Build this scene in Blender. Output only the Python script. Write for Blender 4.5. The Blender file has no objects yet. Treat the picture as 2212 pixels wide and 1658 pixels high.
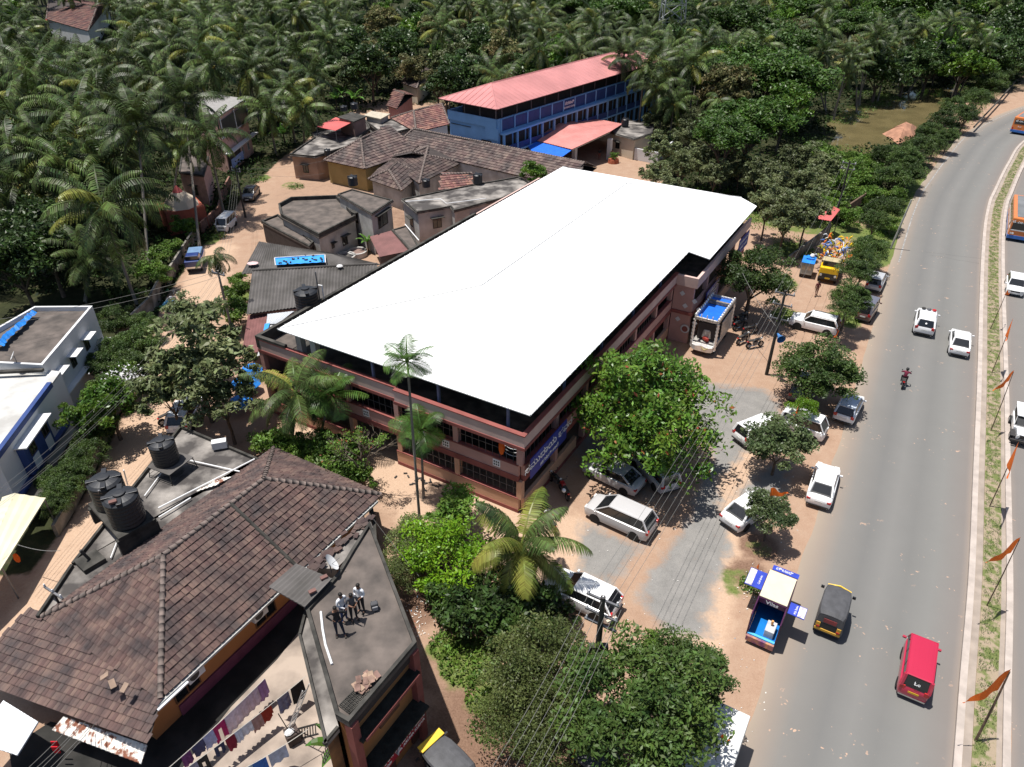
import bpy, bmesh, math, random
import numpy as np
from mathutils import Vector, Matrix, noise
R = math.radians
S = bpy.context.scene
COL = S.collection
# ------------------------------------------------------------------ camera, sky, sun, exposure
F_PX, CAM_H, PITCH = 1575.0, 34.0, R(33.4)
cam = bpy.data.objects.new('camera', bpy.data.cameras.new('camera'))
COL.objects.link(cam)
cam.location = (0, 0, CAM_H)
cam.rotation_euler = (R(90) - PITCH, 0, 0)
cam.data.sensor_fit = 'HORIZONTAL'
cam.data.sensor_width = 36.0
cam.data.lens = 36.0 * F_PX / 2212.0
cam.data.clip_start = 0.5
cam.data.clip_end = 6000
S.camera = cam
SUNV = Vector((0.235, -0.05, -1.0)).normalized()          # direction the sunlight travels
sun = bpy.data.objects.new('sun', bpy.data.lights.new('sun', 'SUN'))
COL.objects.link(sun)
sun.rotation_euler = SUNV.to_track_quat('-Z', 'Y').to_euler()
sun.data.energy = 5.0
sun.data.angle = R(0.53)
sun.data.color = (1.0, 0.965, 0.91)
W_ = bpy.data.worlds.new('World'); S.world = W_; W_.use_nodes = True
sky = W_.node_tree.nodes.new('ShaderNodeTexSky')
sky.sky_type = 'NISHITA'; sky.sun_disc = False
sky.sun_elevation = math.asin(-SUNV.z)
sky.sun_rotation = math.atan2(-SUNV.x, -SUNV.y)
sky.air_density = 1.0; sky.dust_density = 1.5; sky.ozone_density = 1.0
bgn = W_.node_tree.nodes['Background']
W_.node_tree.links.new(sky.outputs[0], bgn.inputs[0])
bgn.inputs[1].default_value = 0.078
S.view_settings.view_transform = 'Standard'; S.view_settings.look = 'None'
S.view_settings.gamma = 1.0; S.view_settings.exposure = 0.38
S.cycles.max_bounces = 5; S.cycles.diffuse_bounces = 3; S.cycles.glossy_bounces = 2
S.cycles.transparent_max_bounces = 4; S.cycles.transmission_bounces = 2
S.cycles.use_denoising = True

# ------------------------------------------------------------------ photo point (x, y on a 2212-wide copy) at height z -> world
_c, _s = math.cos(PITCH), math.sin(PITCH)
def W(x, y, z=0.0):
    dx = (x - 1106) / F_PX; dy = (829 - y) / F_PX
    v = (dx, _c + dy * _s, -_s + dy * _c)
    t = (z - CAM_H) / v[2]
    return Vector((v[0] * t, v[1] * t, z))
def pix(p):
    Y, Z = p[1], p[2] - CAM_H
    f = Y * _c - Z * _s
    return (1106 + F_PX * p[0] / f, 829 - F_PX * (Y * _s + Z * _c) / f)

# ------------------------------------------------------------------ object helpers
def props(o, label=None, cat=None, group=None, kind=None):
    if label: o['label'] = label
    if cat: o['category'] = cat
    if group: o['group'] = group
    if kind: o['kind'] = kind
    return o
def thing(name, label, cat, loc=(0, 0, 0), rz=0, group=None):
    o = bpy.data.objects.new(name, None); COL.objects.link(o)
    o.location = loc; o.rotation_euler = (0, 0, rz); o.empty_display_size = 0.3
    return props(o, label, cat, group)
def kids(o): return [c for c in bpy.data.objects if c.parent == o]
class MB:
    def __init__(s): s.v = []; s.f = []; s.m = []
    def face(s, pts, mi=0):
        n = len(s.v); s.v.extend([tuple(p) for p in pts]); s.f.append(tuple(range(n, n + len(pts)))); s.m.append(mi)
    def box(s, c, size, rz=0, mi=0, taper=1.0):
        hx, hy, hz = size[0] / 2, size[1] / 2, size[2] / 2
        ca, sa = math.cos(rz), math.sin(rz); n = len(s.v)
        for k, (a, b) in ((-1, (1, 1)), (1, (taper, taper))):
            for i, j in ((-1, -1), (1, -1), (1, 1), (-1, 1)):
                x, y = i * hx * a, j * hy * b
                s.v.append((c[0] + x * ca - y * sa, c[1] + x * sa + y * ca, c[2] + k * hz))
        for q in ((0, 3, 2, 1), (4, 5, 6, 7), (0, 1, 5, 4), (1, 2, 6, 5), (2, 3, 7, 6), (3, 0, 4, 7)):
            s.f.append(tuple(n + i for i in q)); s.m.append(mi)
        return s
    def prism(s, poly, z0, z1, mi=0, top=None):
        if sum(poly[i][0] * poly[(i + 1) % len(poly)][1] - poly[(i + 1) % len(poly)][0] * poly[i][1] for i in range(len(poly))) < 0: poly = poly[::-1]
        n = len(s.v); k = len(poly)
        s.v += [(p[0], p[1], z0) for p in poly] + [(p[0], p[1], z1) for p in poly]
        for i in range(k):
            j = (i + 1) % k; s.f.append((n + i, n + j, n + k + j, n + k + i)); s.m.append(mi)
        s.f.append(tuple(range(n + k, n + 2 * k))); s.m.append(mi if top is None else top)
        s.f.append(tuple(range(n + k - 1, n - 1, -1))); s.m.append(mi)
        return s
    def tube(s, pts, rad, n=6, mi=0, cap=True):
        pts = [Vector(p) for p in pts]
        if not hasattr(rad, '__len__'): rad = [rad] * len(pts)
        base = len(s.v)
        for i, p in enumerate(pts):
            d = (pts[min(i + 1, len(pts) - 1)] - pts[max(i - 1, 0)]).normalized()
            a = d.cross(Vector((0, 0, 1)) if abs(d.z) < .95 else Vector((1, 0, 0))).normalized(); b = d.cross(a)
            for k in range(n):
                t = 2 * math.pi * k / n
                s.v.append(tuple(p + (a * math.cos(t) + b * math.sin(t)) * rad[i]))
        for i in range(len(pts) - 1):
            for k in range(n):
                k2 = (k + 1) % n
                s.f.append((base + i * n + k, base + i * n + k2, base + (i + 1) * n + k2, base + (i + 1) * n + k)); s.m.append(mi)
        if cap:
            s.f.append(tuple(base + k for k in range(n))); s.m.append(mi)
            e = base + (len(pts) - 1) * n; s.f.append(tuple(e + k for k in range(n - 1, -1, -1))); s.m.append(mi)
        return s
    def ball(s, c, r, n=8, mi=0):
        if not hasattr(r, '__len__'): r = (r, r, r)
        base = len(s.v); m = max(4, n // 2)
        for i in range(m + 1):
            a = math.pi * i / m
            for k in range(n):
                t = 2 * math.pi * k / n
                s.v.append((c[0] + r[0] * math.sin(a) * math.cos(t), c[1] + r[1] * math.sin(a) * math.sin(t), c[2] + r[2] * math.cos(a)))
        for i in range(m):
            for k in range(n):
                k2 = (k + 1) % n
                s.f.append((base + i * n + k, base + (i + 1) * n + k, base + (i + 1) * n + k2, base + i * n + k2)); s.m.append(mi)
        return s
    def add(s, o, M):
        n = len(s.v); s.v += [tuple(M @ Vector(p)) for p in o.v]; s.f += [tuple(i + n for i in f) for f in o.f]; s.m += o.m
        return s
    def mesh(s, name, mats, smooth=False):
        me = bpy.data.meshes.new(name)
        me.from_pydata(s.v, [], s.f)
        for m in (mats if isinstance(mats, (list, tuple)) else [mats]): me.materials.append(m)
        me.polygons.foreach_set('material_index', s.m)
        if smooth: me.polygons.foreach_set('use_smooth', [True] * len(s.f))
        me.update()
        return me
    def build(s, name, mats, parent=None, smooth=False, world=False, bevel=0, label=None):
        if world and parent is not None:
            q = parent.location
            s.v = [(a - q[0], b - q[1], c - q[2]) for a, b, c in s.v]
        o = bpy.data.objects.new(name, s.mesh(name, mats, smooth)); COL.objects.link(o)
        o.parent = parent
        if bevel:
            b = o.modifiers.new('bevel', 'BEVEL'); b.width = bevel; b.segments = 2; b.limit_method = 'ANGLE'; b.angle_limit = R(35)
        if label: o['label'] = label
        return o
def link(name, me, parent=None, loc=(0, 0, 0), rot=(0, 0, 0), sc=(1, 1, 1)):
    o = bpy.data.objects.new(name, me); COL.objects.link(o); o.parent = parent
    o.location = loc; o.rotation_euler = rot; o.scale = sc
    return o
def copy_tree(o, parent=None):
    c = o.copy(); COL.objects.link(c); c.parent = parent
    for ch in kids(o): copy_tree(ch, c)
    return c
def text_mesh(s, size, mi=0, kannada=False, bold=0.0):
    cu = bpy.data.curves.new('t', 'FONT'); cu.body = s; cu.size = size; cu.align_x = 'CENTER'; cu.align_y = 'CENTER'; cu.extrude = 0.004; cu.offset = bold
    cu.resolution_u = 2
    o = bpy.data.objects.new('t', cu); COL.objects.link(o)
    dg = bpy.context.evaluated_depsgraph_get(); me = bpy.data.meshes.new_from_object(o.evaluated_get(dg))
    bpy.data.objects.remove(o); bpy.data.curves.remove(cu)
    return me
def lettering(s, size, mat, parent, loc, rot, sx=1.0, bold=0.0, name='lettering'):
    me = text_mesh(s, size, bold=bold); me.materials.clear(); me.materials.append(mat)
    return link(name, me, parent, loc, rot, (sx, 1, 1))

# ------------------------------------------------------------------ materials
MATS = {}
def M(name, c, rough=0.75, var=0.12, scale=2.0, bump=0.0, metal=0.0, spec=0.3, c2=None, detail=6, island=0.0, trans=0.0, coat=0.0, contrast=(0.35, 0.65), bscale=None):
    if name in MATS: return MATS[name]
    m = bpy.data.materials.new(name); m.use_nodes = True; nt = m.node_tree; N = nt.nodes; L = nt.links
    b = N['Principled BSDF']; b.inputs['Roughness'].default_value = rough; b.inputs['Metallic'].default_value = metal
    b.inputs['Specular IOR Level'].default_value = spec
    if coat: b.inputs['Coat Weight'].default_value = coat; b.inputs['Coat Roughness'].default_value = 0.05
    tc = N.new('ShaderNodeTexCoord'); nz = N.new('ShaderNodeTexNoise'); nz.inputs['Scale'].default_value = scale; nz.inputs['Detail'].default_value = detail
    L.new(tc.outputs['Object'], nz.inputs['Vector'])
    rp = N.new('ShaderNodeValToRGB'); L.new(nz.outputs['Fac'], rp.inputs[0])
    a = c2 if c2 else tuple(min(1, k * (1 - var)) for k in c); d = c if c2 else tuple(min(1, k * (1 + var)) for k in c)
    rp.color_ramp.elements[0].color = (*a, 1); rp.color_ramp.elements[1].color = (*d, 1)
    rp.color_ramp.elements[0].position, rp.color_ramp.elements[1].position = contrast
    out = rp.outputs[0]
    if island:
        g = N.new('ShaderNodeNewGeometry'); oi = N.new('ShaderNodeObjectInfo')
        hs = N.new('ShaderNodeHueSaturation'); L.new(out, hs.inputs['Color'])
        mr = N.new('ShaderNodeMapRange'); L.new(g.outputs['Random Per Island'], mr.inputs[0]); mr.inputs[3].default_value = 1 - island; mr.inputs[4].default_value = 1 + island
        mo = N.new('ShaderNodeMapRange'); L.new(oi.outputs['Random'], mo.inputs[0]); mo.inputs[3].default_value = 0.72; mo.inputs[4].default_value = 1.25
        mu = N.new('ShaderNodeMath'); mu.operation = 'MULTIPLY'; L.new(mr.outputs[0], mu.inputs[0]); L.new(mo.outputs[0], mu.inputs[1]); L.new(mu.outputs[0], hs.inputs['Value'])
        mh = N.new('ShaderNodeMapRange'); L.new(g.outputs['Random Per Island'], mh.inputs[0]); mh.inputs[3].default_value = .5 - island * .05; mh.inputs[4].default_value = .5 + island * .05
        L.new(mh.outputs[0], hs.inputs['Hue'])
        out = hs.outputs[0]
    L.new(out, b.inputs['Base Color'])
    if bump:
        n2 = N.new('ShaderNodeTexNoise'); n2.inputs['Scale'].default_value = bscale or scale * 6; n2.inputs['Detail'].default_value = 5; L.new(tc.outputs['Object'], n2.inputs['Vector'])
        bp = N.new('ShaderNodeBump'); bp.inputs['Strength'].default_value = bump; bp.inputs['Distance'].default_value = 0.05; L.new(n2.outputs['Fac'], bp.inputs['Height']); L.new(bp.outputs[0], b.inputs['Normal'])
    if trans:
        t = N.new('ShaderNodeBsdfTranslucent'); mx = N.new('ShaderNodeMixShader'); mx.inputs[0].default_value = trans
        L.new(out, t.inputs[0]); L.new(b.outputs[0], mx.inputs[1]); L.new(t.outputs[0], mx.inputs[2]); L.new(mx.outputs[0], N['Material Output'].inputs[0])
    MATS[name] = m
    return m
white_sheet = M('white_sheet', (.86, .86, .85), .5, .015, .3)
pink = M('pink_wall', (.50, .29, .25), .85, .10, .5, .1)
pink_band = M('faded_pink_wall', (.56, .40, .355), .85, .14, .4, .1)
peach = M('peach_wall', (.60, .36, .24), .85, .08, .5)
dred = M('dark_red_paint', (.24, .075, .065), .8, .15, 1)
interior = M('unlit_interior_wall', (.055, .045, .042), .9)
concrete = M('weathered_concrete', (.30, .275, .25), .95, .3, .35, .3, c2=(.13, .115, .105))
conc_dark = M('blackened_concrete', (.075, .07, .062), .95, .4, 1.2, .4, c2=(.028, .027, .024))
conc_roof = M('roof_concrete', (.155, .128, .112), .95, .3, .9, .3, c2=(.062, .054, .049), contrast=(.3, .7))
conc_stain = M('patchy_roof_concrete', (.36, .33, .30), .95, .3, .55, .3, c2=(.062, .056, .053), contrast=(.42, .72))
grey_wall = M('grey_plaster', (.46, .45, .43), .95, .2, .6, .1, c2=(.28, .27, .255))
blueW = M('light_blue_wall', (.21, .41, .68), .8, .06, .6)
blueD = M('dark_blue_paint', (.03, .06, .19), .6, .1, 1)
whiteW = M('white_plaster', (.62, .62, .62), .85, .06, .5)
cream = M('cream_plaster', (.58, .49, .38), .85, .08, .6)
yellowW = M('yellow_plaster', (.32, .235, .10), .9, .12, .6)
orangeW = M('orange_plaster', (.36, .16, .06), .9, .12, .5)
brown_wall = M('brown_plaster', (.22, .15, .13), .9, .2, .6)
redroof = M('red_metal_sheet', (.55, .13, .12), .45, .10, .25)
redroof2 = M('faded_red_sheet', (.50, .20, .18), .6, .12, .5)
maroon = M('maroon_sheet', (.17, .075, .07), .7, .15, 1)
asb = M('grey_cement_sheet', (.13, .12, .115), .95, .35, .5, .3, c2=(.07, .065, .06))
zinc = M('bare_metal_sheet', (.62, .64, .66), .4, .08, .6, metal=.3)
yellowsheet = M('yellowed_sheet', (.60, .56, .40), .5, .12, .4)
rust = M('rusty_sheet', (.75, .72, .66), .7, .2, 2.5, c2=(.22, .085, .05), contrast=(.42, .5))
tile = M('clay_tile', (.150, .094, .080), .9, .3, .9, .2, c2=(.058, .046, .046), island=.26, detail=12, contrast=(.32, .68))
tile_far = M('old_clay_tile', (.125, .085, .076), .9, .3, .5, .2, c2=(.062, .05, .048), island=.4)
tile_red = M('newer_clay_tile', (.19, .09, .075), .9, .3, .5, .2, c2=(.10, .06, .055), island=.35)
mortar = M('ridge_mortar', (.22, .17, .15), .95, .3, 3, .5, c2=(.12, .10, .09))
blackpl = M('black_plastic', (.018, .019, .022), .45, .1, 2, spec=.5)
pipew = M('white_pvc', (.75, .75, .75), .4, .03)
steel = M('painted_steel', (.16, .16, .17), .5, .15, metal=.6)
ironm = M('dark_iron', (.045, .042, .04), .6, .2)
glassD = M('tinted_glass', (.012, .014, .016), .06, .1, spec=.8)
rubber = M('rubber', (.02, .02, .02), .8)
alloy = M('alloy_wheel', (.35, .35, .36), .35, metal=.8)
chrome = M('chrome', (.6, .6, .6), .15, metal=1)
redlamp = M('red_lamp', (.45, .02, .02), .2, spec=.6)
whitelamp = M('clear_lamp', (.7, .7, .68), .15, spec=.6)
plateW = M('number_plate', (.7, .7, .68), .5)
plateY = M('yellow_plate', (.7, .45, .03), .5)
letterW = M('white_lettering', (.8, .8, .8), .6, .02)
tarpB = M('blue_tarpaulin', (.02, .20, .62), .5, .15, 1.5, .6)
tarpL = M('light_blue_tarpaulin', (.04, .28, .72), .5, .12, 1.5, .8)
orangeF = M('orange_cloth', (.95, .20, .03), .8, .08, trans=.35)
wood = M('weathered_wood', (.12, .08, .055), .9, .3, 4)
bark = M('bark', (.11, .085, .065), .95, .3, 4, .5)
barkG = M('grey_palm_bark', (.19, .17, .145), .95, .3, 5, .6)
wirem = M('wire', (.10, .10, .10), .5)
cable = M('weathered_wire', (.17, .165, .155), .6)
def paint(name, c, metal=0.0): return M('car_paint_' + name, c, .28, .01, 1, spec=.5, coat=.6, metal=metal)
def leafm(name, c, c2=None, rough=.42, isl=.35, trans=.22, spec=.32, scale=.5): return M(name, c, rough, .2, scale, spec=spec, c2=c2, island=isl, trans=trans)
L_palm = leafm('palm_leaf', (.095, .130, .030), (.022, .038, .011), .5, .6, spec=.3, trans=.10)
L_palmY = leafm('yellowing_palm_leaf', (.26, .25, .05), (.10, .14, .025), .4, .35)
L_areca = leafm('areca_leaf', (.075, .14, .025), (.035, .075, .015), .38)
L_alm = leafm('almond_leaf', (.13, .22, .028), (.05, .11, .015), .35)
L_mango = leafm('mango_leaf', (.082, .128, .026), (.034, .064, .015), .5)
L_mango2 = leafm('mango_leaf_grey', (.12, .155, .06), (.055, .085, .032), .4)
L_teak = leafm('teak_leaf', (.18, .205, .085), (.08, .105, .04), .5)
L_rain = leafm('rain_tree_leaf', (.070, .135, .016), (.028, .062, .010), .5)
L_lime = leafm('lime_leaf', (.16, .29, .015), (.08, .16, .01), .4)
L_olive = leafm('olive_shrub_leaf', (.15, .18, .055), (.07, .095, .026), .5)
L_dark = leafm('dark_leaf', (.060, .105, .024), (.026, .048, .013), .4)
L_brown = leafm('blossoming_mango_leaf', (.25, .20, .09), (.09, .105, .035), .6)
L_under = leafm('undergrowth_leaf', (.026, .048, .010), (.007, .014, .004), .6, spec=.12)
L_weed = leafm('weed_leaf', (.13, .21, .03), (.06, .12, .018), .5)
L_red = leafm('turning_leaf', (.34, .08, .04), (.2, .07, .03), .5)
# ------------------------------------------------------------------ ground with dirt, gravel, grass and soil patches
def seg(a, b, s):
    out = [a]; 
    v = a
    while v < b: v += s; out.append(v)
    return out
def inpoly(X, Y, poly):
    n = len(poly); r = np.zeros(X.shape, bool); j = n - 1
    for i in range(n):
        xi, yi = poly[i][0], poly[i][1]; xj, yj = poly[j][0], poly[j][1]
        if yi != yj:
            r ^= ((yi > Y) != (yj > Y)) & (X < (xj - xi) * (Y - yi) / (yj - yi) + xi)
        j = i
    return r
def polydist(X, Y, poly):                                     # signed: positive inside
    d = np.full(X.shape, 1e9)
    for i in range(len(poly)):
        ax, ay = poly[i][0], poly[i][1]; bx, by = poly[(i + 1) % len(poly)][0], poly[(i + 1) % len(poly)][1]
        vx, vy = bx - ax, by - ay; q = vx * vx + vy * vy + 1e-9
        t = np.clip(((X - ax) * vx + (Y - ay) * vy) / q, 0, 1)
        d = np.minimum(d, np.hypot(X - ax - t * vx, Y - ay - t * vy))
    return np.where(inpoly(X, Y, poly), d, -d)
def PP(*pts, z=0): return [W(x, y, z) for x, y in pts]
def sm(d, w): return np.clip(d / w + .5, 0, 1)
CLEAR = PP((-260, 1250), (60, 1243), (150, 1129), (212, 1016), (287, 854), (325, 777), (332, 700), (362, 640), (425, 545), (480, 490), (530, 420), (600, 350), (640, 320), (720, 270), (840, 225),
           (940, 230), (1010, 330), (1250, 300), (1400, 300), (1420, 380), (1560, 450), (1700, 475), (1840, 480), (1930, 440), (1990, 360), (2080, 275), (2150, 210), (2300, 120), (2700, 120), (2700, 1900), (2400, 2100), (-260, 2100))
gx = [-2500, -900, -300, -120, -80] + seg(-60, 60, .45) + [70, 90, 140, 400, 1200, 2500]
gy = [-300, -60, 0] + seg(8, 115, .45) + [125, 140, 170, 250, 500, 1200, 3500]
GX, GY = np.meshgrid(np.array(gx, float), np.array(gy, float)); nx, ny = len(gx), len(gy)
def blobs(*bl):
    v = np.zeros(GX.shape)
    for x, y, r, k in bl:
        p = W(x, y); v = np.maximum(v, k * sm(r - np.hypot(GX - p.x, GY - p.y), r * .9))
    return v
def strip(*pts, w=1.0, k=1.0):
    ps = PP(*pts); d = np.full(GX.shape, 1e9)
    for a, b in zip(ps, ps[1:]):
        vx, vy = b.x - a.x, b.y - a.y; t = np.clip(((GX - a.x) * vx + (GY - a.y) * vy) / (vx * vx + vy * vy), 0, 1)
        d = np.minimum(d, np.hypot(GX - a.x - t * vx, GY - a.y - t * vy))
    return k * sm(w - d, w * .8)
dirt = sm(polydist(GX, GY, CLEAR), 1.2)
gravel = np.zeros(GX.shape)
for poly in (PP((1500, 810), (1560, 830), (1650, 835), (1700, 880), (1640, 960), (1560, 1040), (1590, 1180), (1540, 1330), (1550, 1380), (1440, 1390), (1370, 1300), (1390, 1240), (1470, 1130), (1530, 980), (1480, 880)),
             PP((1250, 1120), (1290, 1130), (1400, 1180), (1360, 1230), (1320, 1280), (1235, 1230), (1240, 1180)), PP((1640, 1010), (1730, 990), (1700, 1060), (1620, 1180), (1580, 1060))):
    gravel = np.maximum(gravel, sm(polydist(GX, GY, poly), 2.2))
gravel = np.maximum(gravel * .85, blobs((1330, 960, 5, .6), (1380, 1010, 4, .6)))
grass = strip((1880, 560), (1940, 480), (2000, 385), (2080, 295), (2150, 225), (2230, 150), w=2.2, k=.9)
grass = np.maximum(grass, blobs((1680, 610, 2.2, .8), (1700, 680, 1.8, .7), (1820, 690, 2, .7), (560, 385, 1.6, .9), (630, 400, 2, .5), (450, 520, 1.4, .9), (530, 640, 1.2, .8), (1010, 1430, 1.8, .8), (960, 1400, 1.2, .6), (1060, 1500, 1.6, .6), (1480, 560, 4, .5), (1710, 540, 3, .7), (1600, 460, 3, .5), (460, 500, 1, .7), (1640, 1185, 1, .5), (1600, 1260, 1.6, .5)))
grass = np.maximum(grass, strip((1500, 420), (1700, 480), (1840, 500), w=4, k=.6))
soil = blobs((1040, 1560, 3, .8), (1000, 1640, 3, .8), (1120, 1600, 4, .7), (1550, 720, 5, .35), (820, 1100, 2, .5), (900, 1290, 2.5, .8), (950, 1450, 2, .6), (440, 580, 3, .4), (1640, 1180, 1.4, .9), (1615, 1240, 1.5, .8))
soil = np.maximum(soil, blobs((680, 420, 9, .45), (620, 520, 6, .3), (900, 300, 8, .4), (800, 480, 8, .6), (560, 600, 5, .35), (640, 370, 6, .3)))
sandy = np.maximum(strip((1500, 1400), (1560, 1100), (1600, 960), (1560, 880), w=1.8, k=.9), strip((0, 1500), (250, 1080), (340, 880), (470, 540), w=2.5, k=.75))
sandy = np.maximum(sandy, strip((700, 960), (900, 1050), (1200, 1180), w=3.5, k=.9))
gm = MB(); 
me = bpy.data.meshes.new('ground')
co = np.stack([GX.ravel(), GY.ravel(), np.zeros(GX.size)], 1)
fine = (np.abs(GX) < 60) & (GY > 8) & (GY < 115)
co[:, 2] = (0.03 * np.sin(GX * 1.7 + np.sin(GY)) * np.sin(GY * 1.3) * fine * (1 - dirt)).ravel() - .02
idx = np.arange(nx * ny).reshape(ny, nx)
fc = np.stack([idx[:-1, :-1], idx[:-1, 1:], idx[1:, 1:], idx[1:, :-1]], -1).reshape(-1, 4)
me.from_pydata(co.tolist(), [], fc.tolist())
at = me.attributes.new('patch', 'FLOAT_COLOR', 'POINT')
at.data.foreach_set('color', np.stack([gravel.ravel(), grass.ravel(), soil.ravel(), dirt.ravel()], 1).astype('f').ravel())
at2 = me.attributes.new('sandy', 'FLOAT', 'POINT'); at2.data.foreach_set('value', sandy.ravel().astype('f'))
gmat = bpy.data.materials.new('red_earth_ground'); gmat.use_nodes = True; nt = gmat.node_tree; N = nt.nodes; L = nt.links
b = N['Principled BSDF']; b.inputs['Roughness'].default_value = .95; b.inputs['Specular IOR Level'].default_value = .15
at = N.new('ShaderNodeAttribute'); at.attribute_name = 'patch'; sx = N.new('ShaderNodeSeparateColor'); L.new(at.outputs['Color'], sx.inputs[0])
as_ = N.new('ShaderNodeAttribute'); as_.attribute_name = 'sandy'
tc = N.new('ShaderNodeTexCoord')
def nz(scale, det=8, rough=.6):
    n = N.new('ShaderNodeTexNoise'); n.inputs['Scale'].default_value = scale; n.inputs['Detail'].default_value = det; n.inputs['Roughness'].default_value = rough; L.new(tc.outputs['Object'], n.inputs['Vector']); return n.outputs['Fac']
def ramp(fac, *st):
    r = N.new('ShaderNodeValToRGB'); L.new(fac, r.inputs[0])
    while len(r.color_ramp.elements) < len(st): r.color_ramp.elements.new(.5)
    for e, (p, c) in zip(r.color_ramp.elements, st): e.position = p; e.color = (*c, 1) if len(c) == 3 else c
    return r.outputs[0]
def mix(f, a, c):
    m = N.new('ShaderNodeMix'); m.data_type = 'RGBA'; L.new(f, m.inputs[0]); L.new(a, m.inputs[6]); L.new(c, m.inputs[7]); return m.outputs[2]
def thr(mask, noisef, lo=.35, hi=.65, k=.7):                     # mask edge broken up by noise
    m = N.new('ShaderNodeMath'); m.operation = 'MULTIPLY_ADD'; L.new(noisef, m.inputs[0]); m.inputs[1].default_value = k; L.new(mask, m.inputs[2])
    r = N.new('ShaderNodeMapRange'); r.interpolation_type = 'SMOOTHSTEP'; L.new(m.outputs[0], r.inputs[0]); r.inputs[1].default_value = lo + k * .5; r.inputs[2].default_value = hi + k * .5; return r.outputs[0]
n_big = nz(.12, 6); n_med = nz(.9, 8, .65); n_fin = nz(9, 6, .7); n_peb = nz(30, 3, .8)
dirtc = ramp(n_med, (.3, (.26, .14, .085)), (.5, (.34, .205, .135)), (.72, (.40, .28, .20)))
dirtb = ramp(n_fin, (.3, (.27, .185, .13)), (.7, (.41, .305, .23)))
f05 = N.new('ShaderNodeValue'); f05.outputs[0].default_value = .4
col = mix(f05.outputs[0], dirtc, dirtb)
f06 = N.new('ShaderNodeValue'); f06.outputs[0].default_value = .3
col = mix(f06.outputs[0], col, ramp(n_peb, (.3, (.20, .12, .08)), (.7, (.46, .34, .25))))
col = mix(thr(as_.outputs['Fac'], n_med, .25, .8), col, ramp(n_fin, (.3, (.40, .27, .185)), (.7, (.50, .36, .26))))
gr = mix(f05.outputs[0], ramp(n_med, (.3, (.155, .15, .14)), (.7, (.27, .255, .235))), ramp(n_peb, (.35, (.12, .12, .12)), (.7, (.34, .32, .30))))
col = mix(thr(sx.outputs[0], n_med, .35, .75, .9), col, gr)
col = mix(thr(sx.outputs[2], n_med, .35, .75, .8), col, ramp(n_fin, (.3, (.13, .075, .05)), (.7, (.24, .15, .105))))
col = mix(thr(sx.outputs[1], n_med, .35, .6, .9), col, ramp(n_fin, (.3, (.07, .10, .025)), (.7, (.17, .20, .06))))
lit = ramp(nz(5.5, 2, .9), (.735, (0, 0, 0)), (.75, (1, 1, 1)))
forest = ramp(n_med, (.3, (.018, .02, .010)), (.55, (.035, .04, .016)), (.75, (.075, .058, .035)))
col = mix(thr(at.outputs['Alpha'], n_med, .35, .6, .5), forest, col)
L.new(col, b.inputs['Base Color'])
bp = N.new('ShaderNodeBump'); bp.inputs['Strength'].default_value = .5; bp.inputs['Distance'].default_value = .06; L.new(n_fin, bp.inputs['Height']); L.new(bp.outputs[0], b.inputs['Normal'])
me.materials.append(gmat)
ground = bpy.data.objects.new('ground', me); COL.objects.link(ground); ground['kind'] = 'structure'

# ------------------------------------------------------------------ highway: two carriageways and a kerbed median
def smooth_line(pts, n=8):
    pts = [Vector(p) for p in pts]; out = []
    for i in range(len(pts) - 1):
        p0 = pts[max(i - 1, 0)]; p1 = pts[i]; p2 = pts[i + 1]; p3 = pts[min(i + 2, len(pts) - 1)]
        for k in range(n):
            t = k / n; out.append(.5 * ((2 * p1) + (p2 - p0) * t + (2 * p0 - 5 * p1 + 4 * p2 - p3) * t * t + (3 * p1 - p0 - 3 * p2 + p3) * t ** 3))
    out.append(pts[-1]); return out
U = Vector((math.cos(R(59.5)), math.sin(R(59.5)), 0)); V = Vector((U.y, -U.x, 0))   # along the hall and highway, and across to the right
kerb = [W(2056, 1658) - U * 40, W(2056, 1658) - U * 20, W(2056, 1658) - U * 10] + PP((2056, 1658), (2071, 1465), (2090, 1243), (2101, 1004), (2109, 829), (2114, 665), (2118, 565), (2124, 490), (2134, 440), (2145, 415), (2175, 355), (2212, 305))
d_ = (kerb[-1] - kerb[-2]).normalized(); kerb += [kerb[-1] + d_ * 25 + V * 4, kerb[-1] + d_ * 60 + V * 16, kerb[-1] + d_ * 160 + V * 70]
K = smooth_line(kerb, 8)
def offs(line, d):
    out = []
    for i, p in enumerate(line):
        t = (line[min(i + 1, len(line) - 1)] - line[max(i - 1, 0)]).normalized(); out.append(p + Vector((t.y, -t.x, 0)) * d)
    return out
def ribbon(mb, a, b, z, mi=0, zb=None):
    for i in range(len(a) - 1): mb.face([(a[i].x, a[i].y, z), (b[i].x, b[i].y, z if zb is None else zb), (b[i + 1].x, b[i + 1].y, z if zb is None else zb), (a[i + 1].x, a[i + 1].y, z)], mi)
def wall_ribbon(mb, a, b, z0, z1, mi=0):                           # solid strip
    ribbon(mb, a, b, z1, mi)
    for ln in (a, b):
        for i in range(len(ln) - 1): mb.face([(ln[i].x, ln[i].y, z0), (ln[i + 1].x, ln[i + 1].y, z0), (ln[i + 1].x, ln[i + 1].y, z1), (ln[i].x, ln[i].y, z1)], mi)
asph = bpy.data.materials.new('sun_bleached_asphalt'); asph.use_nodes = True; nt = asph.node_tree; N = nt.nodes; L = nt.links
b = N['Principled BSDF']; b.inputs['Roughness'].default_value = .85; b.inputs['Specular IOR Level'].default_value = .2
tc = N.new('ShaderNodeTexCoord'); 
uvn = N.new('ShaderNodeAttribute'); uvn.attribute_name = 'across'
a1 = ramp(nz(.5, 8), (.3, (0.148, 0.144, 0.137)), (.7, (0.191, 0.185, 0.175)))
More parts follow.
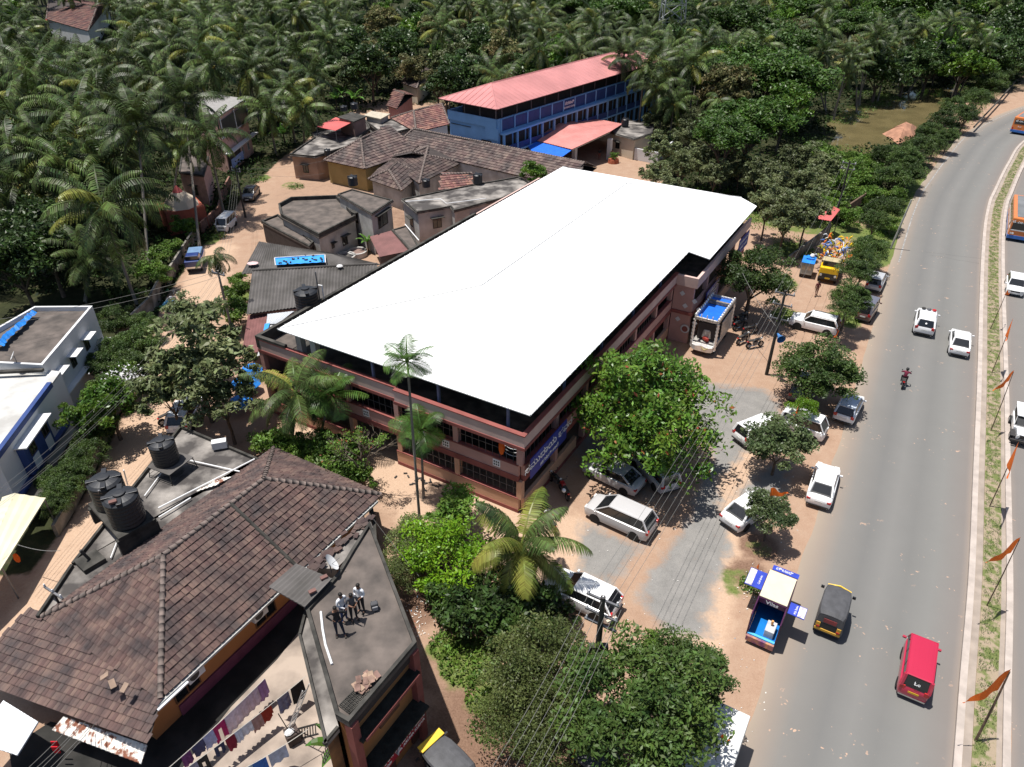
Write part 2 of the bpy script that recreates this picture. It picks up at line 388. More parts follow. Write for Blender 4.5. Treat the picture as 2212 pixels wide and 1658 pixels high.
a2 = ramp(nz(22, 4, .8), (.3, (0.122, 0.119, 0.112)), (.7, (0.216, 0.209, 0.198)))
f1 = N.new('ShaderNodeValue'); f1.outputs[0].default_value = .35
col = mix(f1.outputs[0], a1, a2)
wv = ramp(uvn.outputs['Fac'], (0, (0.331, 0.259, 0.194)), (.09, (0.259, 0.209, 0.169)), (.2, (0.180, 0.169, 0.155)), (.36, (0.137, 0.135, 0.130)), (.5, (0.173, 0.169, 0.160)), (.64, (0.144, 0.142, 0.135)), (.80, (0.176, 0.173, 0.162)), (.96, (0.180, 0.158, 0.144)), (1, (0.238, 0.194, 0.166)))
f2 = N.new('ShaderNodeValue'); f2.outputs[0].default_value = .75
col = mix(f2.outputs[0], col, wv)
spots = ramp(nz(1.1, 3, .9), (.645, (0, 0, 0)), (.67, (1, 1, 1)))
clump = ramp(nz(.22, 2, .5), (.47, (0, 0, 0)), (.62, (1, 1, 1)))
mm = N.new('ShaderNodeMath'); mm.operation = 'MULTIPLY'; L.new(spots, mm.inputs[0]); L.new(clump, mm.inputs[1])
dustc = N.new('ShaderNodeRGB'); dustc.outputs[0].default_value = (.45, .3, .22, 1)
col = mix(mm.outputs[0], col, dustc.outputs[0])
L.new(col, b.inputs['Base Color'])
def road(name, lo, hi, z, steps=10):
    me = bpy.data.meshes.new(name); vs = []; fs = []; val = []
    lines = [offs(K, lo + (hi - lo) * k / steps) for k in range(steps + 1)]
    if name == 'road': lines[0] = [p + Vector((0.25 * noise.noise(p * .35), 0, 0)) for p in lines[0]]
    n = len(K)
    for k, ln in enumerate(lines):
        vs += [(p.x, p.y, z) for p in ln]; val += [k / steps] * n
    for k in range(steps):
        for i in range(n - 1): fs.append((k * n + i, (k + 1) * n + i, (k + 1) * n + i + 1, k * n + i + 1))
    me.from_pydata(vs, [], fs); a = me.attributes.new('across', 'FLOAT', 'POINT')
    a.data.foreach_set('value', val if hi <= 0 else [1 - v for v in val]); me.materials.append(asph)
    o = bpy.data.objects.new(name, me); COL.objects.link(o); o['kind'] = 'structure'; return o
road('road', -8.9, -.0, .006); road('road', 2.3, 13.5, .006)
kerbm = M('painted_kerb', (.40, .345, .305), .9, .12, 1.5, .2)
mb = MB(); wall_ribbon(mb, offs(K, 0), offs(K, .34), 0, .22); wall_ribbon(mb, offs(K, 2.0), offs(K, 2.34), 0, .22)
props(mb.build('kerb', kerbm), kind='structure')
gutter = M('gutter_dust', (.30, .25, .21), .95, .15, 1)
mb = MB(); ribbon(mb, offs(K, .34), offs(K, .75), .10); ribbon(mb, offs(K, 1.75), offs(K, 2.0), .10)
props(mb.build('median_edge', gutter), kind='structure')
median = M('median_earth', (.30, .235, .165), .95, .2, 2.2, .6, c2=(.13, .15, .05), contrast=(.42, .56))
mb = MB(); ribbon(mb, offs(K, .75), offs(K, 1.75), .14)
props(mb.build('median', median), kind='structure')
rng = random.Random(5)
def leaf_cloud(name, pts, size, mats, flat=.5, kind=None, seed=1, parent=None):
    r = np.random.RandomState(seed); P = np.array(pts, float); n = len(P)
    nrm = r.normal(size=(n, 3)); nrm[:, 2] = np.abs(nrm[:, 2]) + flat; nrm /= np.linalg.norm(nrm, axis=1)[:, None]
    t = np.cross(nrm, r.normal(size=(n, 3))); t /= np.linalg.norm(t, axis=1)[:, None]; bb = np.cross(nrm, t)
    s = (np.array(size) if hasattr(size, '__len__') else size) * (.7 + .6 * r.rand(n)); s = s[:, None]
    v = np.stack([P - t * s, P + bb * s * .42, P + t * s, P - bb * s * .42], 1).reshape(-1, 3)
    f = np.arange(n * 4).reshape(-1, 4)
    me = bpy.data.meshes.new(name); me.vertices.add(n * 4); me.vertices.foreach_set('co', v.ravel().astype('f'))
    me.loops.add(n * 4); me.loops.foreach_set('vertex_index', f.ravel().astype('i')); me.polygons.add(n)
    me.polygons.foreach_set('loop_start', (np.arange(n) * 4).astype('i'))
    mats = mats if isinstance(mats, (list, tuple)) else [mats]
    for m in mats: me.materials.append(m)
    if len(mats) > 1:
        w = [.93] + [.07 / (len(mats) - 1)] * (len(mats) - 1); me.polygons.foreach_set('material_index', r.choice(len(mats), n, p=w).astype('i'))
    me.update(); me.validate()
    return me
def stuff(name, me): o = link(name, me); o['kind'] = 'stuff'; return o
pts = []
for i in range(len(K) - 1):
    a, b_ = offs(K, .8)[i], offs(K, 1.7)[i]; c_ = K[i + 1] - K[i]; ln = c_.length
    if K[i].y > 150: break
    for k in range(int(ln * 230)):
        p = a.lerp(b_, rng.random() ** 1.0) + c_ * rng.random()
        if noise.noise(p * 1.6) + .5 * noise.noise(p * 5) > -.12: pts.append((p.x, p.y, .17 + rng.random() * .1))
stuff('median_grass', leaf_cloud('median_grass', pts, .036, L_weed))
# edge line faded
lm = M('faded_road_paint', (.36, .35, .33), .8, .3, 3, c2=(.19, .185, .18), contrast=(.45, .6))
Kf = [p for p in K if p.y > 72]; mb = MB(); ribbon(mb, offs(Kf, -8.15), offs(Kf, -8.0), .0105); props(mb.build('road_marking', lm), kind='structure')
tar = M('tar_crack', (.085, .083, .08), .8, .1, 3); cr = random.Random(8)
for k, (x, y, L_, an) in enumerate([(2000, 545, 6, -.3), (2010, 552, 5, -.35), (2230, 1000, 4, 1.1)]):
    p = W(x, y); a = [p]; th = an
    for i in range(12): th += cr.uniform(-.35, .35) * .6; a.append(a[-1] + Vector((math.cos(th), math.sin(th), 0)) * L_ / 12); th = an + (th - an) * .6
    mb = MB(); ribbon(mb, offs(a, -.018), offs(a, .018), .0105); props(mb.build('road_crack', tar), kind='structure')
# pond
pond = M('muddy_water', (.155, .125, .058), .06, .15, .25, .01, spec=.5, c2=(.11, .09, .042))
mb = MB(); poly = PP((1790, 320), (1809, 287), (1784, 270), (1830, 235), (1871, 222), (1934, 206), (1996, 190), (2080, 192), (2085, 205), (2062, 225), (2020, 245), (1990, 275), (1950, 300), (1896, 330), (1840, 335))
mb.face([(p.x, p.y, .03) for p in poly]); props(mb.build('pond', pond), kind='structure')
POND = poly
mound = M('red_spoil_earth', (.33, .17, .11), .95, .2, 1.2, .5)
mb = MB()
mp = PP((1905, 290), (1954, 266), (1980, 275), (1975, 300), (1940, 312)); cen = sum(mp, Vector()) / len(mp)
for i in range(len(mp)):
    a, c_ = mp[i], mp[(i + 1) % len(mp)]
    mb.face([a, c_, cen + (c_ - cen) * .5 + Vector((0, 0, 1)), cen + (a - cen) * .5 + Vector((0, 0, 1.1))]); mb.face([cen + (a - cen) * .5 + Vector((0, 0, 1.1)), cen + (c_ - cen) * .5 + Vector((0, 0, 1)), cen + Vector((0, 0, 1.5))])
props(mb.build('earth_mound', mound), kind='structure')
# litter scattered on the dirt
pts = []
lits = PP((1270, 1500), (1300, 1150), (1480, 900), (1620, 1000), (1700, 1150), (1620, 1300), (1600, 1500), (1560, 1658), (1400, 1450))
for k in range(260):
    a = rng.choice(lits); p = a + Vector((rng.gauss(0, 4), rng.gauss(0, 4), .02)); q = pix(p)
    if q[0] < 1730 - (q[1] - 1100) * .15: pts.append(p)
for k in range(120):
    p = W(rng.choice([365, 380, 372]) + rng.gauss(0, 12), 655 + rng.gauss(0, 16), .05 + rng.random() * .25); pts.append(p)
for k in range(60): pts.append(W(1630 + rng.gauss(0, 15), 1290 + rng.gauss(0, 30), .05))
for k in range(60): pts.append(W(905 + rng.gauss(0, 12), 1340 + rng.gauss(0, 25), .05))
stuff('litter', leaf_cloud('litter', pts, .055, [M('litter_paper', (.7, .68, .64), .8), M('litter_blue', (.2, .4, .6), .8), M('litter_red', (.5, .1, .06), .8)], flat=2))
# ------------------------------------------------------------------ palms
def frond(mb, L_, e0, droop, yaw, nl, lw, ll, rr, twist=0.0, hang=1.0, mi=0, stem=.05):
    P = Vector((0, 0, 0)); pts = []; dirs = []; n = 12
    for i in range(n + 1):
        t = i / n; e = e0 - droop * (t ** 1.25)
        d = Vector((math.cos(e), 0, math.sin(e))); pts.append(P.copy()); dirs.append(d); P = P + d * (L_ / n)
    Rz = Matrix.Rotation(yaw, 3, 'Z'); Rt = twist
    def at(t):
        x = t * n; i = min(int(x), n - 1); k = x - i; return pts[i].lerp(pts[i + 1], k), dirs[i].lerp(dirs[i + 1], k).normalized()
    for i in range(n):
        w = stem * (1 - i / n) + .012; w2 = stem * (1 - (i + 1) / n) + .012
        mb.face([Rz @ (pts[i] + Vector((0, -w, 0))), Rz @ (pts[i] + Vector((0, w, 0))), Rz @ (pts[i + 1] + Vector((0, w2, 0))), Rz @ (pts[i + 1] + Vector((0, -w2, 0)))], mi)
    for k in range(nl):
        t = .14 + .86 * (k + .5) / nl; p, d = at(t)
        env = math.sin(math.pi * min(1, (t * .88 + .10))) ** .6
        l = ll * env * rr.uniform(.85, 1.1)
        up = Vector((-d.z, 0, d.x))
        for sd in (-1, 1):
            side = Vector((0, sd, 0)); hg = hang * rr.uniform(.6, 1.3)
            out = (side * math.cos(Rt) + up * math.sin(Rt) * sd + d * .45 - Vector((0, 0, .15 + hg * .35))).normalized()
            mid = p + out * l * .5; tip = mid + (out + Vector((0, 0, -hg * .9))).normalized() * l * .5
            wv = d * lw * .5
            a, b_, c_, e_ = p - wv * .6, p + wv * .6, mid + wv, mid - wv
            mb.face([Rz @ a, Rz @ b_, Rz @ c_, Rz @ e_], mi); mb.face([Rz @ e_, Rz @ c_, Rz @ (tip + wv * .15), Rz @ (tip - wv * .15)], mi)
    return mb
def palm_crown(name, seed, nf=24, L_=4.6, nl=30, lw=.11, ll=1.0, mats=None, elo=-.75, ehi=1.35, droop=(1.0, 1.75), hang=1.0, yellow=0.0, nuts=True):
    rr = random.Random(seed); mb = MB()
    for k in range(nf):
        q = k / (nf - 1); e = ehi + (elo - ehi) * q + rr.uniform(-.12, .12)
        yaw = k * 2.39996 + rr.uniform(-.25, .25)
        frond(mb, L_ * rr.uniform(.85, 1.08) * (.8 + .2 * math.sin(math.pi * min(q + .25, 1))), e, rr.uniform(*droop) * (.75 + .35 * (1 - abs(q - .4))), yaw, nl, lw, ll, rr, rr.uniform(-.4, .4), hang, 1 if rr.random() < yellow * q * 2 else 0)
    if nuts:
        for k in range(9):
            a = rr.uniform(0, 6.28); mb.ball((math.cos(a) * .3, math.sin(a) * .3, -.3 + rr.uniform(-.15, .1)), .14, 6, 2)
    return mb.mesh(name, mats or [L_palm, L_palmY, M('coconut', (.30, .22, .04), .6)])
PALMC = [palm_crown('palm_crown', s, nf=18 + s % 3 * 2, L_=4.9 + .25 * (s % 4), nl=26, lw=.135, ll=1.15, yellow=.14, hang=1.25) for s in range(5)]
NEARP = palm_crown('palm_crown', 31, nf=18, L_=4.1, nl=64, lw=.07, ll=1.15, elo=-.9, ehi=1.4, droop=(1.0, 1.7), yellow=.95)
NEARP2 = palm_crown('palm_crown', 37, nf=20, L_=4.4, nl=58, lw=.055, ll=1.05, elo=-.8, ehi=1.35, droop=(1.1, 1.8), yellow=.1)
BIGP = palm_crown('palm_crown', 41, nf=22, L_=5.2, nl=44, lw=.085, ll=1.2, elo=-.5, ehi=1.45, droop=(.9, 1.5), yellow=.15)
ARECA = palm_crown('palm_crown', 51, nf=13, L_=2.0, nl=20, lw=.06, ll=.8, elo=-.4, ehi=1.35, droop=(.9, 1.5), mats=[L_areca, L_palmY, L_areca], hang=.25, nuts=False)
LIMP = palm_crown('palm_crown', 53, nf=13, L_=2.3, nl=30, lw=.06, ll=.7, elo=-1.2, ehi=.7, droop=(1.6, 2.2), mats=[L_palm, L_palmY, L_palm], hang=1.6, nuts=False)
def trunk_mesh(name, r0, r1, bend, seed, n=7, rings=10):
    rr = random.Random(seed); mb = MB(); pts = []; rad = []
    for i in range(rings + 1):
        t = i / rings; pts.append((bend * math.sin(t * math.pi * .5) * t, bend * .3 * math.sin(t * 3), t)); rad.append((r0 + (r1 - r0) * t) * (1.25 if i == 0 else 1) * rr.uniform(.93, 1.07))
    base = len(mb.v); mb.tube(pts, rad, n); return mb, pts[-1]
PTR = []
for s in range(4):
    mb, tip = trunk_mesh('trunk', .17, .11, [0, .25, -.25, .45][s], s); PTR.append((mb.mesh('palm_trunk', barkG, True), tip))
mb, tip = trunk_mesh('trunk', .10, .07, .05, 9); ATR = (mb.mesh('areca_trunk', barkG, True), tip)
def palm(x, y, z, label=None, group=None, crown=None, tr=0, sc=1.0, rz=None, rng=random.Random(77), name='coconut_palm', base=None, lean=None):
    """crown hub seen at photo point (x, y), z metres up"""
    hub = W(x, y, z)
    ln = lean if lean is not None else Vector((rng.uniform(-.5, .5), rng.uniform(-.5, .5), 0))
    b0 = base.copy() if base is not None else Vector((hub.x, hub.y, 0)) - ln
    t = thing(name, label, 'palm tree', b0, 0, group)
    me, tip = ATR if tr == 'a' else PTR[tr]
    d = hub - b0
    # shear the unit trunk to reach from foot to hub: rotate about the vertical only, then tilt
    to = link('trunk', me, t, (0, 0, 0), Vector((0, 0, 1)).rotation_difference(d.normalized()).to_euler(), (1, 1, d.length))
    off = to.rotation_euler.to_matrix() @ Vector((tip[0], tip[1], 0))
    link('crown', crown or rng.choice(PALMC), t, d + off, (rng.uniform(-.12, .12), rng.uniform(-.12, .12), rng.uniform(0, 6.28) if rz is None else rz), (sc,) * 3)
    return t
# ------------------------------------------------------------------ broadleaf crowns
def crown(name, R_, Rz_, nc, nl, ls, mats, seed, flat=.3, cr=.34, low=-.35, gap=.0, core=.25, droopy=0):
    r = np.random.RandomState(seed); pts = []
    for k in range(nc):
        while True:
            d = r.normal(size=3); d /= np.linalg.norm(d)
            if d[2] > low: break
        q = (r.uniform(.55, .9) if r.rand() > .12 else r.uniform(.9, 1.1)) if r.rand() > core else r.uniform(.1, .55)
        c = d * q * np.array([R_, R_, Rz_]); rad = R_ * cr * r.uniform(.5, 1.35)
        m = int(nl / nc * (.6 + .8 * r.rand()))
        e = r.normal(size=(m, 3)); e /= np.linalg.norm(e, axis=1)[:, None]; e[:, 2] = np.where(e[:, 2] < -.35, -e[:, 2], e[:, 2])
        e *= (rad * (r.rand(m) ** .35))[:, None] * np.array([1, 1, .72])
        pts.append(c + e)
    return leaf_cloud(name, np.concatenate(pts), ls, mats, flat=flat, seed=seed)
def limbs(name, r0, h, R_, n, seed, mat=None, fork=.45):
    """trunk from 0 to h with limbs spreading into the crown"""
    rr = random.Random(seed); mb = MB(); f = Vector((rr.uniform(-.1, .1), rr.uniform(-.1, .1), h * fork))
    mb.tube([(0, 0, -.2), (0, 0, h * fork * .5), f], [r0 * 1.25, r0, r0 * .85], 8)
    for k in range(n):
        a = 6.283 * k / n + rr.uniform(-.4, .4); e = rr.uniform(.35, .8); q = f + Vector((math.cos(a) * R_ * e * .45, math.sin(a) * R_ * e * .45, (h - h * fork) * .55)); w = f + Vector((math.cos(a) * R_ * e, math.sin(a) * R_ * e, h * (1 - fork) * rr.uniform(.85, 1.15)))
        mb.tube([f, q, w], [r0 * .55, r0 * .38, r0 * .12], 5, cap=False)
        for j in range(2):
            w2 = q + Vector((rr.uniform(-1, 1), rr.uniform(-1, 1), rr.uniform(.3, 1))) * R_ * .4; mb.tube([q, w2], [r0 * .25, r0 * .06], 4, cap=False)
    return mb.mesh(name, mat or bark, True)
# kind: (crown mesh list, radius, trunk mesh, trunk height to crown centre)
KIND = {}
def kind(k, name, label, cm, R_, tm, hc): KIND[k] = (name, label, cm, R_, tm, hc)
kind('almond', 'almond_tree', '', [crown('crown', 4.2, 3.9, 150, 21000, .15, [L_alm, L_alm, L_alm, L_alm, L_red], 3, flat=.5, cr=.25)], 4.2, limbs('trunk', .22, 5, 4.2, 6, 1), 5)
kind('mango', 'mango_tree', 'dark green rounded tree', [crown('crown', 3, 2.5, 75, 17000, .115, L_mango, s, flat=.45, cr=.28, core=.15) for s in (11, 12)], 3, limbs('trunk', .16, 3.2, 3, 5, 2), 3.2)
kind('mangog', 'mango_tree', '', [crown('crown', 2.4, 1.9, 44, 9500, .13, L_mango2, s, flat=.5, cr=.3) for s in (14, 15)], 2.4, limbs('trunk', .10, 2.6, 2.4, 5, 5), 2.6)
kind('teak', 'teak_tree', 'pale green large leaved tree', [crown('crown', 3, 3.0, 58, 5200, .19, L_teak, s, flat=.75, cr=.21, core=.3) for s in (21, 22, 23)], 3, limbs('trunk', .12, 4.5, 3, 6, 7, fork=.5), 4.5)
kind('rain', 'rain_tree', 'dark spreading dome shaped tree', [crown('crown', 8, 4.2, 130, 15000, .36, L_rain, s, flat=.9, cr=.24, low=-.1) for s in (31, 32)], 8, limbs('trunk', .5, 7, 8, 8, 9), 7)
kind('bush', 'leafy_shrub', 'small green shrub', [crown('crown', 1.5, 1.2, 26, 2800, .13, L_weed, s, flat=.3, cr=.4, low=-.2) for s in (41, 42)], 1.5, limbs('stem', .05, 1.0, 1.4, 6, 11, fork=.25), 1.0)
kind('lime', 'lime_shrub', '', [crown('crown', 2.3, 1.7, 46, 7500, .10, L_lime, 51, flat=.3, cr=.3, low=-.2)], 2.3, limbs('stem', .08, 1.6, 2.2, 6, 12, fork=.3), 1.6)
kind('olive', 'olive_green_shrub', '', [crown('crown', 3, 2.0, 60, 12000, .095, L_olive, 61, flat=.3, cr=.3, low=-.2)], 3, limbs('stem', .09, 1.8, 2.6, 6, 13, fork=.3), 1.8)
kind('dark', 'broadleaf_tree', 'dark green broadleaf tree', [crown('crown', 3.6, 3.2, 60, 5200, .27, L_dark, s, flat=.5, cr=.3) for s in (71, 72, 73)], 3.6, limbs('trunk', .2, 5, 3.5, 6, 14), 5)
kind('brown', 'mango_tree', 'mango tree in yellow brown blossom', [crown('crown', 3.4, 3.6, 55, 5200, .25, [L_brown, L_mango], s, flat=.3, cr=.3) for s in (81, 82)], 3.4, limbs('trunk', .2, 5, 3.5, 6, 15), 5)
kind('bright', 'broadleaf_tree', 'bright green broadleaf tree', [crown('crown', 3.4, 3.0, 55, 5000, .26, L_alm, s, flat=.3, cr=.3) for s in (91, 92)], 3.4, limbs('trunk', .2, 5, 3.4, 6, 16), 5)
def tree(k, x, y, R_, label=None, group=None, h=None, pxz=None, rng=random.Random(99), world=None, zs=1.0, cat=None, name=None):
    """crown centre seen at photo point (x, y); R_ crown radius; h = height of the crown centre"""
    nm, lb, cm, R0, tm, hc = KIND[k]; s = R_ / R0; h = h or hc * s
    c = world if world is not None else W(x, y, h)
    t = thing(name or nm, label or lb, cat or ('shrub' if 'shrub' in nm else 'tree'), (c.x, c.y, 0), 0, group)
    link('stem' if 'shrub' in nm else 'trunk', tm, t, (0, 0, 0), (0, 0, rng.uniform(0, 6.28)), (s, s, h / hc))
    link('crown', rng.choice(cm), t, (0, 0, h), (rng.uniform(-.1, .1), rng.uniform(-.1, .1), rng.uniform(0, 6.28)), (s, s, s * zs))
    return t
# single trees of the foreground
tree('almond', 1388, 910, 5.1, 'large glossy green almond tree standing over the cars beside the hall', h=4.1, zs=1.12)
tree('mango', 1627, 602, 3.5, 'dense dark tree beside the silver chariot truck and the parked motorcycles', h=4.2)
tree('mango', 1765, 803, 3.25, 'round dark green tree on the dirt strip left of the small white hatchback', h=3.0, zs=.9)
tree('lime', 1735, 886, 1.15, 'small lime green tree over the two tone white van', h=2.4, name='young_mango_tree', cat='tree')
tree('mangog', 1683, 966, 2.3, 'greyish green mango tree between the white van and the parked white sedan', h=2.5)
tree('mangog', 1666, 1108, 1.6, 'small mango tree with an orange flag, over the bonnet of a white sedan', h=2.4)
tree('mango', 1385, 1535, 3.5, 'big dark green tree at the bottom edge hiding the box truck', h=4.4, zs=1.0, name='ficus_tree')
tree('mango', 1478, 1455, 2.0, 'grey green side of the leafy clump above the big bottom tree', h=4.0, name='ficus_tree')
tree('bush', 1407, 1412, .9, 'thin leafy sapling sticking up above the big bottom tree', h=3.6, name='sapling', cat='sapling')
tree('olive', 1165, 1450, 2.7, 'wide olive green shrub right of the bare earth by the clinic', h=2.2, zs=1.0)
tree('olive', 1155, 1570, 2.4, 'olive green shrub at the bottom edge left of the big dark tree', h=1.8)
tree('olive', 1095, 1500, 1.6, 'low olive green shrub on the edge of the litter strewn bank', h=1.0)
tree('lime', 955, 1205, 2.7, 'brilliant lime green shrub under the slender areca palm', h=1.8)
tree('olive', 905, 1175, 2.0, 'grey green shrub left of the lime green shrub', h=1.4)
tree('olive', 868, 1225, 1.6, 'grey green bush touching the clinic roof edge', h=1.5)
tree('bush', 985, 1115, 1.7, 'airy green shrub between the areca palm and the yellowing palm', h=1.6)
tree('dark', 1110, 1320, 2.3, 'dark glossy leaved bush below the yellowing coconut palm', h=1.5, name='broad_leaved_bush', cat='shrub')
tree('dark', 1010, 1310, 2.1, 'dark bush between the lime shrub and the clinic wall', h=1.2, name='broad_leaved_bush', cat='shrub')
tree('dark', 1180, 1345, 1.5, 'dark bush beside the rear of the motorcycle and white car', h=1.0, name='broad_leaved_bush', cat='shrub')
tree('teak', 425, 790, 4.3, 'tall pale leaved teak tree over the lane in front of the hall corner', h=5.2, zs=1.15)
tree('teak', 480, 855, 3.0, 'pale leaved teak tree touching the left corner of the hall', h=4.4)
tree('teak', 365, 855, 2.6, 'low teak tree leaning over the lane and the parked car', h=3.6)
tree('teak', 415, 690, 2.0, 'small top clump teak tree beside the lane', h=5.2)
tree('bright', 235, 880, 2.2, 'feathery bright green tree against the blue trimmed house', h=3.0, name='tamarind_tree')
tree('bright', 195, 905, 1.8, 'feathery green tree in front of the striped window bay', h=2.6, name='tamarind_tree')
for i, (x, y, r) in enumerate([(245, 700, 1.9), (262, 765, 2.0), (300, 745, 1.9), (228, 790, 1.7), (285, 800, 1.8), (310, 700, 1.3), (235, 840, 1.5)]):
    tree('mango', x, y, r, 'dark glossy hedge tree growing beside the white house wall', h=1.9, group='hedge trees between the white house and the lane')
tree('bush', 264, 818, 1.3, 'shrub covered with white flowers beside the lane', h=2.4, name='flowering_shrub')
wf = KIND['bush'][2][0]
for i, (x, y, r) in enumerate([(205, 940, 1.3), (180, 990, 1.4), (155, 1030, 1.3), (138, 1065, 1.3), (125, 1035, 1.3), (222, 920, 1.1), (122, 1095, .9)]):
    tree('mango', x, y, r, 'dark hedge bush along the lane beside the blue trimmed house', h=1.3, group='hedge bushes along the lane', cat='hedge', name='hedge_bush')
tree('bush', 515, 640, 1.6, 'yellow green shrub at the left end of the grey corrugated shed', h=1.2); tree('bush', 512, 685, 1.8, 'olive bush under the shed end beside the teak tree', h=1.3)
tree('bush', 515, 610, 1.1, 'small bright bush at the shed corner', h=.8)
tree('bright', 1152, 378, 1.8, 'round green tree poking up between the grey roofs behind the hall', h=5.0)
for i, (x, y, r) in enumerate([(600, 970, 1.5), (640, 975, 1.4), (675, 985, 1.3), (720, 1000, 1.8), (750, 985, 1.5), (770, 1035, 1.3), (700, 965, 1.4), (575, 965, 1.2), (735, 1020, 1.3)]):
    tree('bush', x, y, r, 'green garden bush in the row along the tiled house', h=1.1, group='garden bushes between the tiled house and the hall')
tree('bright', 400, 495, 1.7, 'bright bush on the wall beside the white van lane', h=1.5, name='leafy_shrub', cat='shrub')
for i, (x, y, r) in enumerate([(345, 560, 1.5), (320, 590, 1.4), (350, 600, 1.3), (370, 540, 1.2)]):
    tree('bush', x, y, r, 'leafy shrub tumbling over the lane boundary wall', h=1.5, group='shrubs over the lane boundary wall')
for i, (x, y, r) in enumerate([(60, 500, 3.4), (35, 570, 3.4), (100, 540, 3.2), (90, 470, 2.2)]):
    tree('dark', x, y, r, 'dense dark tree behind the white house at the left edge', h=5.2, group='dense dark trees behind the white house')
for i, (x, y, r) in enumerate([(1418, 262, 2.6), (1430, 325, 2.8), (1485, 300, 2.6), (1415, 378, 2.3), (1470, 365, 2.6), (1515, 345, 2.4), (1560, 345, 2.3), (1600, 365, 2.6), (1640, 385, 2.8), (1690, 405, 2.8), (1450, 405, 1.7), (1545, 380, 2.0), (1500, 270, 2.2), (1740, 410, 2.9), (1745, 455, 2.6), (1700, 470, 3.2), (1740, 350, 2.6), (1660, 440, 2.6), (1780, 370, 2.2), (1705, 350, 2.4)]):
    tree('teak', x, y, r, 'pale leaved teak tree in the grove behind and right of the hall', h=4.6 if y > 430 else 3.9, group='teak grove right of the hall')
HED0 = [(1876, 545, 2.1), (1848, 592, 1.7), (1866, 572, 1.6), (1836, 645, 1.8), (1822, 672, 1.2), (1912, 455, 2.2), (1890, 480, 1.7), (1925, 390, 2.6), (1955, 345, 3.2), (1915, 340, 2.4), (1960, 380, 2.4), (1985, 320, 2.6), (2005, 285, 2.6), (2035, 262, 2.8), (2060, 235, 2.8), (2085, 250, 2.4), (2110, 215, 2.8), (2125, 190, 2.8), (2145, 180, 2.8), (2165, 160, 2.8), (2185, 148, 3), (2205, 130, 3), (2020, 310, 2.2), (2050, 295, 1.8), (1905, 330, 1.6)]
for x, y, r in HED0:
    r = r * (.74 + .30 * ((x * 7 + y * 3) % 10) / 10) if y < 360 else r
    tree('mango', x, y, r, 'glossy dark green roadside tree in the row along the highway', h=2.2 + .11 * ((x + y) % 13), group='roadside trees along the highway')
for x, y, r in [(1834, 350, 2.0), (1865, 362, 2.0), (1790, 345, 2.0), (1840, 380, 2.2), (1870, 400, 2.2), (1815, 400, 2.0), (1850, 430, 2.0), (1885, 425, 1.5), (1790, 440, 1.8), (1880, 370, 2), (1765, 335, 2.0), (1810, 460, 1.6), (1835, 475, 1.5), (1940, 425, 1.2), (1925, 490, 1.2)]:
    tree('bush', x, y, r, 'light green scrub bush on the overgrown plot by the pond', h=1.2, group='scrub bushes between the pond and the hall')
for x, y, r in [(1690, 185, 8.5), (1600, 150, 8), (1680, 105, 8.5), (1540, 175, 6.5), (1620, 270, 6.0), (1570, 300, 4.5), (1480, 45, 8), (1330, 35, 9), (1250, 15, 8), (1590, 55, 9), (1900, 10, 10), (1850, 60, 7), (1740, 20, 9), (2010, 12, 10), (1420, 20, 8)]:
    tree('rain', x, y, r, 'dark flat topped rain tree rising above the palms', h=7.5, group='rain trees of the right hand wood')
for x, y, k in [(2090, 30, 'bright'), (2140, 20, 'bright'), (2060, 90, 'bright'), (2110, 110, 'bright'), (2040, 115, 'bright'), (2080, 150, 'bright'), (2180, 40, 'dark'), (2205, 80, 'dark'), (2150, 90, 'dark'), (2190, 115, 'dark'), (1960, 150, 'dark'), (2010, 140, 'dark'), (1900, 160, 'dark'), (2150, 130, 'dark')]:
    tree(k, x, y, 5.2, None, h=5.5, group='tall trees beyond the pond')
# coconut palms one can pick out
palm(1117, 1178, 4.3, 'yellowing coconut palm in front of the blue sign corner of the hall', crown=NEARP, tr=1, base=W(1111, 1290), rz=.5)
palm(640, 850, 5.6, 'leafy coconut palm at the left front corner of the hall', crown=NEARP2, tr=0, base=W(629, 962), rz=1.0)
palm(714, 852, 5.4, 'slim areca palm with arching fronds beside the coconut palm at the hall', crown=ARECA, tr='a', base=W(680, 985), sc=1.4, name='areca_palm')
palm(878, 782, 12.0, 'very tall slender areca palm in front of the white roof', crown=ARECA, tr='a', sc=1.02, base=W(908, 1140), name='areca_palm')
palm(908, 930, 5.4, 'shorter areca palm beside the tall one against the pink wall', crown=ARECA, tr='a', sc=1.1, base=W(915, 1075), name='areca_palm')
palm(190, 552, 4.8, 'big coconut palm with orange flower stalks in front of the white house', crown=BIGP, tr=1, base=W(184, 655), rz=.3)
palm(462, 553, 7.5, 'broken areca palm with limp fronds on the lane beside the utility pole', crown=LIMP, tr='a', base=W(500, 720), sc=1.0, name='areca_palm')
palm(1348, 122, 12, 'coconut palm rising over the far end of the red roof', crown=BIGP, tr=0, sc=1.0)
palm(1456, 222, 7, 'young coconut palm beside the blue building end', crown=PALMC[0], tr=0)
palm(298, 275, 13, 'tall coconut palm with broad lit fronds nearest the lane', crown=BIGP, tr=0, base=W(320, 565), sc=1.25)
palm(398, 222, 13, 'tall dark coconut palm beside the pink three storey house', crown=BIGP, tr=0, base=W(432, 545), sc=1.25)
palm(388, 322, 8, 'short coconut palm in front of the shrine', crown=PALMC[1], tr=0, base=W(365, 490), sc=.8)
palm(30, 440, 5, 'young fan shaped palm at the left edge', crown=ARECA, tr='a', sc=1.6, name='areca_palm')
palm(1551, 215, 8, 'withered drooping palm against the dark wood right of the blue building', crown=LIMP, tr='a', sc=1.7, base=W(1535, 330))
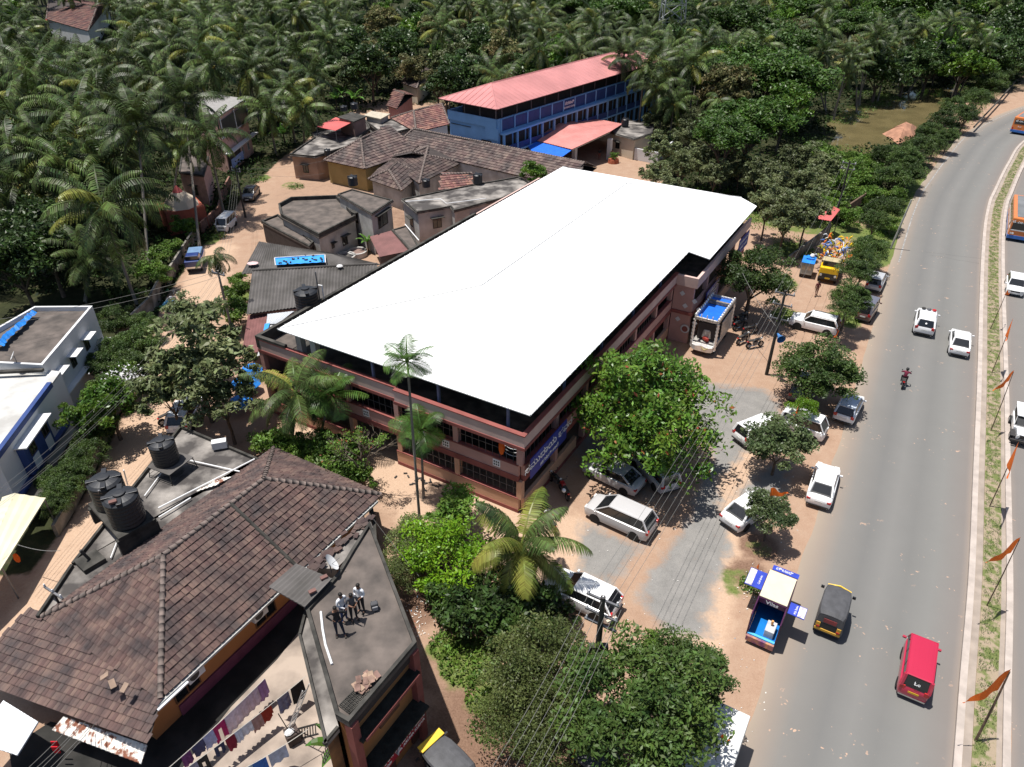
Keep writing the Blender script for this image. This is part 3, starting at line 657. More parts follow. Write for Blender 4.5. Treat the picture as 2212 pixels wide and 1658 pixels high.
PLIST = [(450, 68, 13), (250, 132, 13), (170, 255, 11), (75, 160, 13), (110, 135, 13), (300, 38, 13), (350, 48, 13), (140, 350, 9), (22, 250, 11), (15, 130, 13), (538, 152, 10), (58, 205, 12), (390, 20, 13), (638, 120, 10), (585, 24, 12), (700, 18, 12), (708, 88, 10), (556, 160, 9), (20, 330, 9), (90, 320, 9), (205, 205, 12), (330, 165, 12), (225, 345, 9), (460, 140, 12), (30, 60, 13), (500, 30, 13), (640, 30, 12), (420, 110, 12), (45, 395, 7), (170, 400, 6.5), (270, 410, 6), (360, 110, 12), (150, 180, 12), (520, 80, 12), (255, 300, 10),
         (1463, 100, 12), (1526, 88, 12), (1400, 78, 12), (1228, 72, 12), (1166, 108, 11), (1166, 60, 12), (1578, 100, 11), (1506, 28, 12), (1440, 150, 10), (1050, 15, 12), (1100, 25, 12), (1290, 75, 12), (1010, 10, 12)]
PG = ['coconut palm in the dense grove left of the lane', 'coconut palm in the wood behind the red roofed building']
for x, y, z in PLIST:
    if x < 800: palm(x, y, z, PG[0], 'coconut grove left of the lane', tr=random.Random(x).randrange(4), sc=1.32)
    else: palm(x, y, z, PG[1], 'coconut palms behind the red roof', tr=0)
for (x, y, z, bx, by) in [(1779, 112, 13, 1784, 245), (1834, 120, 13, 1800, 260), (1834, 158, 10, 1798, 250), (1896, 82, 14, 1851, 228), (1946, 87, 14, 1929, 190), (1996, 62, 15, 1938, 190), (2059, 52, 16, 1962, 200), (2109, 66, 15, 2060, 198), (1760, 150, 12, 1784, 247), (1870, 105, 13, 1856, 230), (1925, 100, 13, 1895, 220), (1975, 85, 13, 1995, 195), (1850, 135, 12, 1850, 245), (2125, 95, 12, 2070, 205)]:
    b0 = W(bx, by); hub = W(x, y, z)
    # keep the foot where the photo shows it and let the crown stand above it
    best = min(range(60, 180), key=lambda q: (W(x, y, q / 10) - b0).to_2d().length)
    palm(x, y, best / 10, 'slender leaning coconut palm on the far bank of the brown pond', 'leaning palms round the pond', tr=0, base=b0, sc=.85)
for x, y, z in [(600, 95, 11), (668, 165, 9), (500, 112, 11), (618, 205, 8), (575, 240, 7), (650, 235, 7)]: palm(x, y, z, PG[0], 'coconut grove left of the lane', tr=1, sc=1.2)
for x, y, k, r in [(800, 150, 'dark', 5), (850, 110, 'dark', 5.2), (900, 72, 'bright', 5), (760, 105, 'dark', 4.8), (950, 80, 'brown', 5), (885, 160, 'brown', 3.6), (985, 130, 'teak', 4.5), (1030, 105, 'dark', 5), (945, 185, 'brown', 3.2), (720, 160, 'dark', 3.8), (1000, 170, 'teak', 3.2), (820, 60, 'brown', 5), (1080, 120, 'brown', 4.4)]:
    tree(k, x, y, r, 'tall broadleaf tree close behind the tiled cottages', h=r * 1.35, group='broadleaf trees behind the tiled cottages')
for x, y, z, s in [(1395, 150, 11, 1.25), (1425, 190, 9, 1.1), (1440, 120, 11, 1.3), (1500, 140, 11, 1.3)]: palm(x, y, z, PG[1], 'coconut palms behind the red roof', tr=2, sc=s)
# bananas
def banana_mesh(seed):
    rr = random.Random(seed); mb = MB()
    mb.tube([(0, 0, 0), (0, 0, 1.6)], [.13, .08], 7, 1)
    for k in range(8):
        a = k * 2.4; e = rr.uniform(.5, 1.3); p = Vector((0, 0, 1.5)); L_ = rr.uniform(1.6, 2.2); prev = None
        for i in range(7):
            t = i / 6; el = e - 1.7 * t * t; w = .28 * math.sin(math.pi * min(.98, t * .9 + .08)); side = Vector((-math.sin(a), math.cos(a), 0)) * w
            cur = (p - side, p + Vector((0, 0, -.04)), p + side)
            if prev: mb.face([prev[0], prev[1], cur[1], cur[0]]); mb.face([prev[1], prev[2], cur[2], cur[1]])
            prev = cur; p = p + Vector((math.cos(a) * math.cos(el), math.sin(a) * math.cos(el), math.sin(el))) * L_ / 6
    return mb
BAN = banana_mesh(3).mesh('banana_leaves', [leafm('banana_leaf', (.10, .22, .035), (.06, .13, .02)), bark], True)
for x, y, s in [(740, 205, 1.6), (765, 215, 1.5), (725, 215, 1.3), (625, 260, 1.3), (612, 290, 1.2), (600, 240, 1.4), (780, 200, 1.5), (660, 205, 1.4)]:
    p = W(x, y, 1.5 * s); t = thing('banana_plant', 'banana plant with broad ragged leaves at the edge of the palm grove', 'plant', (p.x, p.y, 0), 0, 'banana plants at the grove edge'); link('leaves', BAN, t, (0, 0, 0), (0, 0, x), (s,) * 3)
p = W(796, 545); t = thing('banana_plant', 'single young banana plant beside the round well', 'plant', (p.x, p.y, 0)); link('leaves', BAN, t, (0, 0, 0), (0, 0, 1), (.8,) * 3)
p = W(745, 1650); t = thing('papaya_plant', 'papaya top with lobed leaves at the clinic corner', 'plant', (p.x, p.y, 0)); link('leaves', BAN, t, (0, 0, 0), (0, 0, 1), (.9, .9, 1.0))
# ------------------------------------------------------------------ the wood that fills the rest
taken = [c.location.xy for c in COL.objects if c.type == 'EMPTY' and c.get('category') in ('palm tree', 'tree')]
POLB = [(p.x, p.y) for p in CLEAR]
BLUEF = [(p.x, p.y) for p in (Vector((-12, 112, 0)), Vector((0, 102, 0)), Vector((32, 142, 0)), Vector((20, 152, 0)))]
def inside(p, poly):
    r = False; j = len(poly) - 1
    for i in range(len(poly)):
        if (poly[i][1] > p[1]) != (poly[j][1] > p[1]) and p[0] < (poly[j][0] - poly[i][0]) * (p[1] - poly[i][1]) / (poly[j][1] - poly[i][1]) + poly[i][0]: r = not r
        j = i
    return r
PONDB = [(p.x, p.y) for p in POND]
LEFTB = [(p.x, p.y) for p in PP((-300, 640), (215, 640), (330, 770), (0, 1300), (-300, 1300))]
PINKB = [(p.x, p.y) for p in PP((440, 190), (560, 190), (560, 400), (380, 480), (350, 470))]
fr = random.Random(12); npalm = 0
y = 62.0
while y < 330:
    x = -.80 * y - 12; st = 8.6 + (y - 60) * .022
    while x < .80 * y + 12:
        p = Vector((x + fr.uniform(-.45, .45) * st, y + fr.uniform(-.45, .45) * st, 0)); x += st
        q = pix(p); qt = pix(p + Vector((0, 0, 12)))
        if q[0] < -260 or q[0] > 2480 or qt[1] > 520: continue
        if any(inside(p, g) for g in (POLB, BLUEF, PONDB, LEFTB, PINKB)): continue
        if q[0] > 1700 and q[1] > 200 : continue
        if 1380 < q[0] < 1760 and q[1] > 330: continue
        if 560 < q[0] < 960 and 250 < q[1] < 420: continue
        if any((p.xy - t_).length < 4.6 for t_ in taken): continue
        if 60 < qt[0] < 265 and -20 < qt[1] < 100: continue      # the far red tiled house shows here
        u = q[0]; r_ = fr.random()
        if 300 < u < 480 and q[1] > 300: continue
        pp = .86 if u < 560 else (.40 if u < 760 else (.14 if u < 1050 else (.5 if u < 1500 else .25)))
        if r_ < pp:
            npalm += 1; h = fr.uniform(7.5, 13) if u < 560 else fr.uniform(7, 11); c = p + Vector((0, 0, h)); xx, yy = pix(c)
            palm(xx, yy, h, PG[0] if u < 620 else PG[1], 'coconut grove left of the lane' if u < 620 else 'coconut palms behind the red roof', tr=fr.randrange(4), sc=fr.uniform(1.05, 1.4), rng=fr)
        else:
            k = fr.choice(['dark', 'dark', 'brown', 'teak', 'bright']) if u < 1200 else fr.choice(['dark', 'dark', 'bright', 'dark', 'brown'])
            R_ = fr.uniform(3.2, 5.2); tree(k, 0, 0, R_, {'dark': 'dark green broadleaf tree in the wood beyond the houses', 'brown': 'mango tree in yellow brown blossom in the wood', 'teak': 'pale green large leaved tree in the wood', 'bright': 'bright green tree in the wood beyond the houses'}[k], {'dark': 'dark trees of the wood', 'brown': 'blossoming mango trees of the wood', 'teak': 'pale leaved trees of the wood', 'bright': 'bright green trees of the wood'}[k], h=R_ * fr.uniform(1.1, 1.6), world=p, rng=fr)
    y += st * .92
print('fill palms', npalm)
# undergrowth: one tangle of low leaves over the woodland floor
ur = np.random.RandomState(4); n = 230000
yy = 55 + 250 * ur.rand(n) ** 1.5; xx = (ur.rand(n) * 2 - 1) * (.76 * yy + 8)
xp = np.array([p[0] for p in POLB])
ok = ~inpoly(xx, yy, POLB) & ~inpoly(xx, yy, BLUEF) & ~inpoly(xx, yy, PONDB) & ~inpoly(xx, yy, LEFTB)
hz = (np.sin(xx * .55 + 1.3 * np.sin(yy * .31)) * np.sin(yy * .47 + np.sin(xx * .23)) * .5 + .5)
hh = (.2 + 2.4 * hz * hz) * ur.rand(n) ** .5
g2 = ur.rand(n) < .55 + .45 * hz
ok &= g2
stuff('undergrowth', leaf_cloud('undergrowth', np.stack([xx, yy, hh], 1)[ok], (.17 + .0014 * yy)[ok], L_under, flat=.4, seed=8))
# weeds on verges and banks
pts = []
def weeds(x, y, r, n, h=.35):
    c = W(x, y)
    for k in range(n): a = rng.uniform(0, 6.28); q = r * math.sqrt(rng.random()); pts.append((c.x + q * math.cos(a), c.y + q * math.sin(a), rng.random() ** 1.5 * h + .02))
for x, y, r, n_ in [(1010, 1430, 1.6, 700), (960, 1395, .9, 300), (1060, 1500, 1.4, 500), (1060, 1570, 1.0, 200), (1680, 610, 1.8, 350), (1700, 690, 1.5, 250), (1820, 690, 1.5, 350), (560, 390, 1.3, 250), (640, 405, 1.2, 250), (450, 515, 1.0, 250), (530, 620, 1.0, 400), (475, 512, .8, 200), (1720, 545, 2.4, 500), (1610, 470, 2.4, 400), (1490, 560, 3, 500), (1790, 480, 3, 900), (1850, 470, 3, 900), (1880, 420, 3, 900), (1640, 480, 3, 400), (1550, 420, 4, 700), (1450, 420, 3, 300), (1700, 520, 2, 300), (1905, 505, 1.5, 500), (1840, 330, 4, 900), (1790, 360, 4, 900), (1880, 380, 3, 900), (1740, 300, 4, 600), (1010, 1190, 1.2, 150), (690, 790, 1, 100), (1625, 1265, .8, 250), (890, 1130, .8, 120), (1085, 1340, 1.5, 300), (1890, 205, 3.5, 900), (1925, 212, 3, 900), (1840, 250, 3, 700), (1815, 262, 3, 700), (1860, 235, 3, 500), (2080, 190, 3, 500), (1900, 225, 2.5, 500)]:
    weeds(x, y, r, n_)
for a, b_ in zip([(1885, 555), (1935, 480), (1965, 430), (2000, 375), (2075, 290), (2145, 220)], [(1935, 480), (1965, 430), (2000, 375), (2075, 290), (2145, 220), (2240, 140)]):
    A, B = W(a[0] - 8, a[1]), W(b_[0] - 8, b_[1])
    for k in range(int((B - A).length * 40)): p = A.lerp(B, rng.random()) + Vector((rng.gauss(-.8, .8), rng.gauss(0, .6), 0)); pts.append((p.x, p.y, rng.random() ** 1.5 * .35))
stuff('weeds', leaf_cloud('weeds', pts, .12, L_weed, flat=.3, seed=3))
# ------------------------------------------------------------------ buildings
class FR:
    def __init__(s, o, ang): s.o = Vector((o[0], o[1], 0)); s.a = R(ang); s.u = Vector((math.cos(s.a), math.sin(s.a), 0)); s.n = Vector((-s.u.y, s.u.x, 0))
    def p(s, x, y, z=0): q = s.o + s.u * x + s.n * y; return Vector((q.x, q.y, z))
    def box(s, mb, x0, x1, y0, y1, z0, z1, mi=0):
        c = s.p((x0 + x1) / 2, (y0 + y1) / 2, (z0 + z1) / 2); return mb.box(c, (abs(x1 - x0), abs(y1 - y0), abs(z1 - z0)), s.a, mi)
    def loc(s, w): d = Vector((w[0], w[1], 0)) - s.o; return d.dot(s.u), d.dot(s.n)
def bld(name, label, cat, c, group=None): return thing(name, label, cat, (c[0], c[1], 0), 0, group)
def wpart(t, name, mat, mb, label=None, bevel=0, smooth=False): return mb.build(name, mat, t, smooth=smooth, world=True, bevel=bevel, label=label)
def ring(mb, poly, z0, z1, th=.18, mi=0):                          # parapet along a polygon, inside its edge
    poly = [Vector((p[0], p[1], 0)) for p in poly]
    if sum(poly[i].x * poly[(i + 1) % len(poly)].y - poly[(i + 1) % len(poly)].x * poly[i].y for i in range(len(poly))) < 0: poly = poly[::-1]
    n = len(poly); inn = []
    for i in range(n):
        a = (poly[i] - poly[i - 1]).normalized(); b_ = (poly[(i + 1) % n] - poly[i]).normalized()
        na = Vector((-a.y, a.x, 0)); nb = Vector((-b_.y, b_.x, 0)); m = (na + nb); m = m / max(.3, m.dot(na)) ; inn.append(poly[i] + m * th)
    for i in range(n):
        j = (i + 1) % n; q = [poly[i], poly[j], inn[j], inn[i]]
        for z, o in ((z1, 1), (z0, -1)): mb.face([(p.x, p.y, z) for p in (q if o > 0 else q[::-1])], mi)
        mb.face([(poly[i].x, poly[i].y, z0), (poly[j].x, poly[j].y, z0), (poly[j].x, poly[j].y, z1), (poly[i].x, poly[i].y, z1)], mi)
        mb.face([(inn[j].x, inn[j].y, z0), (inn[i].x, inn[i].y, z0), (inn[i].x, inn[i].y, z1), (inn[j].x, inn[j].y, z1)], mi)
def window(t, fr, x, y, z, w, h, axis, sign, frame=whiteW, pane=glassD, d=.06, name='window', bars=2):
    """window on the face of frame fr: axis 'x' = wall runs along x, outward = sign along y"""
    mb = MB(); th = .07
    def bx(a0, a1, z0, z1, o0, o1):
        if axis == 'x': fr.box(mb, x + a0, x + a1, y + sign * o0, y + sign * o1, z + z0, z + z1)
        else: fr.box(mb, x + sign * o0, x + sign * o1, y + a0, y + a1, z + z0, z + z1)
    bx(-w / 2, w / 2, 0, th, .002, d); bx(-w / 2, w / 2, h - th, h, .002, d)
    for k in range(bars + 1): q = -w / 2 + (w - th) * k / bars; bx(q, q + th, th, h - th, .002, d)
    f = wpart(t, name, frame, mb)
    mb = MB()
    if axis == 'x': fr.box(mb, x - w / 2 + .02, x + w / 2 - .02, y + sign * .003, y + sign * .03, z + .02, z + h - .02)
    else: fr.box(mb, x + sign * .003, x + sign * .03, y - w / 2 + .02, y + w / 2 - .02, z + .02, z + h - .02)
    q = t.location; mb.v = [(a - q[0], b_ - q[1], c_ - q[2]) for a, b_, c_ in mb.v]
    mb.build('pane', pane, f); return f
def hip_tiles(mb, face, rowh=.33, tw=.26, lift=.085, rr=random.Random(3), base=None, mi=0):
    """cover the planar face (list of points, the first two on the eave) with individual clay tiles"""
    P0, P1 = Vector(face[0]), Vector(face[1]); e = (P1 - P0).normalized()
    nrm = Vector((0, 0, 0))
    for i in range(1, len(face) - 1): nrm += (Vector(face[i]) - P0).cross(Vector(face[i + 1]) - P0)
    nrm.normalize()
    if nrm.z < 0: nrm = -nrm
    up = nrm.cross(e).normalized()
    if up.z < 0: up = -up
    loc = [((Vector(p) - P0).dot(e), (Vector(p) - P0).dot(up)) for p in face]
    x0, x1 = min(q[0] for q in loc), max(q[0] for q in loc); y1 = max(q[1] for q in loc)
    r = 0
    while r * rowh < y1:
        yc = (r + .5) * rowh; xx = x0
        while xx < x1:
            if inside((xx + tw / 2, yc), loc):
                j = rr.uniform(-.012, .018); A = P0 + e * xx + up * (r * rowh - .03) + nrm * (lift + j); B = P0 + e * xx + up * ((r + 1) * rowh + .02) + nrm * (.012 + j)
                w = e * (tw - .012); n = len(mb.v); hgt = nrm * .028; jj = e * rr.uniform(-.012, .012)
                A += jj
                mb.v += [tuple(A), tuple(A + w * .5 + hgt), tuple(A + w), tuple(B), tuple(B + w * .5 + hgt), tuple(B + w), tuple(A - nrm * .085), tuple(A + w - nrm * .085)]
                mb.f += [(n, n + 1, n + 4, n + 3), (n + 1, n + 2, n + 5, n + 4), (n + 6, n + 7, n + 2, n + 1, n)]; mb.m += [mi] * 3
            xx += tw
        r += 1
    if base is not None: base.face([Vector(p) - nrm * .03 for p in face])
def ridge_caps(mb, a, b_, r=.15, step=.4, mi=0, rr=random.Random(8)):
    a, b_ = Vector(a), Vector(b_); L_ = (b_ - a).length; d = (b_ - a) / L_; k = 0.0
    while k < L_ - .05:
        p = a + d * k; q = a + d * min(L_, k + step * .96); w = rr.uniform(.92, 1.1)
        mb.tube([p + Vector((0, 0, .03)), q + Vector((0, 0, .0))], [r * w * 1.15, r * w], 8, mi); k += step
def hip_roof(t, c, zr, ins=None, tm=tile, capm=mortar, zc=None, rowh=.33, tw=.26, seed=3, name='roof', caps=True, cr=.15, ins2=None):
    """c: four eave corners in order, the ridge runs along the long side c0-c1"""
    c = [Vector(p) for p in c]; A = (c[0] + c[3]) / 2; B = (c[1] + c[2]) / 2; d = (B - A).normalized(); w = (c[3] - c[0]).length
    i = w / 2 if ins is None else ins; i2 = i if ins2 is None else ins2
    r1 = A + d * i; r2 = B - d * i2; r1.z = r2.z = zr; tb = MB(); base = MB(); rr = random.Random(seed)
    fs = [(c[0], c[1], r2, r1), (c[2], c[3], r1, r2)]
    if i > .01: fs.append((c[3], c[0], r1))
    if i2 > .01: fs.append((c[1], c[2], r2))
    for f in fs: hip_tiles(tb, list(f), rowh, tw, rr=rr, base=base)
    base.face([c[3], c[2], c[1], c[0]] if False else [c[0] - Vector((0, 0, .08)), c[3] - Vector((0, 0, .08)), c[2] - Vector((0, 0, .08)), c[1] - Vector((0, 0, .08))])
    o = wpart(t, name, tm, tb)
    q = t.location; base.v = [(a - q[0], b_ - q[1], z_ - q[2]) for a, b_, z_ in base.v]; base.build('roof_boards', interior, o)
    if caps:
        cb = MB(); ridge_caps(cb, r1, r2, cr)
        for k, rr_ in ((0, r1), (3, r1), (1, r2), (2, r2)):
            if (k in (0, 3) and i > .01) or (k in (1, 2) and i2 > .01): ridge_caps(cb, rr_, c[k] + Vector((0, 0, .05)), cr)
        cb.v = [(a - q[0], b_ - q[1], z_ - q[2]) for a, b_, z_ in cb.v]; cb.build('ridge_tiles', capm, o, smooth=True)
    return r1, r2
def corr(mb, a, b_, c, d, per=.3, amp=.03, mi=0, th=0):              # corrugated sheet a-b (across ribs) to d-c
    a, b_, c, d = map(Vector, (a, b_, c, d)); n = max(2, int((b_ - a).length / per)) * 4; nrm = (b_ - a).cross(d - a).normalized()
    if nrm.z < 0: nrm = -nrm
    base = len(mb.v)
    for i in range(n + 1):
        t = i / n; o = nrm * amp * math.cos(i * math.pi / 2)
        mb.v += [tuple(a.lerp(b_, t) + o), tuple(d.lerp(c, t) + o)]
    for i in range(n): mb.f.append((base + 2 * i, base + 2 * i + 2, base + 2 * i + 3, base + 2 * i + 1)); mb.m.append(mi)
def corr_slab(mb, a, b_, c, d, per=.3, amp=.03):
    corr(mb, a, b_, c, d, per, amp); dz = Vector((0, 0, -.06)); mb.face([Vector(d) + dz, Vector(c) + dz, Vector(b_) + dz, Vector(a) + dz])

# ---- the community hall with the white roof
Kc = W(1128.7, 937, 6.7); H = FR(Kc, 59.5)
t = bld('hall', 'long two storey pink hall under a huge white metal hip roof', 'building', Kc)
wall, band, red, inn, dado, floor_ = MB(), MB(), MB(), MB(), MB(), MB()
LX, LY = 44.0, 23.0
for z0, z1 in ((2.75, 3.0), (5.75, 6.0)): H.box(floor_, .25, LX, .25, LY - .2, z0, z1)
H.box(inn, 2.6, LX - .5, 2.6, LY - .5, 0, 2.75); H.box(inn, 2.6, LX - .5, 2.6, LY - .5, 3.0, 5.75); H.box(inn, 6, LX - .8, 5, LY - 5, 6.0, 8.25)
# front, facing the peach yard: parapet band, first floor band, ground dado
H.box(band, -.30, -.05, -.30, 9.8, 5.85, 6.7); H.box(band, -.02, .2, 9.8, LY, 5.85, 6.7)
H.box(red, -.34, .1, -.34, 9.86, 5.60, 5.85); H.box(red, -.06, .2, 9.86, LY, 5.60, 5.85); H.box(red, -.34, .0, -.34, 9.86, 6.70, 6.78); H.box(red, -.06, .24, 9.86, LY, 6.70, 6.78)
H.box(wall, -.05, .2, .25, LY, 3.15, 4.0); H.box(red, -.10, .2, .25, LY, 2.70, 3.15); H.box(red, -.09, .24, .25, LY, 4.0, 4.08)
for y0, y1 in ((.25, 10.3), (13.9, LY)):
    H.box(dado, -.05, .2, y0, y1, .28, 1.2); H.box(red, -.08, .22, y0, y1, 0, .28); H.box(red, -.08, .23, y0, y1, 1.2, 1.27)
# side facing the car park
H.box(band, -.05, 27.2, -.30, -.05, 5.85, 6.7); H.box(red, .1, 27.2, -.34, .1, 5.60, 5.85); H.box(red, -.0, 27.2, -.34, -.02, 6.70, 6.78)
H.box(wall, .2, 27.2, -.05, .2, 3.15, 4.0); H.box(red, .2, 27.2, -.10, .2, 2.70, 3.15); H.box(red, .2, 27.2, -.09, .24, 4.0, 4.08)
H.box(dado, .2, 8.0, -.05, .2, .28, 1.2); H.box(dado, 11, 27.2, -.05, .2, .28, 1.2); H.box(red, .22, 27.2, -.08, .22, 0, .28)
# left and far sides
H.box(wall, .2, LX, LY - .2, LY, 0, 6.0); H.box(wall, LX - .2, LX, .2, LY - .2, 0, 6.0)
H.box(band, .2, LX, LY - .2, LY, 6.0, 6.85); H.box(band, LX - .2, LX, .2, LY - .2, 6.0, 6.7)
# projecting block
bx0, byo = 27.2, H.loc(W(1508.5, 595, 6.7))[1]
H.box(wall, bx0, bx0 + .25, byo, -.1, 0, 2.9); H.box(wall, bx0, bx0 + .25, byo, -.1, 3.2, 5.75); H.box(red, bx0 - .12, bx0 + .3, byo - .12, -.1, 2.9, 3.2)
H.box(band, bx0 - .3, bx0 - .02, byo - .3, .0, 5.75, 6.7); H.box(band, bx0 - .02, LX, byo - .3, byo - .05, 5.75, 6.7); H.box(red, bx0, LX, byo - .1, byo + .1, 2.75, 3.2); H.box(wall, bx0 + .25, LX, byo - .06, byo + .14, 3.2, 3.9)
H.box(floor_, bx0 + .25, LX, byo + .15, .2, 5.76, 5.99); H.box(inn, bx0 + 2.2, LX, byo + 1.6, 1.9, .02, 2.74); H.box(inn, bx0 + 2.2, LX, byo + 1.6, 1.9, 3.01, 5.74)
H.box(dado, bx0 + 3, LX, byo - .05, byo + .15, 0, 1.1)
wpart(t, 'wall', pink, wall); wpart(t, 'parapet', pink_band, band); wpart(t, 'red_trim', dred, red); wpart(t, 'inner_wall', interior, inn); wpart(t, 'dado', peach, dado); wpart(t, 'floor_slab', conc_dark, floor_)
for y in (.02, 4.9, 9.8, 14.2, 18.6, 22.6):
    for z0, z1 in ((1.2, 2.7), (4.05, 5.6)): mb = MB(); H.box(mb, -.04, .36, y, y + .38, z0, z1); wpart(t, 'column', pink if z0 > 3 else peach, mb)
for x in (4.6, 9.2, 13.8, 18.4, 23.0, 26.8):
    for z0, z1 in ((.28, 2.7), (4.05, 5.6)): mb = MB(); H.box(mb, x, x + .38, -.03, .35, z0, z1); wpart(t, 'column', pink, mb)
for x in (31, 35, 39.4, 43.5):
    for z0, z1 in ((0, 2.75), (3.9, 5.75)): mb = MB(); H.box(mb, x, x + .4, byo - .04, byo + .35, z0, z1); wpart(t, 'column', pink, mb)
for (y0, y1, z0, z1) in ((.4, 4.9, 4.08, 5.6), (5.3, 9.8, 4.08, 5.6), (10.2, 14.2, 4.08, 5.6), (.4, 4.9, 1.27, 2.7), (5.3, 9.8, 1.27, 2.7), (14.6, 18.6, 4.08, 5.6)):
    mb = MB(); y = y0 + .3
    while y < y1: H.box(mb, .09, .12, y, y + .03, z0, z1); y += .52
    H.box(mb, .05, .08, y0, y1, (z0 + z1) / 2, (z0 + z1) / 2 + .03)
    wpart(t, 'window_grille', steel, mb)
for (x0, x1) in ((.4, 4.6), (5.0, 9.2), (9.6, 13.8), (14.2, 18.4), (18.8, 23.0)):
    mb = MB(); x = x0 + .3
    while x < x1: H.box(mb, x, x + .03, .09, .12, 4.08, 5.6); x += .52
    wpart(t, 'window_grille', steel, mb)
for y in (1.6, 5.6, 7.6, 12.5):                                     # pierced vent blocks
    mb = MB(); H.box(mb, -.09, -.052, y, y + .55, 3.35, 3.9)
    o = wpart(t, 'vent_block', letterW, mb); mb = MB()
    for i in range(3):
        for j in range(2): H.box(mb, -.10, -.091, y + .07 + i * .16, y + .16 + i * .16, 3.45 + j * .22, 3.58 + j * .22)
    q = t.location; mb.v = [(a - q[0], b_ - q[1], c_ - q[2]) for a, b_, c_ in mb.v]; mb.build('vent_holes', interior, o)
for x, z in ((-.9, 4.9), (-2.1, 4.4), (-1.3, 3.75), (-2.6, 3.7), (-.8, 2.3), (-2.4, 2.3)):         # diamond plaques on the projecting wall
    mb = MB(); cx = H.p(bx0 - .03, x, z); e1, e2 = H.n, Vector((0, 0, 1)); r_ = .26
    pts = [cx + e1 * r_, cx + e2 * r_, cx - e1 * r_, cx - e2 * r_]; mb.face(pts); mb.face([p - H.u * .02 for p in pts][::-1]); [mb.face([pts[i], pts[i - 1], pts[i - 1] - H.u * .02, pts[i] - H.u * .02]) for i in range(4)]
    wpart(t, 'diamond_plaque', whiteW, mb)
mb = MB(); cx = H.p(bx0 - .05, -1.6, 1.5); mb.tube([cx, cx - H.u * .05], .42, 20); wpart(t, 'round_plaque', whiteW, mb); mb = MB(); mb.tube([cx - H.u * .055, cx - H.u * .08], .28, 20); wpart(t, 'round_plaque', dred, mb)
# blue signs
def sign(t, fr, x0, x1, y, z0, z1, out, lines, mat=None, name='signboard', border=False, kannada=True):
    mat = mat or M('blue_sign', (.035, .05, .30), .4); mb = MB(); fr.box(mb, x0, x1, y - .03 * out, y + .03 * out, z0, z1); s = wpart(t, name, mat, mb)
    q = Vector(t.location)
    for txt, size, fx, fz, sx in lines:
        p = fr.p(x0 + (x1 - x0) * fx, y + out * .05, z0 + (z1 - z0) * fz) - q
        rot = Matrix(((fr.u.x * -out, 0, fr.n.x * out), (fr.u.y * -out, 0, fr.n.y * out), (0, 1, 0))).to_euler()
        o = lettering(txt, size, letterW, s, p, rot, sx, .008)
    return s
sign(t, H, .2, 5.2, -.5, 3.1, 4.7, -1, [('ಸಮುದಾಯ ಭವನ', .72, .5, .66, 1.25), ('ಸರಕಾರಿ ಶಾಲೆ', .36, .5, .22, 1.3)])
sign(t, H, 30.2, 34.2, byo - .35, 2.2, 4.0, -1, [('ಸಮುದಾಯ ಭವನ', .42, .5, .84, 1.2), ('ಸಹಕಾರಿ ಸಂಘ', .36, .5, .60, 1.2), ('ಸಾರ್ವಜನಿಕ', .36, .5, .37, 1.2), ('ಕಲ್ಯಾಣ', .36, .5, .14, 1.2)])
sign(t, H, 40, 43.6, byo - .35, 4.0, 5.6, -1, [('ಸಮುದಾಯ ಭವನ', .42, .5, .75, 1.2), ('ಸಹಕಾರಿ ಸಂಘ', .36, .5, .35, 1.2)])
# roof
e = [H.p(-.05, -.55, 8.3), H.p(45.0, -.55, 8.3), H.p(45.0, 20.4, 8.3), H.p(-.05, 20.4, 8.3)]
r1, r2 = H.p(11, 9.9, 9.75), H.p(39, 9.9, 9.75)
mb = MB()
def sheet(mb, f, th=.07):
    f = [Vector(p) for p in f]; mb.face(f); mb.face([p - Vector((0, 0, th)) for p in f][::-1])
    for i in range(len(f)): a, b_ = f[i], f[(i + 1) % len(f)]; mb.face([a, a - Vector((0, 0, th)), b_ - Vector((0, 0, th)), b_])
sheet(mb, (e[0], e[1], r2, r1)); sheet(mb, (e[2], e[3], r1, r2)); sheet(mb, (e[3], e[0], r1)); sheet(mb, (e[1], e[2], r2))
b0, b1 = H.p(28.55, -.56, 8.29), H.p(28.55, byo - .55, 8.02); b2, b3 = H.p(44.0, byo - .55, 8.02), H.p(45.0, -.56, 8.29)
sheet(mb, (b0, b1, b2, b3))
rf = wpart(t, 'roof', white_sheet, mb)
mb = MB(); seam = M('roof_seam', (.45, .45, .45), .6)
for a, b_ in ((e[3], r1), (e[0], r1), (r1, r2), (e[2], r2), (e[1], r2)): mb.tube([a + Vector((0, 0, .02)), b_ + Vector((0, 0, .02))], .045, 5)
q = t.location; mb.v = [(a - q[0], b_ - q[1], c_ - q[2]) for a, b_, c_ in mb.v]; mb.build('ridge_flashing', seam, rf)
mb = MB()                                                           # standing ribs ending as little teeth along the eaves
def ribs(mb, a, b_, c, d, n):
    a, b_, c, d = map(Vector, (a, b_, c, d))
    for i in range(n + 1):
        p, q = a.lerp(b_, i / n), d.lerp(c, i / n); o = (p - q).normalized() * .06
        mb.tube([p + o + Vector((0, 0, .012)), q + Vector((0, 0, .012))], .018, 4, cap=True)
x = 0
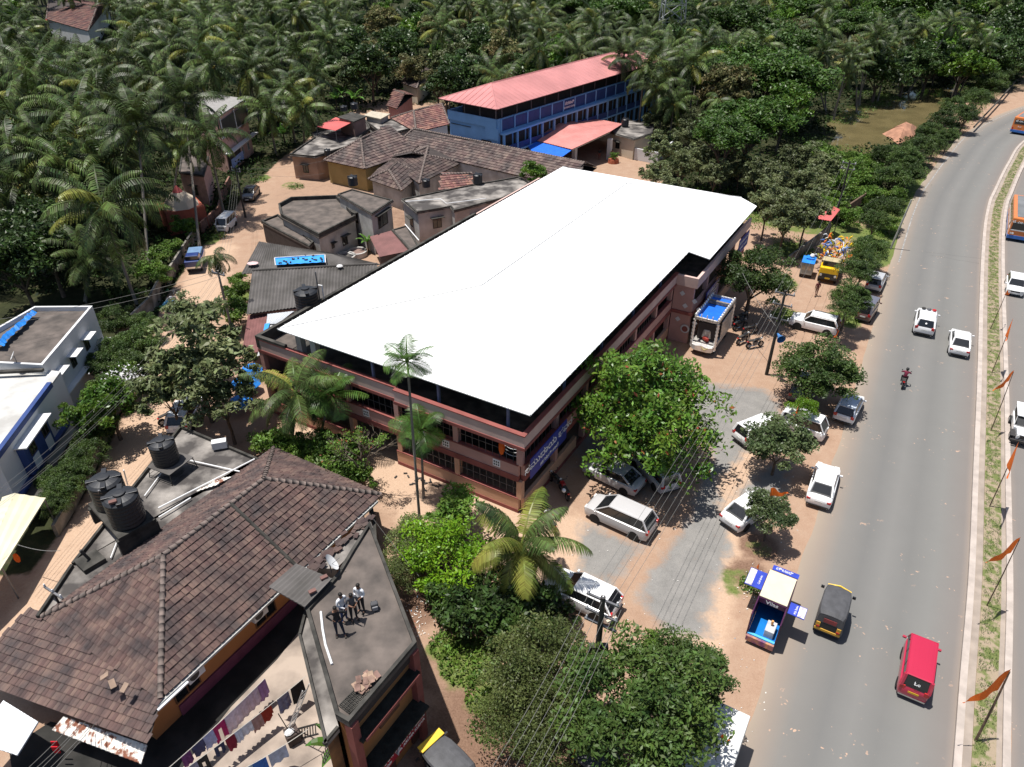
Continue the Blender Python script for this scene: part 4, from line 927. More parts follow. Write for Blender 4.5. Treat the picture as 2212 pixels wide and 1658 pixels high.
while x < 45: 
    k1 = min(1, x / 11, (45 - x) / 6); ribs(mb, H.p(x, -.55, 8.3), H.p(x + .01, -.55, 8.3), H.p(x, -.55 + 10.4 * k1, 8.3 + 1.45 * k1), H.p(x, -.55 + 10.4 * k1, 8.3 + 1.45 * k1), 1); ribs(mb, H.p(x, 20.4, 8.3), H.p(x + .01, 20.4, 8.3), H.p(x, 20.4 - 10.45 * k1, 8.3 + 1.45 * k1), H.p(x, 20.4 - 10.45 * k1, 8.3 + 1.45 * k1), 1); x += .75
y = -.5
while y < 20.4:
    k1 = min(1, (y + .55) / 10.45, (20.4 - y) / 10.5); ribs(mb, H.p(-.05, y, 8.3), H.p(-.05, y + .01, 8.3), H.p(11 * k1, y, 8.3 + 1.45 * k1), H.p(11 * k1, y, 8.3 + 1.45 * k1), 1); y += .5
mb.v = [(a - q[0], b_ - q[1], c_ - q[2]) for a, b_, c_ in mb.v]; mb.build('sheet_ribs', white_sheet, rf)
for (x, y) in [(.35, 1.2), (.35, 6.5), (.35, 12), (.35, 17.5), (6, .15), (12, .15), (18, .15), (24, .15), (6, 20), (12, 20), (18, 20), (24, 20), (30, 20), (36, 20)]:
    mb = MB(); H.box(mb, x, x + .16, y, y + .16, 6.0, 8.3); wpart(t, 'roof_post', M('blue_grey_steel', (.12, .15, .25), .5), mb)
for y in (20.8, 22.2): mb = MB(); H.box(mb, .3, .75, y - 3.6, y - 3.1, 6, 8.2); wpart(t, 'terrace_pillar', grey_wall, mb)
mb = MB(); H.box(mb, .2, 30, 20.5, LY - .25, 6.001, 6.05); wpart(t, 'terrace_floor', conc_roof, mb)
mb = MB(); H.box(mb, -.06, 30, LY - .25, LY + .04, 6.0, 7.0); H.box(mb, -.06, .22, 20, LY - .25, 6.785, 7.0); wpart(t, 'terrace_parapet', conc_dark, mb)
mb = MB(); rr = random.Random(2)                                     # string of tinsel in the corner opening
for k in range(4): mb.tube([H.p(.2, .5 + i * .15, 5.4 - k * .28 - .12 * math.sin(i * .5)) for i in range(7)], .02, 4)
wpart(t, 'hanging_tinsel', letterW, mb)
mb = MB(); mb.ball(H.p(.15, 1.6, 4.9), (.22, .35, .6), 10); props(wpart(thing('orange_robe', 'orange robe hanging in the first floor opening near the blue sign', 'garment', H.p(.15, 1.6, 0)), 'cloth', orangeF, mb), None)
for i in range(46):                                                  # footwear left along the wall
    pass
shoes = MB(); rr = random.Random(6)
# black water tank builder
def tank(name, label, x, y, z, r, h, stand=None):
    c = W(x, y, z); t = thing(name, label, 'water tank', (c.x, c.y, z)); mb = MB()
    pts, rad = [], []
    for k in range(0, 15):
        q = k / 14; pts.append((0, 0, q * h * .84)); rad.append(r * (1.0 if k % 2 else .965))
    mb.tube(pts, rad, 24); mb.build('tank_body', blackpl, t, smooth=False)
    mb = MB(); mb.tube([(0, 0, h * .84), (0, 0, h * .90), (0, 0, h * .95)], [r, r * .84, r * .4], 24); mb.build('shoulder', blackpl, t)
    mb = MB()
    for k in range(4): a = k * math.pi / 2 + .4; mb.box((math.cos(a) * r * .62, math.sin(a) * r * .62, h * .915), (r * .75, r * .3, .16), a)
    mb.build('shoulder_rib', blackpl, t, bevel=.02)
    mb = MB(); mb.tube([(0, 0, h * .94), (0, 0, h), (0, 0, h * 1.01)], [r * .36, r * .36, r * .2], 18); mb.build('lid', blackpl, t)
    return t
def pipe(pts, r=.035, label='white water pipe on the roof', mat=None, name='water_pipe', cat='pipe', group=None):
    pts = [Vector(p) for p in pts]; t = thing(name, label, cat, pts[0], 0, group); mb = MB(); mb.tube([p - pts[0] for p in pts], r, 6); mb.build('pipe_run', mat or pipew, t); return t
tk = tank('water_tank', 'black ribbed water tank on the terrace edge left of the white roof', 667, 672, 6.1, .95, 2.1)
mb = MB(); mb.box((0, 0, -.06), (1.8, 1.8, .1), R(59.5)); mb.build('plinth', conc_dark, tk)
a = H.loc(tk.location); pipe([H.p(a[0] + 1.1, a[1] - .3, 6.1), H.p(a[0] + 1.1, a[1] - .3, 9.2)], .06, 'tall grey vent pipe beside the tank at the white roof', steel)
pipe([H.p(a[0] + .9, a[1] - .6, 8.2), H.p(a[0] + 1.0, a[1] - .9, 8.2), H.p(a[0] + 1.0, a[1] - .9, 6.2), H.p(a[0] - .8, a[1] - .9, 6.2)], .05, 'white pipe bending down beside the terrace tank')

# ---- tiled house in the foreground
C1, C2, C3, C4 = (W(347, 1510, 3.2), W(823, 1069, 3.2), W(578, 982, 3.2), W(85, 1338, 3.2))
T = FR(C1, 59.8); wd = (C4 - C1).length; ln = (C2 - C1).length
t = bld('tiled_house', 'long orange walled house under a weathered clay tile hip roof', 'house', C1)
mb = MB(); T.box(mb, .9, ln - .9, .8, wd - .6, 0, 3.1); T.box(mb, -.6, .9, .8, wd - 1, 0, 2.6); wpart(t, 'wall', orangeW, mb)
c = [T.p(0, 0, 3.2), T.p(ln, 0, 3.2), T.p(ln, wd, 3.2), T.p(0, wd, 3.2)]
r1, r2 = hip_roof(t, c, 5.95, seed=5, rowh=.38, tw=.22, cr=.13)
sl = 2.75 / (wd / 2); ex = 3.0                                       # lower slope carried on past the hip
mb, base = MB(), MB()
def onpl(x, y):
    z = 2.4
    for _ in range(12): z = 3.2 + .40 * T.loc(W(x, y, z))[0]
    return W(x, y, z)
hip_tiles(mb, [onpl(320, 1606), onpl(-75, 1462), T.p(.05, wd + 1.2, 3.22), T.p(.05, 0, 3.22)], .38, .22, base=base)
o = wpart(t, 'lower_roof', tile, mb); q = t.location; base.v = [(a - q[0], b_ - q[1], z_ - q[2]) for a, b_, z_ in base.v]; base.build('roof_boards', interior, o)
mb = MB(); T.box(mb, -.3, ln - .5, -.16, -.02, 3.0, 3.14); wpart(t, 'fascia', M('grey_fascia', (.45, .45, .43), .7), mb)
mb = MB(); T.box(mb, -.4, 1.3, -.30, -.14, 2.98, 3.06); wpart(t, 'eave_flashing', zinc, mb)
mb = MB()                                                            # strip of mortar running down the slope
for f in (.56,):
    a = T.p(ln * f, 0, 3.25); b_ = T.p(ln * f, wd / 2, 6.0); mb.tube([a, b_], .13, 6)
wpart(t, 'valley_mortar', conc_dark, mb)
for x in (1.6, 6.8, 10.5): window(t, T, x, .8, 1.0, 1.5, 1.2, 'x', -1, frame=M('brown_frame', (.12, .06, .03), .7))
mb = MB(); T.box(mb, .9, ln - .9, .70, .795, 0, .8); wpart(t, 'plinth_band', M('purple_band', (.16, .05, .09), .8), mb)
for (x, y, s) in ((3.2, .3, 1), (7.6, .2, .7)):
    pass
def ac(x, y, label):
    p = T.p(x, y, 1.9); t = thing('air_conditioner', label, 'air conditioner', p, T.a - math.pi); mb = MB(); mb.box((0, -.17, .3), (.85, .34, .6)); mb.build('case', whiteW, t, bevel=.015)
    mb = MB(); mb.tube([(-.12, .003, .3), (-.12, .02, .3)], .24, 20); o = mb.build('fan_grille', ironm, t); mb = MB(); mb.box((.3, .008, .45), (.14, .012, .14)); mb.build('red_badge', redlamp, t); return t
# near tanks, slab, lean-to sheets
for (x, label) in ((2.0, 'outdoor air conditioner with a red badge on the orange wall nearest the clothes lines'), (6.2, 'outdoor air conditioner high on the orange wall near the sheet awning')):
    p = T.p(x, .62, 2.1); a_ = thing('air_conditioner', label, 'air conditioner', p, T.a); mb = MB(); mb.box((0, -.2, .35), (.95, .4, .7)); mb.build('case', whiteW, a_, bevel=.015)
    mb = MB(); mb.tube([(-.12, -.402, .35), (-.12, -.42, .35)], .27, 20); mb.build('fan_grille', ironm, a_); mb = MB(); mb.box((.34, -.41, .55), (.15, .012, .15)); mb.build('badge', redlamp, a_)
def sheet_roof(name, label, pts, mat, cat='awning', per=.25, posts=(), group=None):
    pts = [Vector(p) for p in pts]; t = thing(name, label, cat, (pts[0].x, pts[0].y, 0), 0, group); mb = MB(); corr_slab(mb, *pts, per=per, amp=.025); wpart(t, 'sheet', mat, mb)
    for p in posts: p = Vector(p); mb = MB(); mb.tube([(p.x, p.y, 0), (p.x, p.y, p.z - .08)], .05, 6); wpart(t, 'post', steel, mb)
    return t
sheet_roof('rusty_awning', 'rust streaked white metal sheet below the lower tile edge', [W(113, 1577, 1.6), W(305, 1650, 1.4), W(318, 1610, 1.7), W(138, 1548, 1.9)], rust)
sheet_roof('metal_awning', 'clean white corrugated awning in the bottom left corner', [W(-60, 1600, 2.2), W(38, 1632, 2.2), W(83, 1560, 2.4), W(8, 1514, 2.4)], zinc)
sheet_roof('cement_sheet_awning', 'dark corrugated cement sheet awning bridging the tiled roof and the clinic roof', [W(581, 1268, 7.15), W(659, 1312, 7.2), W(718, 1250, 7.35), W(640, 1218, 7.3)], asb)
for x, y in ((675, 1282), (700, 1252)):
    p = W(x, y - 3, 7.36); t = thing('loose_brick', 'brick weighing down the dark corrugated awning', 'brick', p, .6, 'bricks on the dark awning'); mb = MB(); mb.box((0, 0, .05), (.34, .2, .1)); mb.build('brick_block', tile_red, t)
for x, y, a_ in ((227, 1462, .4), (270, 1486, 1.2), (243, 1478, 2.2)):
    p = W(x, y, 3.9); t = thing('loose_tile', 'spare clay tile lying loose on the big tiled slope', 'roof tile', p, a_, 'loose tiles on the big tiled slope'); mb = MB(); mb.box((0, 0, .05), (.42, .26, .04)); o = mb.build('tile_slab', M('pale_tile', (.28, .2, .15), .9), t); o.rotation_euler = (0, R(-25), 0)
# concrete annex roof with the tanks
sp = [W(155, 1219, 3.3), W(390, 921, 3.3), W(560, 993, 3.3), T.p(ln - .5, wd + .15), T.p(-.2, wd + .15)]
t = bld('annex', 'low annex with a stained concrete roof slab beside the tiled house', 'building', sp[0])
mb = MB(); sp2 = [p + (sum(sp, Vector()) / 5 - p) * .05 for p in sp]; mb.prism(sp2, 0, 2.98); wpart(t, 'wall', grey_wall, mb)
mb = MB(); mb.prism(sp, 2.98, 3.2); wpart(t, 'roof', conc_stain, mb)
mb = MB(); a = sp
for i, j in ((0, 1), (1, 2)):
    d = (Vector(a[j]) - Vector(a[i])); d.z = 0; nn = Vector((d.y, -d.x, 0)).normalized() * .16; mb.prism([Vector(a[i]), Vector(a[j]), Vector(a[j]) + nn, Vector(a[i]) + nn], 3.203, 3.42)
d = (sp[4] - sp[0]); d.z = 0; nn = Vector((-d.y, d.x, 0)).normalized() * .16; mb.prism([sp[0] + nn * .0 + d * .03, sp[0] + d, sp[0] + d + nn, sp[0] + d * .03 + nn], 3.203, 3.42)
wpart(t, 'parapet', conc_dark, mb)
tank('water_tank', 'nearest of the two big black tanks, standing beside the tiled roof', 279, 1124, 4.6, .94, 2.1)
tank('water_tank', 'farther of the two big black tanks, with a reddish brick on its lid', 244, 1086, 4.6, .94, 2.0)
p = W(244, 1086, 6.6); tb_ = thing('brick', 'reddish brick lying on the lid of the farther big tank', 'brick', (p.x, p.y, 6.6), .5); mb = MB(); mb.box((0, 0, .06), (.4, .25, .12)); mb.build('brick_block', tile_red, tb_)
p = (W(279, 1124, 4.6) + W(244, 1086, 4.6)) / 2; d = W(279, 1124, 4.6) - W(244, 1086, 4.6); an = math.atan2(d.y, d.x)
st = thing('tank_stand', 'blackened concrete stand carrying the two big black tanks', 'stand', (p.x, p.y, 3.2), an)
mb = MB(); mb.box((0, 0, 1.27), (4.2, 2.1, .24)); mb.build('platform', conc_dark, st)
for i in (-1.9, 1.9): mb = MB(); mb.box((i, 0, .58), (.3, 2.3, 1.12)); mb.build('support_wall', conc_dark, st)
tk3 = tank('water_tank', 'smaller black tank on an iron frame on the annex roof', 361, 996, 4.05, .8, 1.75)
fr_ = thing('iron_stand', 'low iron frame stand under the smaller black tank', 'stand', (tk3.location.x + .25, tk3.location.y - .1, 3.2), R(65)); mb = MB(); mb.box((0, 0, .82), (2.0, 1.9, .05)); mb.build('table_plate', asb, fr_)
for i in (-.95, .95):
    for j in (-.9, .9): mb = MB(); mb.tube([(i * 1.1, j * 1.1, 0), (i, j, .8)], .03, 5); mb.build('leg', ironm, fr_)
mb = MB(); [mb.tube([(i * 1.05, -.97, .25), (i * 1.05, .97, .25)], .02, 4) for i in (-1, 1)]; [mb.tube([(-1.04, j, .25), (1.04, j, .25)], .02, 4) for j in (-.97, .97)]; mb.build('brace', ironm, fr_)
pipe([W(550, 992, 3.45), W(342, 1098, 3.45)], .05, 'long white pipe along the annex roof beside the tiles'); pipe([W(397, 992, 3.4), W(518, 1019, 3.4)], .045, 'white pipe crossing from the small tank to the long pipe')
pipe([W(349, 1022, 3.4), W(312, 1072, 3.4)], .04, 'short white pipe between the small tank and the big tanks'); pipe([W(255, 1165, 3.35), W(239, 1206, 3.35)], .04, 'short white pipe below the big tanks')
pipe([W(343, 1118, 3.4), W(412, 1076, 3.4)], .05, 'white pipe lying against the tile edge'); pipe([W(276, 1048, 3.3), W(267, 1016, 5.6)], .04, 'upright white vent pipe behind the big tanks', pipew)
pipe([W(254, 1135, 4.6), W(242, 1080, 6.3)], .05, 'steel pipe rising at the side of the nearest big tank', steel); pipe([W(213, 1095, 4.7), W(213, 1060, 6.4)], .05, 'steel pipe rising at the side of the farther big tank', steel)
p = W(476, 967, 3.3); t = thing('vent_box', 'white box unit on the far parapet of the annex roof', 'box', p, .3); mb = MB(); mb.box((0, 0, .3), (.95, .5, .55)); mb.build('case', whiteW, t, bevel=.02)
p = W(197, 1217, 3.2); t = thing('access_hatch', 'mossy square hatch with a stub pipe at the near end of the annex roof', 'hatch', p, .9); mb = MB(); mb.box((0, 0, .15), (1.2, 1.2, .3)); mb.build('kerb_block', conc_dark, t); mb = MB(); mb.tube([(0, 0, .3), (-.2, .1, 1.1)], .08, 8); mb.build('stub_pipe', ironm, t)
mb = MB(); a, b_, c_, d_ = W(425, 1058, 3.22), W(505, 1038, 3.22), W(492, 1020, 3.22), W(455, 1035, 3.22)
sheet_roof('scrap_sheet', 'rust streaked white sheets lying where the annex roof meets the tiles', [W(424, 1062, 3.35), W(470, 1047, 3.5), W(503, 1030, 3.4), W(470, 1034, 3.3)], rust, cat='metal sheet')

# ---- clinic block with the men on its roof
A_, B_, B2_, D_, E_, G_ = [W(*q, 7.0) for q in ((900, 1387), (753, 1560), (724, 1543), (660, 1316), (728, 1239), (799, 1126))]
t = bld('clinic', 'two storey orange clinic with a flat grey roof and red sign', 'building', A_)
poly = [A_, B_, B2_, D_, E_, W(760, 1185, 7.0), G_]
cen = sum(poly, Vector()) / len(poly)
mb = MB(); mb.prism([p + (cen - p) * .07 for p in poly], 0, 6.62); wpart(t, 'wall', orangeW, mb)
mb = MB(); mb.prism(poly, 6.62, 6.84); wpart(t, 'roof', conc_roof, mb)
mb = MB(); ring(mb, poly, 6.842, 7.02, .16); wpart(t, 'roof_kerb', conc_dark, mb)
CF = FR(B_, math.degrees(math.atan2(A_.y - B_.y, A_.x - B_.x))); cw = (A_ - B_).length
for z0, out, nm in ((5.35, .30, 'upper_sunshade'), (3.05, .62, 'lower_sunshade')): mb = MB(); CF.box(mb, .25, cw - .3, -out, .28, z0, z0 + .12); wpart(t, nm, M('mossy_black_shade', (.022, .022, .018), .95, .4, 3, .4), mb)
for x in (0.0, cw - .42): mb = MB(); CF.box(mb, x, x + .4, -.10, .3, 0, 6.6); wpart(t, 'column', dred, mb)
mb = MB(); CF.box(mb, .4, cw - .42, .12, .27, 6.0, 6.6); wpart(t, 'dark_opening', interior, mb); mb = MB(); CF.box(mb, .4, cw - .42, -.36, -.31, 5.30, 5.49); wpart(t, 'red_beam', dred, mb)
mb = MB(); CF.box(mb, 1.6, 2.9, .05, .28, 4.2, 5.3); wpart(t, 'window_recess', M('dark_brown_panel', (.10, .05, .03), .9), mb)
for x, w_ in ((1.1, 1.1), (3.5, 1.0)): mb = MB(); CF.box(mb, x, x + w_, .1, .24, .2, 2.3); wpart(t, 'door', M('dark_door', (.08, .04, .03), .7), mb)
s = sign(t, CF, .45, cw - .5, -.35, 2.0, 2.95, -1, [('VIVIDHA Clinic', .42, .70, .66, .80), ('DR. ARUNA KUDVA', .26, .72, .27, .85), ('ವಿವಿಧ ಕ್ಲಿನಿಕ್', .42, .20, .66, .55), ('ಡಾ. ಅರುಣ', .26, .19, .27, .7)], mat=M('crimson_sign', (.28, .01, .03), .45))
mb = MB(); cpt = CF.p(.45 + (cw - .95) * .42, -.40, 2.5)
for k in range(2): mb.tube([cpt + CF.u * (-.16 + .0 * k) + Vector((0, 0, .22)), cpt + Vector((0, 0, -.28)), cpt + CF.u * .3 + Vector((0, 0, .34))], [.03, .09, .02], 5)
mb.v = [(a - t.location[0], b_ - t.location[1], c_) for a, b_, c_ in mb.v]; mb.build('sign_logo', letterW, s)
bal = [W(*q, 6.3) for q in ((660, 1316), (645, 1375), (702, 1612), (733, 1575), (724, 1543))]
mb = MB(); mb.prism(bal, 6.1, 6.3); wpart(t, 'side_slab', conc_stain, mb)
mb = MB(); 
for i, j in ((0, 1), (1, 2), (2, 3)):
    d = bal[j] - bal[i]; nn = Vector((-d.y, d.x, 0)).normalized() * .12; mb.prism([bal[i], bal[j], bal[j] + nn, bal[i] + nn], 6.302, 6.45)
wpart(t, 'slab_kerb', conc_dark, mb)
mb = MB(); cb = sum(bal, Vector()) / 5; mb.prism([p + (cb - p) * .25 for p in bal], 0, 6.08); wpart(t, 'stair_wall', M('stained_ochre_wall', (.30, .17, .08), .95, .35, .8, c2=(.08, .055, .04)), mb)
mb = MB(); mb.tube([W(700, 1640, 4.0), W(728, 1590, 4.0)], .03, 5); mb.tube([W(700, 1650, 3.2), W(728, 1600, 3.2)], .03, 5)
for k in range(9): p = W(700, 1650, 3.2).lerp(W(728, 1600, 3.2), k / 8); mb.tube([p, p + Vector((0, 0, .75))], .02, 4)
wpart(t, 'stair_railing', ironm, mb)
# ledge, tiles and dish between house and clinic
lp = [W(*q, 6.2) for q in ((728, 1239), (810, 1161), (799, 1126), (700, 1215), (675, 1240))]
t = bld('link_roof', 'patchy concrete strip between the tiled eave and the clinic roof', 'building', lp[0])
mb = MB(); mb.prism(lp, 3.3, 6.55); wpart(t, 'wall', conc_stain, mb)
mb = MB(); rr = random.Random(4)
for k in range(70):
    f = rr.random(); p = W(672, 1232, 6.6).lerp(W(795, 1122, 6.6), f) + Vector((rr.gauss(0, .14), rr.gauss(0, .14), rr.random() * .12)); mb.box(p, (.38, .22, .05), rr.uniform(.6, 1.5))
tt = thing('stacked_tiles', 'row of spare clay tiles stacked along the tiled eave', 'roof tiles', W(730, 1180, 6.6)); wpart(tt, 'tile_row', tile, mb)
def dish(label, x, y, z, r=.38, az=2.2):
    p = W(x, y, z); t = thing('satellite_dish', label, 'satellite dish', p, az); mb = MB(); mb.tube([(0, 0, 0), (0, 0, .6)], .03, 6); mb.build('mast', steel, t)
    mb = MB(); n = 16; 
    for i in range(4):
        for k in range(n):
            q = []
            for (ii, kk) in ((i, k), (i, k + 1), (i + 1, k + 1), (i + 1, k)): rr_ = r * ii / 4; a = 6.283 * kk / n; q.append(Vector((rr_ * math.cos(a), rr_ * rr_ * .5, rr_ * math.sin(a))))
            mb.face(q)
    o = mb.build('reflector', whiteW, t, smooth=True); o.location = (0, .05, .65); o.rotation_euler = (R(35), 0, 0)
    mb = MB(); mb.tube([(0, .05, .55), (0, .5, .85)], .015, 4); mb.build('feed_arm', steel, t); return t
dish('white satellite dish at the corner of the dark corrugated awning', 716, 1238, 6.9, .45, -1.2)
dish('small satellite dish on the flat roof of the white house', 37, 785, 5.5, .35, 2)
# rooftop things
p0 = [W(693, 1322, 6.9), W(697, 1360, 6.9), W(703, 1393, 6.9), W(717, 1435, 6.9)]; pipe(p0, .055, 'long white plastic pipe lying on the clinic roof near the men')
t = thing('tile_pile', 'pile of broken clay tiles at the clinic roof edge', 'pile', W(793, 1473, 6.84), .95); mb = MB(); rr = random.Random(9)
for k in range(26): mb.box((rr.uniform(-.55, .55), rr.uniform(-.2, .2), .05 + rr.random() * .22), (.36, .22, .05), rr.uniform(-.5, .5) + 1.3)
mb.build('broken_tiles', M('pile_tile', (.2, .13, .10), .9, .3, 3, island=.4), t)
t = thing('grille_panel', 'dark cast grille panel lying flat on the clinic roof', 'grille', W(767, 1511, 6.84), .95); mb = MB()
for i in range(9): mb.box((-.6 + i * .15, 0, .05), (.035, .62, .05))
for j in range(5): mb.box((0, -.3 + j * .15, .055), (1.24, .035, .05))
for i in range(8):
    for j in range(4): mb.tube([(-.525 + i * .15, -.225 + j * .15, .03), (-.525 + i * .15, -.225 + j * .15, .08)], .035, 6)
mb.build('grille_bars', conc_dark, t)
# yard with the laundry
ypoly = PP((250, 1700), (320, 1560), (420, 1445), (560, 1330), (660, 1250), (720, 1300), (720, 1640), (760, 1700), (700, 1900), (250, 1900))
mb = MB(); mb.prism(ypoly, -.1, .04); props(mb.build('concrete_yard', M('pale_yard_concrete', (.38, .31, .255), .9, .2, .6, .2, c2=(.19, .155, .13), contrast=(.32, .62))), kind='structure')
mb = MB(); mb.prism(PP((330, 1560), (420, 1440), (560, 1320), (648, 1270), (662, 1345), (600, 1425), (500, 1528), (395, 1660), (330, 1760), (40, 1760), (20, 1620), (110, 1560), (250, 1600)), .0, .05); props(mb.build('dark_passage', M('near_black_concrete', (.035, .033, .03), .9, .4, .6, .3, c2=(.012, .012, .011))), kind='structure')  # near-black sheet beside the house, carried on under the roof edge as painted shadow
t = thing('stone_block', 'dark square washing block with a pole and a white cloth in the laundry yard', 'stone block', W(635, 1600), .6); mb = MB(); mb.box((0, 0, .4), (.62, .62, .8)); mb.build('block', M('dark_stone', (.06, .045, .04), .9, .3, 3), t, bevel=.02)
mb = MB(); mb.tube([(-.1, .1, .8), (-.3, .3, 2.1)], .025, 5); mb.build('pole', ironm, t); mb = MB(); mb.ball((-.1, -.05, .88), (.25, .2, .1), 8); mb.build('cloth', whiteW, t)
def ladder(label, a, b_, w=.4, n=11, mat=steel, side=None):
    a, b_ = Vector(a), Vector(b_); t = thing('ladder', label, 'ladder', a); d = (b_ - a); sd = side or d.cross(Vector((0, 0, 1))).normalized() * w; mb = MB(); z = Vector()
    for o in (z, sd): mb.tube([o, d + o], .03, 5)
    mb.build('rail', mat, t)
    for k in range(1, n): mb = MB(); mb.tube([d * k / n, d * k / n + sd], .02, 4); mb.build('rung', mat, t)
    return t
ladder('grey ladder leaning from the laundry yard to the clinic side slab', W(632, 1573), W(668, 1478, 5.4), mat=M('aluminium', (.5, .5, .5), .4, metal=.6))
ladder('dark ladder lying flat beside the washing block', W(640, 1575, .1), W(686, 1563, .1), .55, 8, ironm)

# ---- left: white house and the house with blue trim
t = bld('white_house', 'white house with a flat brown stained roof and three small windows', 'house', W(200, 662, 5.5))
P5 = [W(*q, 5.5) for q in ((75, 663), (200, 662), (92, 790), (-10, 785), (-60, 740))]
mb = MB(); mb.prism(P5, 0, 5.02); wpart(t, 'wall', whiteW, mb)
mb = MB(); mb.prism([p + (sum(P5, Vector()) / 5 - p) * .01 for p in P5], 5.02, 5.15); wpart(t, 'roof', conc_roof, mb)
mb = MB(); ring(mb, P5, 5.02, 5.55, .2); wpart(t, 'parapet', whiteW, mb)
WF = FR(P5[2], math.degrees(math.atan2(P5[1].y - P5[2].y, P5[1].x - P5[2].x))); wl = (P5[1] - P5[2]).length
for x in (1.3, 3.9, 6.6):
    window(t, WF, x, 0, 3.0, .75, 1.1, 'x', -1, bars=2, frame=M('dark_frame', (.05, .045, .04), .7)); mb = MB(); WF.box(mb, x - .7, x + .7, -.75, -.002, 4.2, 4.28); wpart(t, 'sunshade', whiteW, mb)
mb = MB(); WF.box(mb, -1, wl + .3, -.5, -.002, 2.2, 2.3); wpart(t, 'ledge', whiteW, mb)
P6 = [W(*q, 5.5) for q in ((-60, 690), (40, 680), (70, 664), (-5, 790), (-80, 800))]
mb = MB(); WF.box(mb, -.3, 0, 0, 6, 5.1, 5.3); wpart(t, 'dark_coping', conc_dark, mb)
t = thing('tarpaulin', 'crumpled bright blue tarpaulin strip along the roof of the white house', 'tarpaulin', W(40, 700, 5.6)); mb = MB(); rr = random.Random(3)
path = [W(x, y, 5.75) for x, y in ((73, 672), (60, 682), (45, 698), (25, 715), (8, 730), (0, 745))]
for i in range(len(path) - 1):
    for k in range(5):
        a, b_ = path[i].lerp(path[i + 1], k / 5), path[i].lerp(path[i + 1], (k + 1) / 5); w_ = .38
        pr = [a + Vector((rr.uniform(-1, 1) * .1 - w_, 0, -.3)), a + Vector((-.1, 0, rr.uniform(0, .15))), a + Vector((w_ * .6, 0, -.15))] if k == 0 and i == 0 else cur
        cur = [b_ + Vector((rr.uniform(-1, 1) * .12 - w_, 0, -.3)), b_ + Vector((-.1, 0, rr.uniform(0, .18))), b_ + Vector((w_ * .6 + rr.uniform(-.1, .1), 0, -.15))]
        mb.face([pr[0], pr[1], cur[1], cur[0]]); mb.face([pr[1], pr[2], cur[2], cur[1]])
wpart(t, 'cloth', tarpB, mb)
t = bld('blue_trimmed_house', 'white house with dark blue trim and a striped window bay', 'house', W(105, 829, 5.0))
Q = [W(*q, 5.0) for q in ((-12, 985), (105, 829), (128, 797), (92, 792), (-100, 800), (-200, 985))]
mb = MB(); mb.prism(Q, 0, 4.6); wpart(t, 'wall', whiteW, mb)
mb = MB(); mb.prism(Q, 4.6, 4.75); wpart(t, 'roof', M('whitewashed_roof', (.60, .60, .58), .9, .2, .5, .1, c2=(.36, .35, .33)), mb)
BF = FR(Q[0], math.degrees(math.atan2(Q[1].y - Q[0].y, Q[1].x - Q[0].x))); bl = (Q[1] - Q[0]).length
mb = MB(); BF.box(mb, -3, bl + .2, -.12, .2, 4.6, 5.0); BF.box(mb, -3, bl, -.35, -.002, 1.3, 1.55); wpart(t, 'blue_trim', blueD, mb)
mb = MB(); BF.box(mb, 2.0, 5.6, -.5, -.002, 1.7, 4.0); wpart(t, 'window_bay', blueD, mb)
for x in (2.9, 4.9): window(t, BF, x, -.5, 2.9, .85, .85, 'x', -1, frame=M('dark_frame', (.05, .045, .04), .7)); mb = MB(); BF.box(mb, x - .42, x + .42, -.53, -.502, 1.8, 2.75); wpart(t, 'bay_panel', whiteW, mb)
mb = MB(); BF.box(mb, 1.8, 5.8, -.85, -.002, 4.0, 4.1); wpart(t, 'bay_canopy', whiteW, mb)
mb = MB(); BF.box(mb, -1.2, 3.8, -1.5, -.36, 1.15, 1.28); wpart(t, 'porch_slab', conc_dark, mb)
mb = MB(); BF.box(mb, 2.4, 3.5, -.1, -.003, 0, 1.15); BF.box(mb, -1, 1.4, -.1, -.004, 0, 1.1); wpart(t, 'door', M('dark_door', (.08, .04, .03), .7), mb)
sheet_roof('sheet_awning', 'yellowed white sheet canopy beside the blue trimmed house', [W(-70, 1300, 2.6), W(0, 1234, 2.6), W(99, 1076, 2.6), W(32, 1066, 3.0)][:4], yellowsheet, posts=[W(3, 1226, 2.6), W(95, 1078, 2.6)], per=.6)
sheet_roof('sheet_awning', 'left half of the yellowed canopy, cut by the frame', [W(-70, 1300, 2.62), W(32, 1066, 3.02), W(-10, 1080, 3.1), W(-120, 1280, 2.7)], yellowsheet, per=.6)
p = W(36, 1206, .9); t = thing('orange_bag', 'orange cloth hanging in the shade under the yellowed canopy', 'cloth', p); mb = MB(); mb.ball((0, 0, 0), (.2, .12, .4), 8); mb.build('cloth', orangeF, t)
# boundary wall of the lane
mossy = M('mossy_wall', (.26, .24, .21), .95, .35, .9, .4, c2=(.07, .065, .05))
def wallrun(label, pts, h=1.6, th=.22, mat=None, cat='wall', name='boundary_wall'):
    pts = [Vector(p) for p in pts]; t = thing(name, label, cat, (pts[0].x, pts[0].y, 0)); mb = MB()
    for a, b_ in zip(pts, pts[1:]):
        d = (b_ - a).normalized() * 1.0; nn = Vector((d.y, -d.x, 0)) * th / 2; mb.prism([a - nn, b_ - nn, b_ + nn, a + nn], 0, h)
    wpart(t, 'masonry', mat or mossy, mb); return t
wallrun('mossy compound wall running along the lane beside the palms', PP((265, 745), (330, 680), (352, 637)), 1.8)
wallrun('boundary wall beside the parked blue pickup', PP((365, 618), (400, 560), (425, 520)), 1.5)
wallrun('low orange toned wall behind the white van', PP((437, 505), (475, 470), (485, 430), (500, 400)), 1.4, mat=M('reddish_wall', (.22, .12, .09), .9, .3))
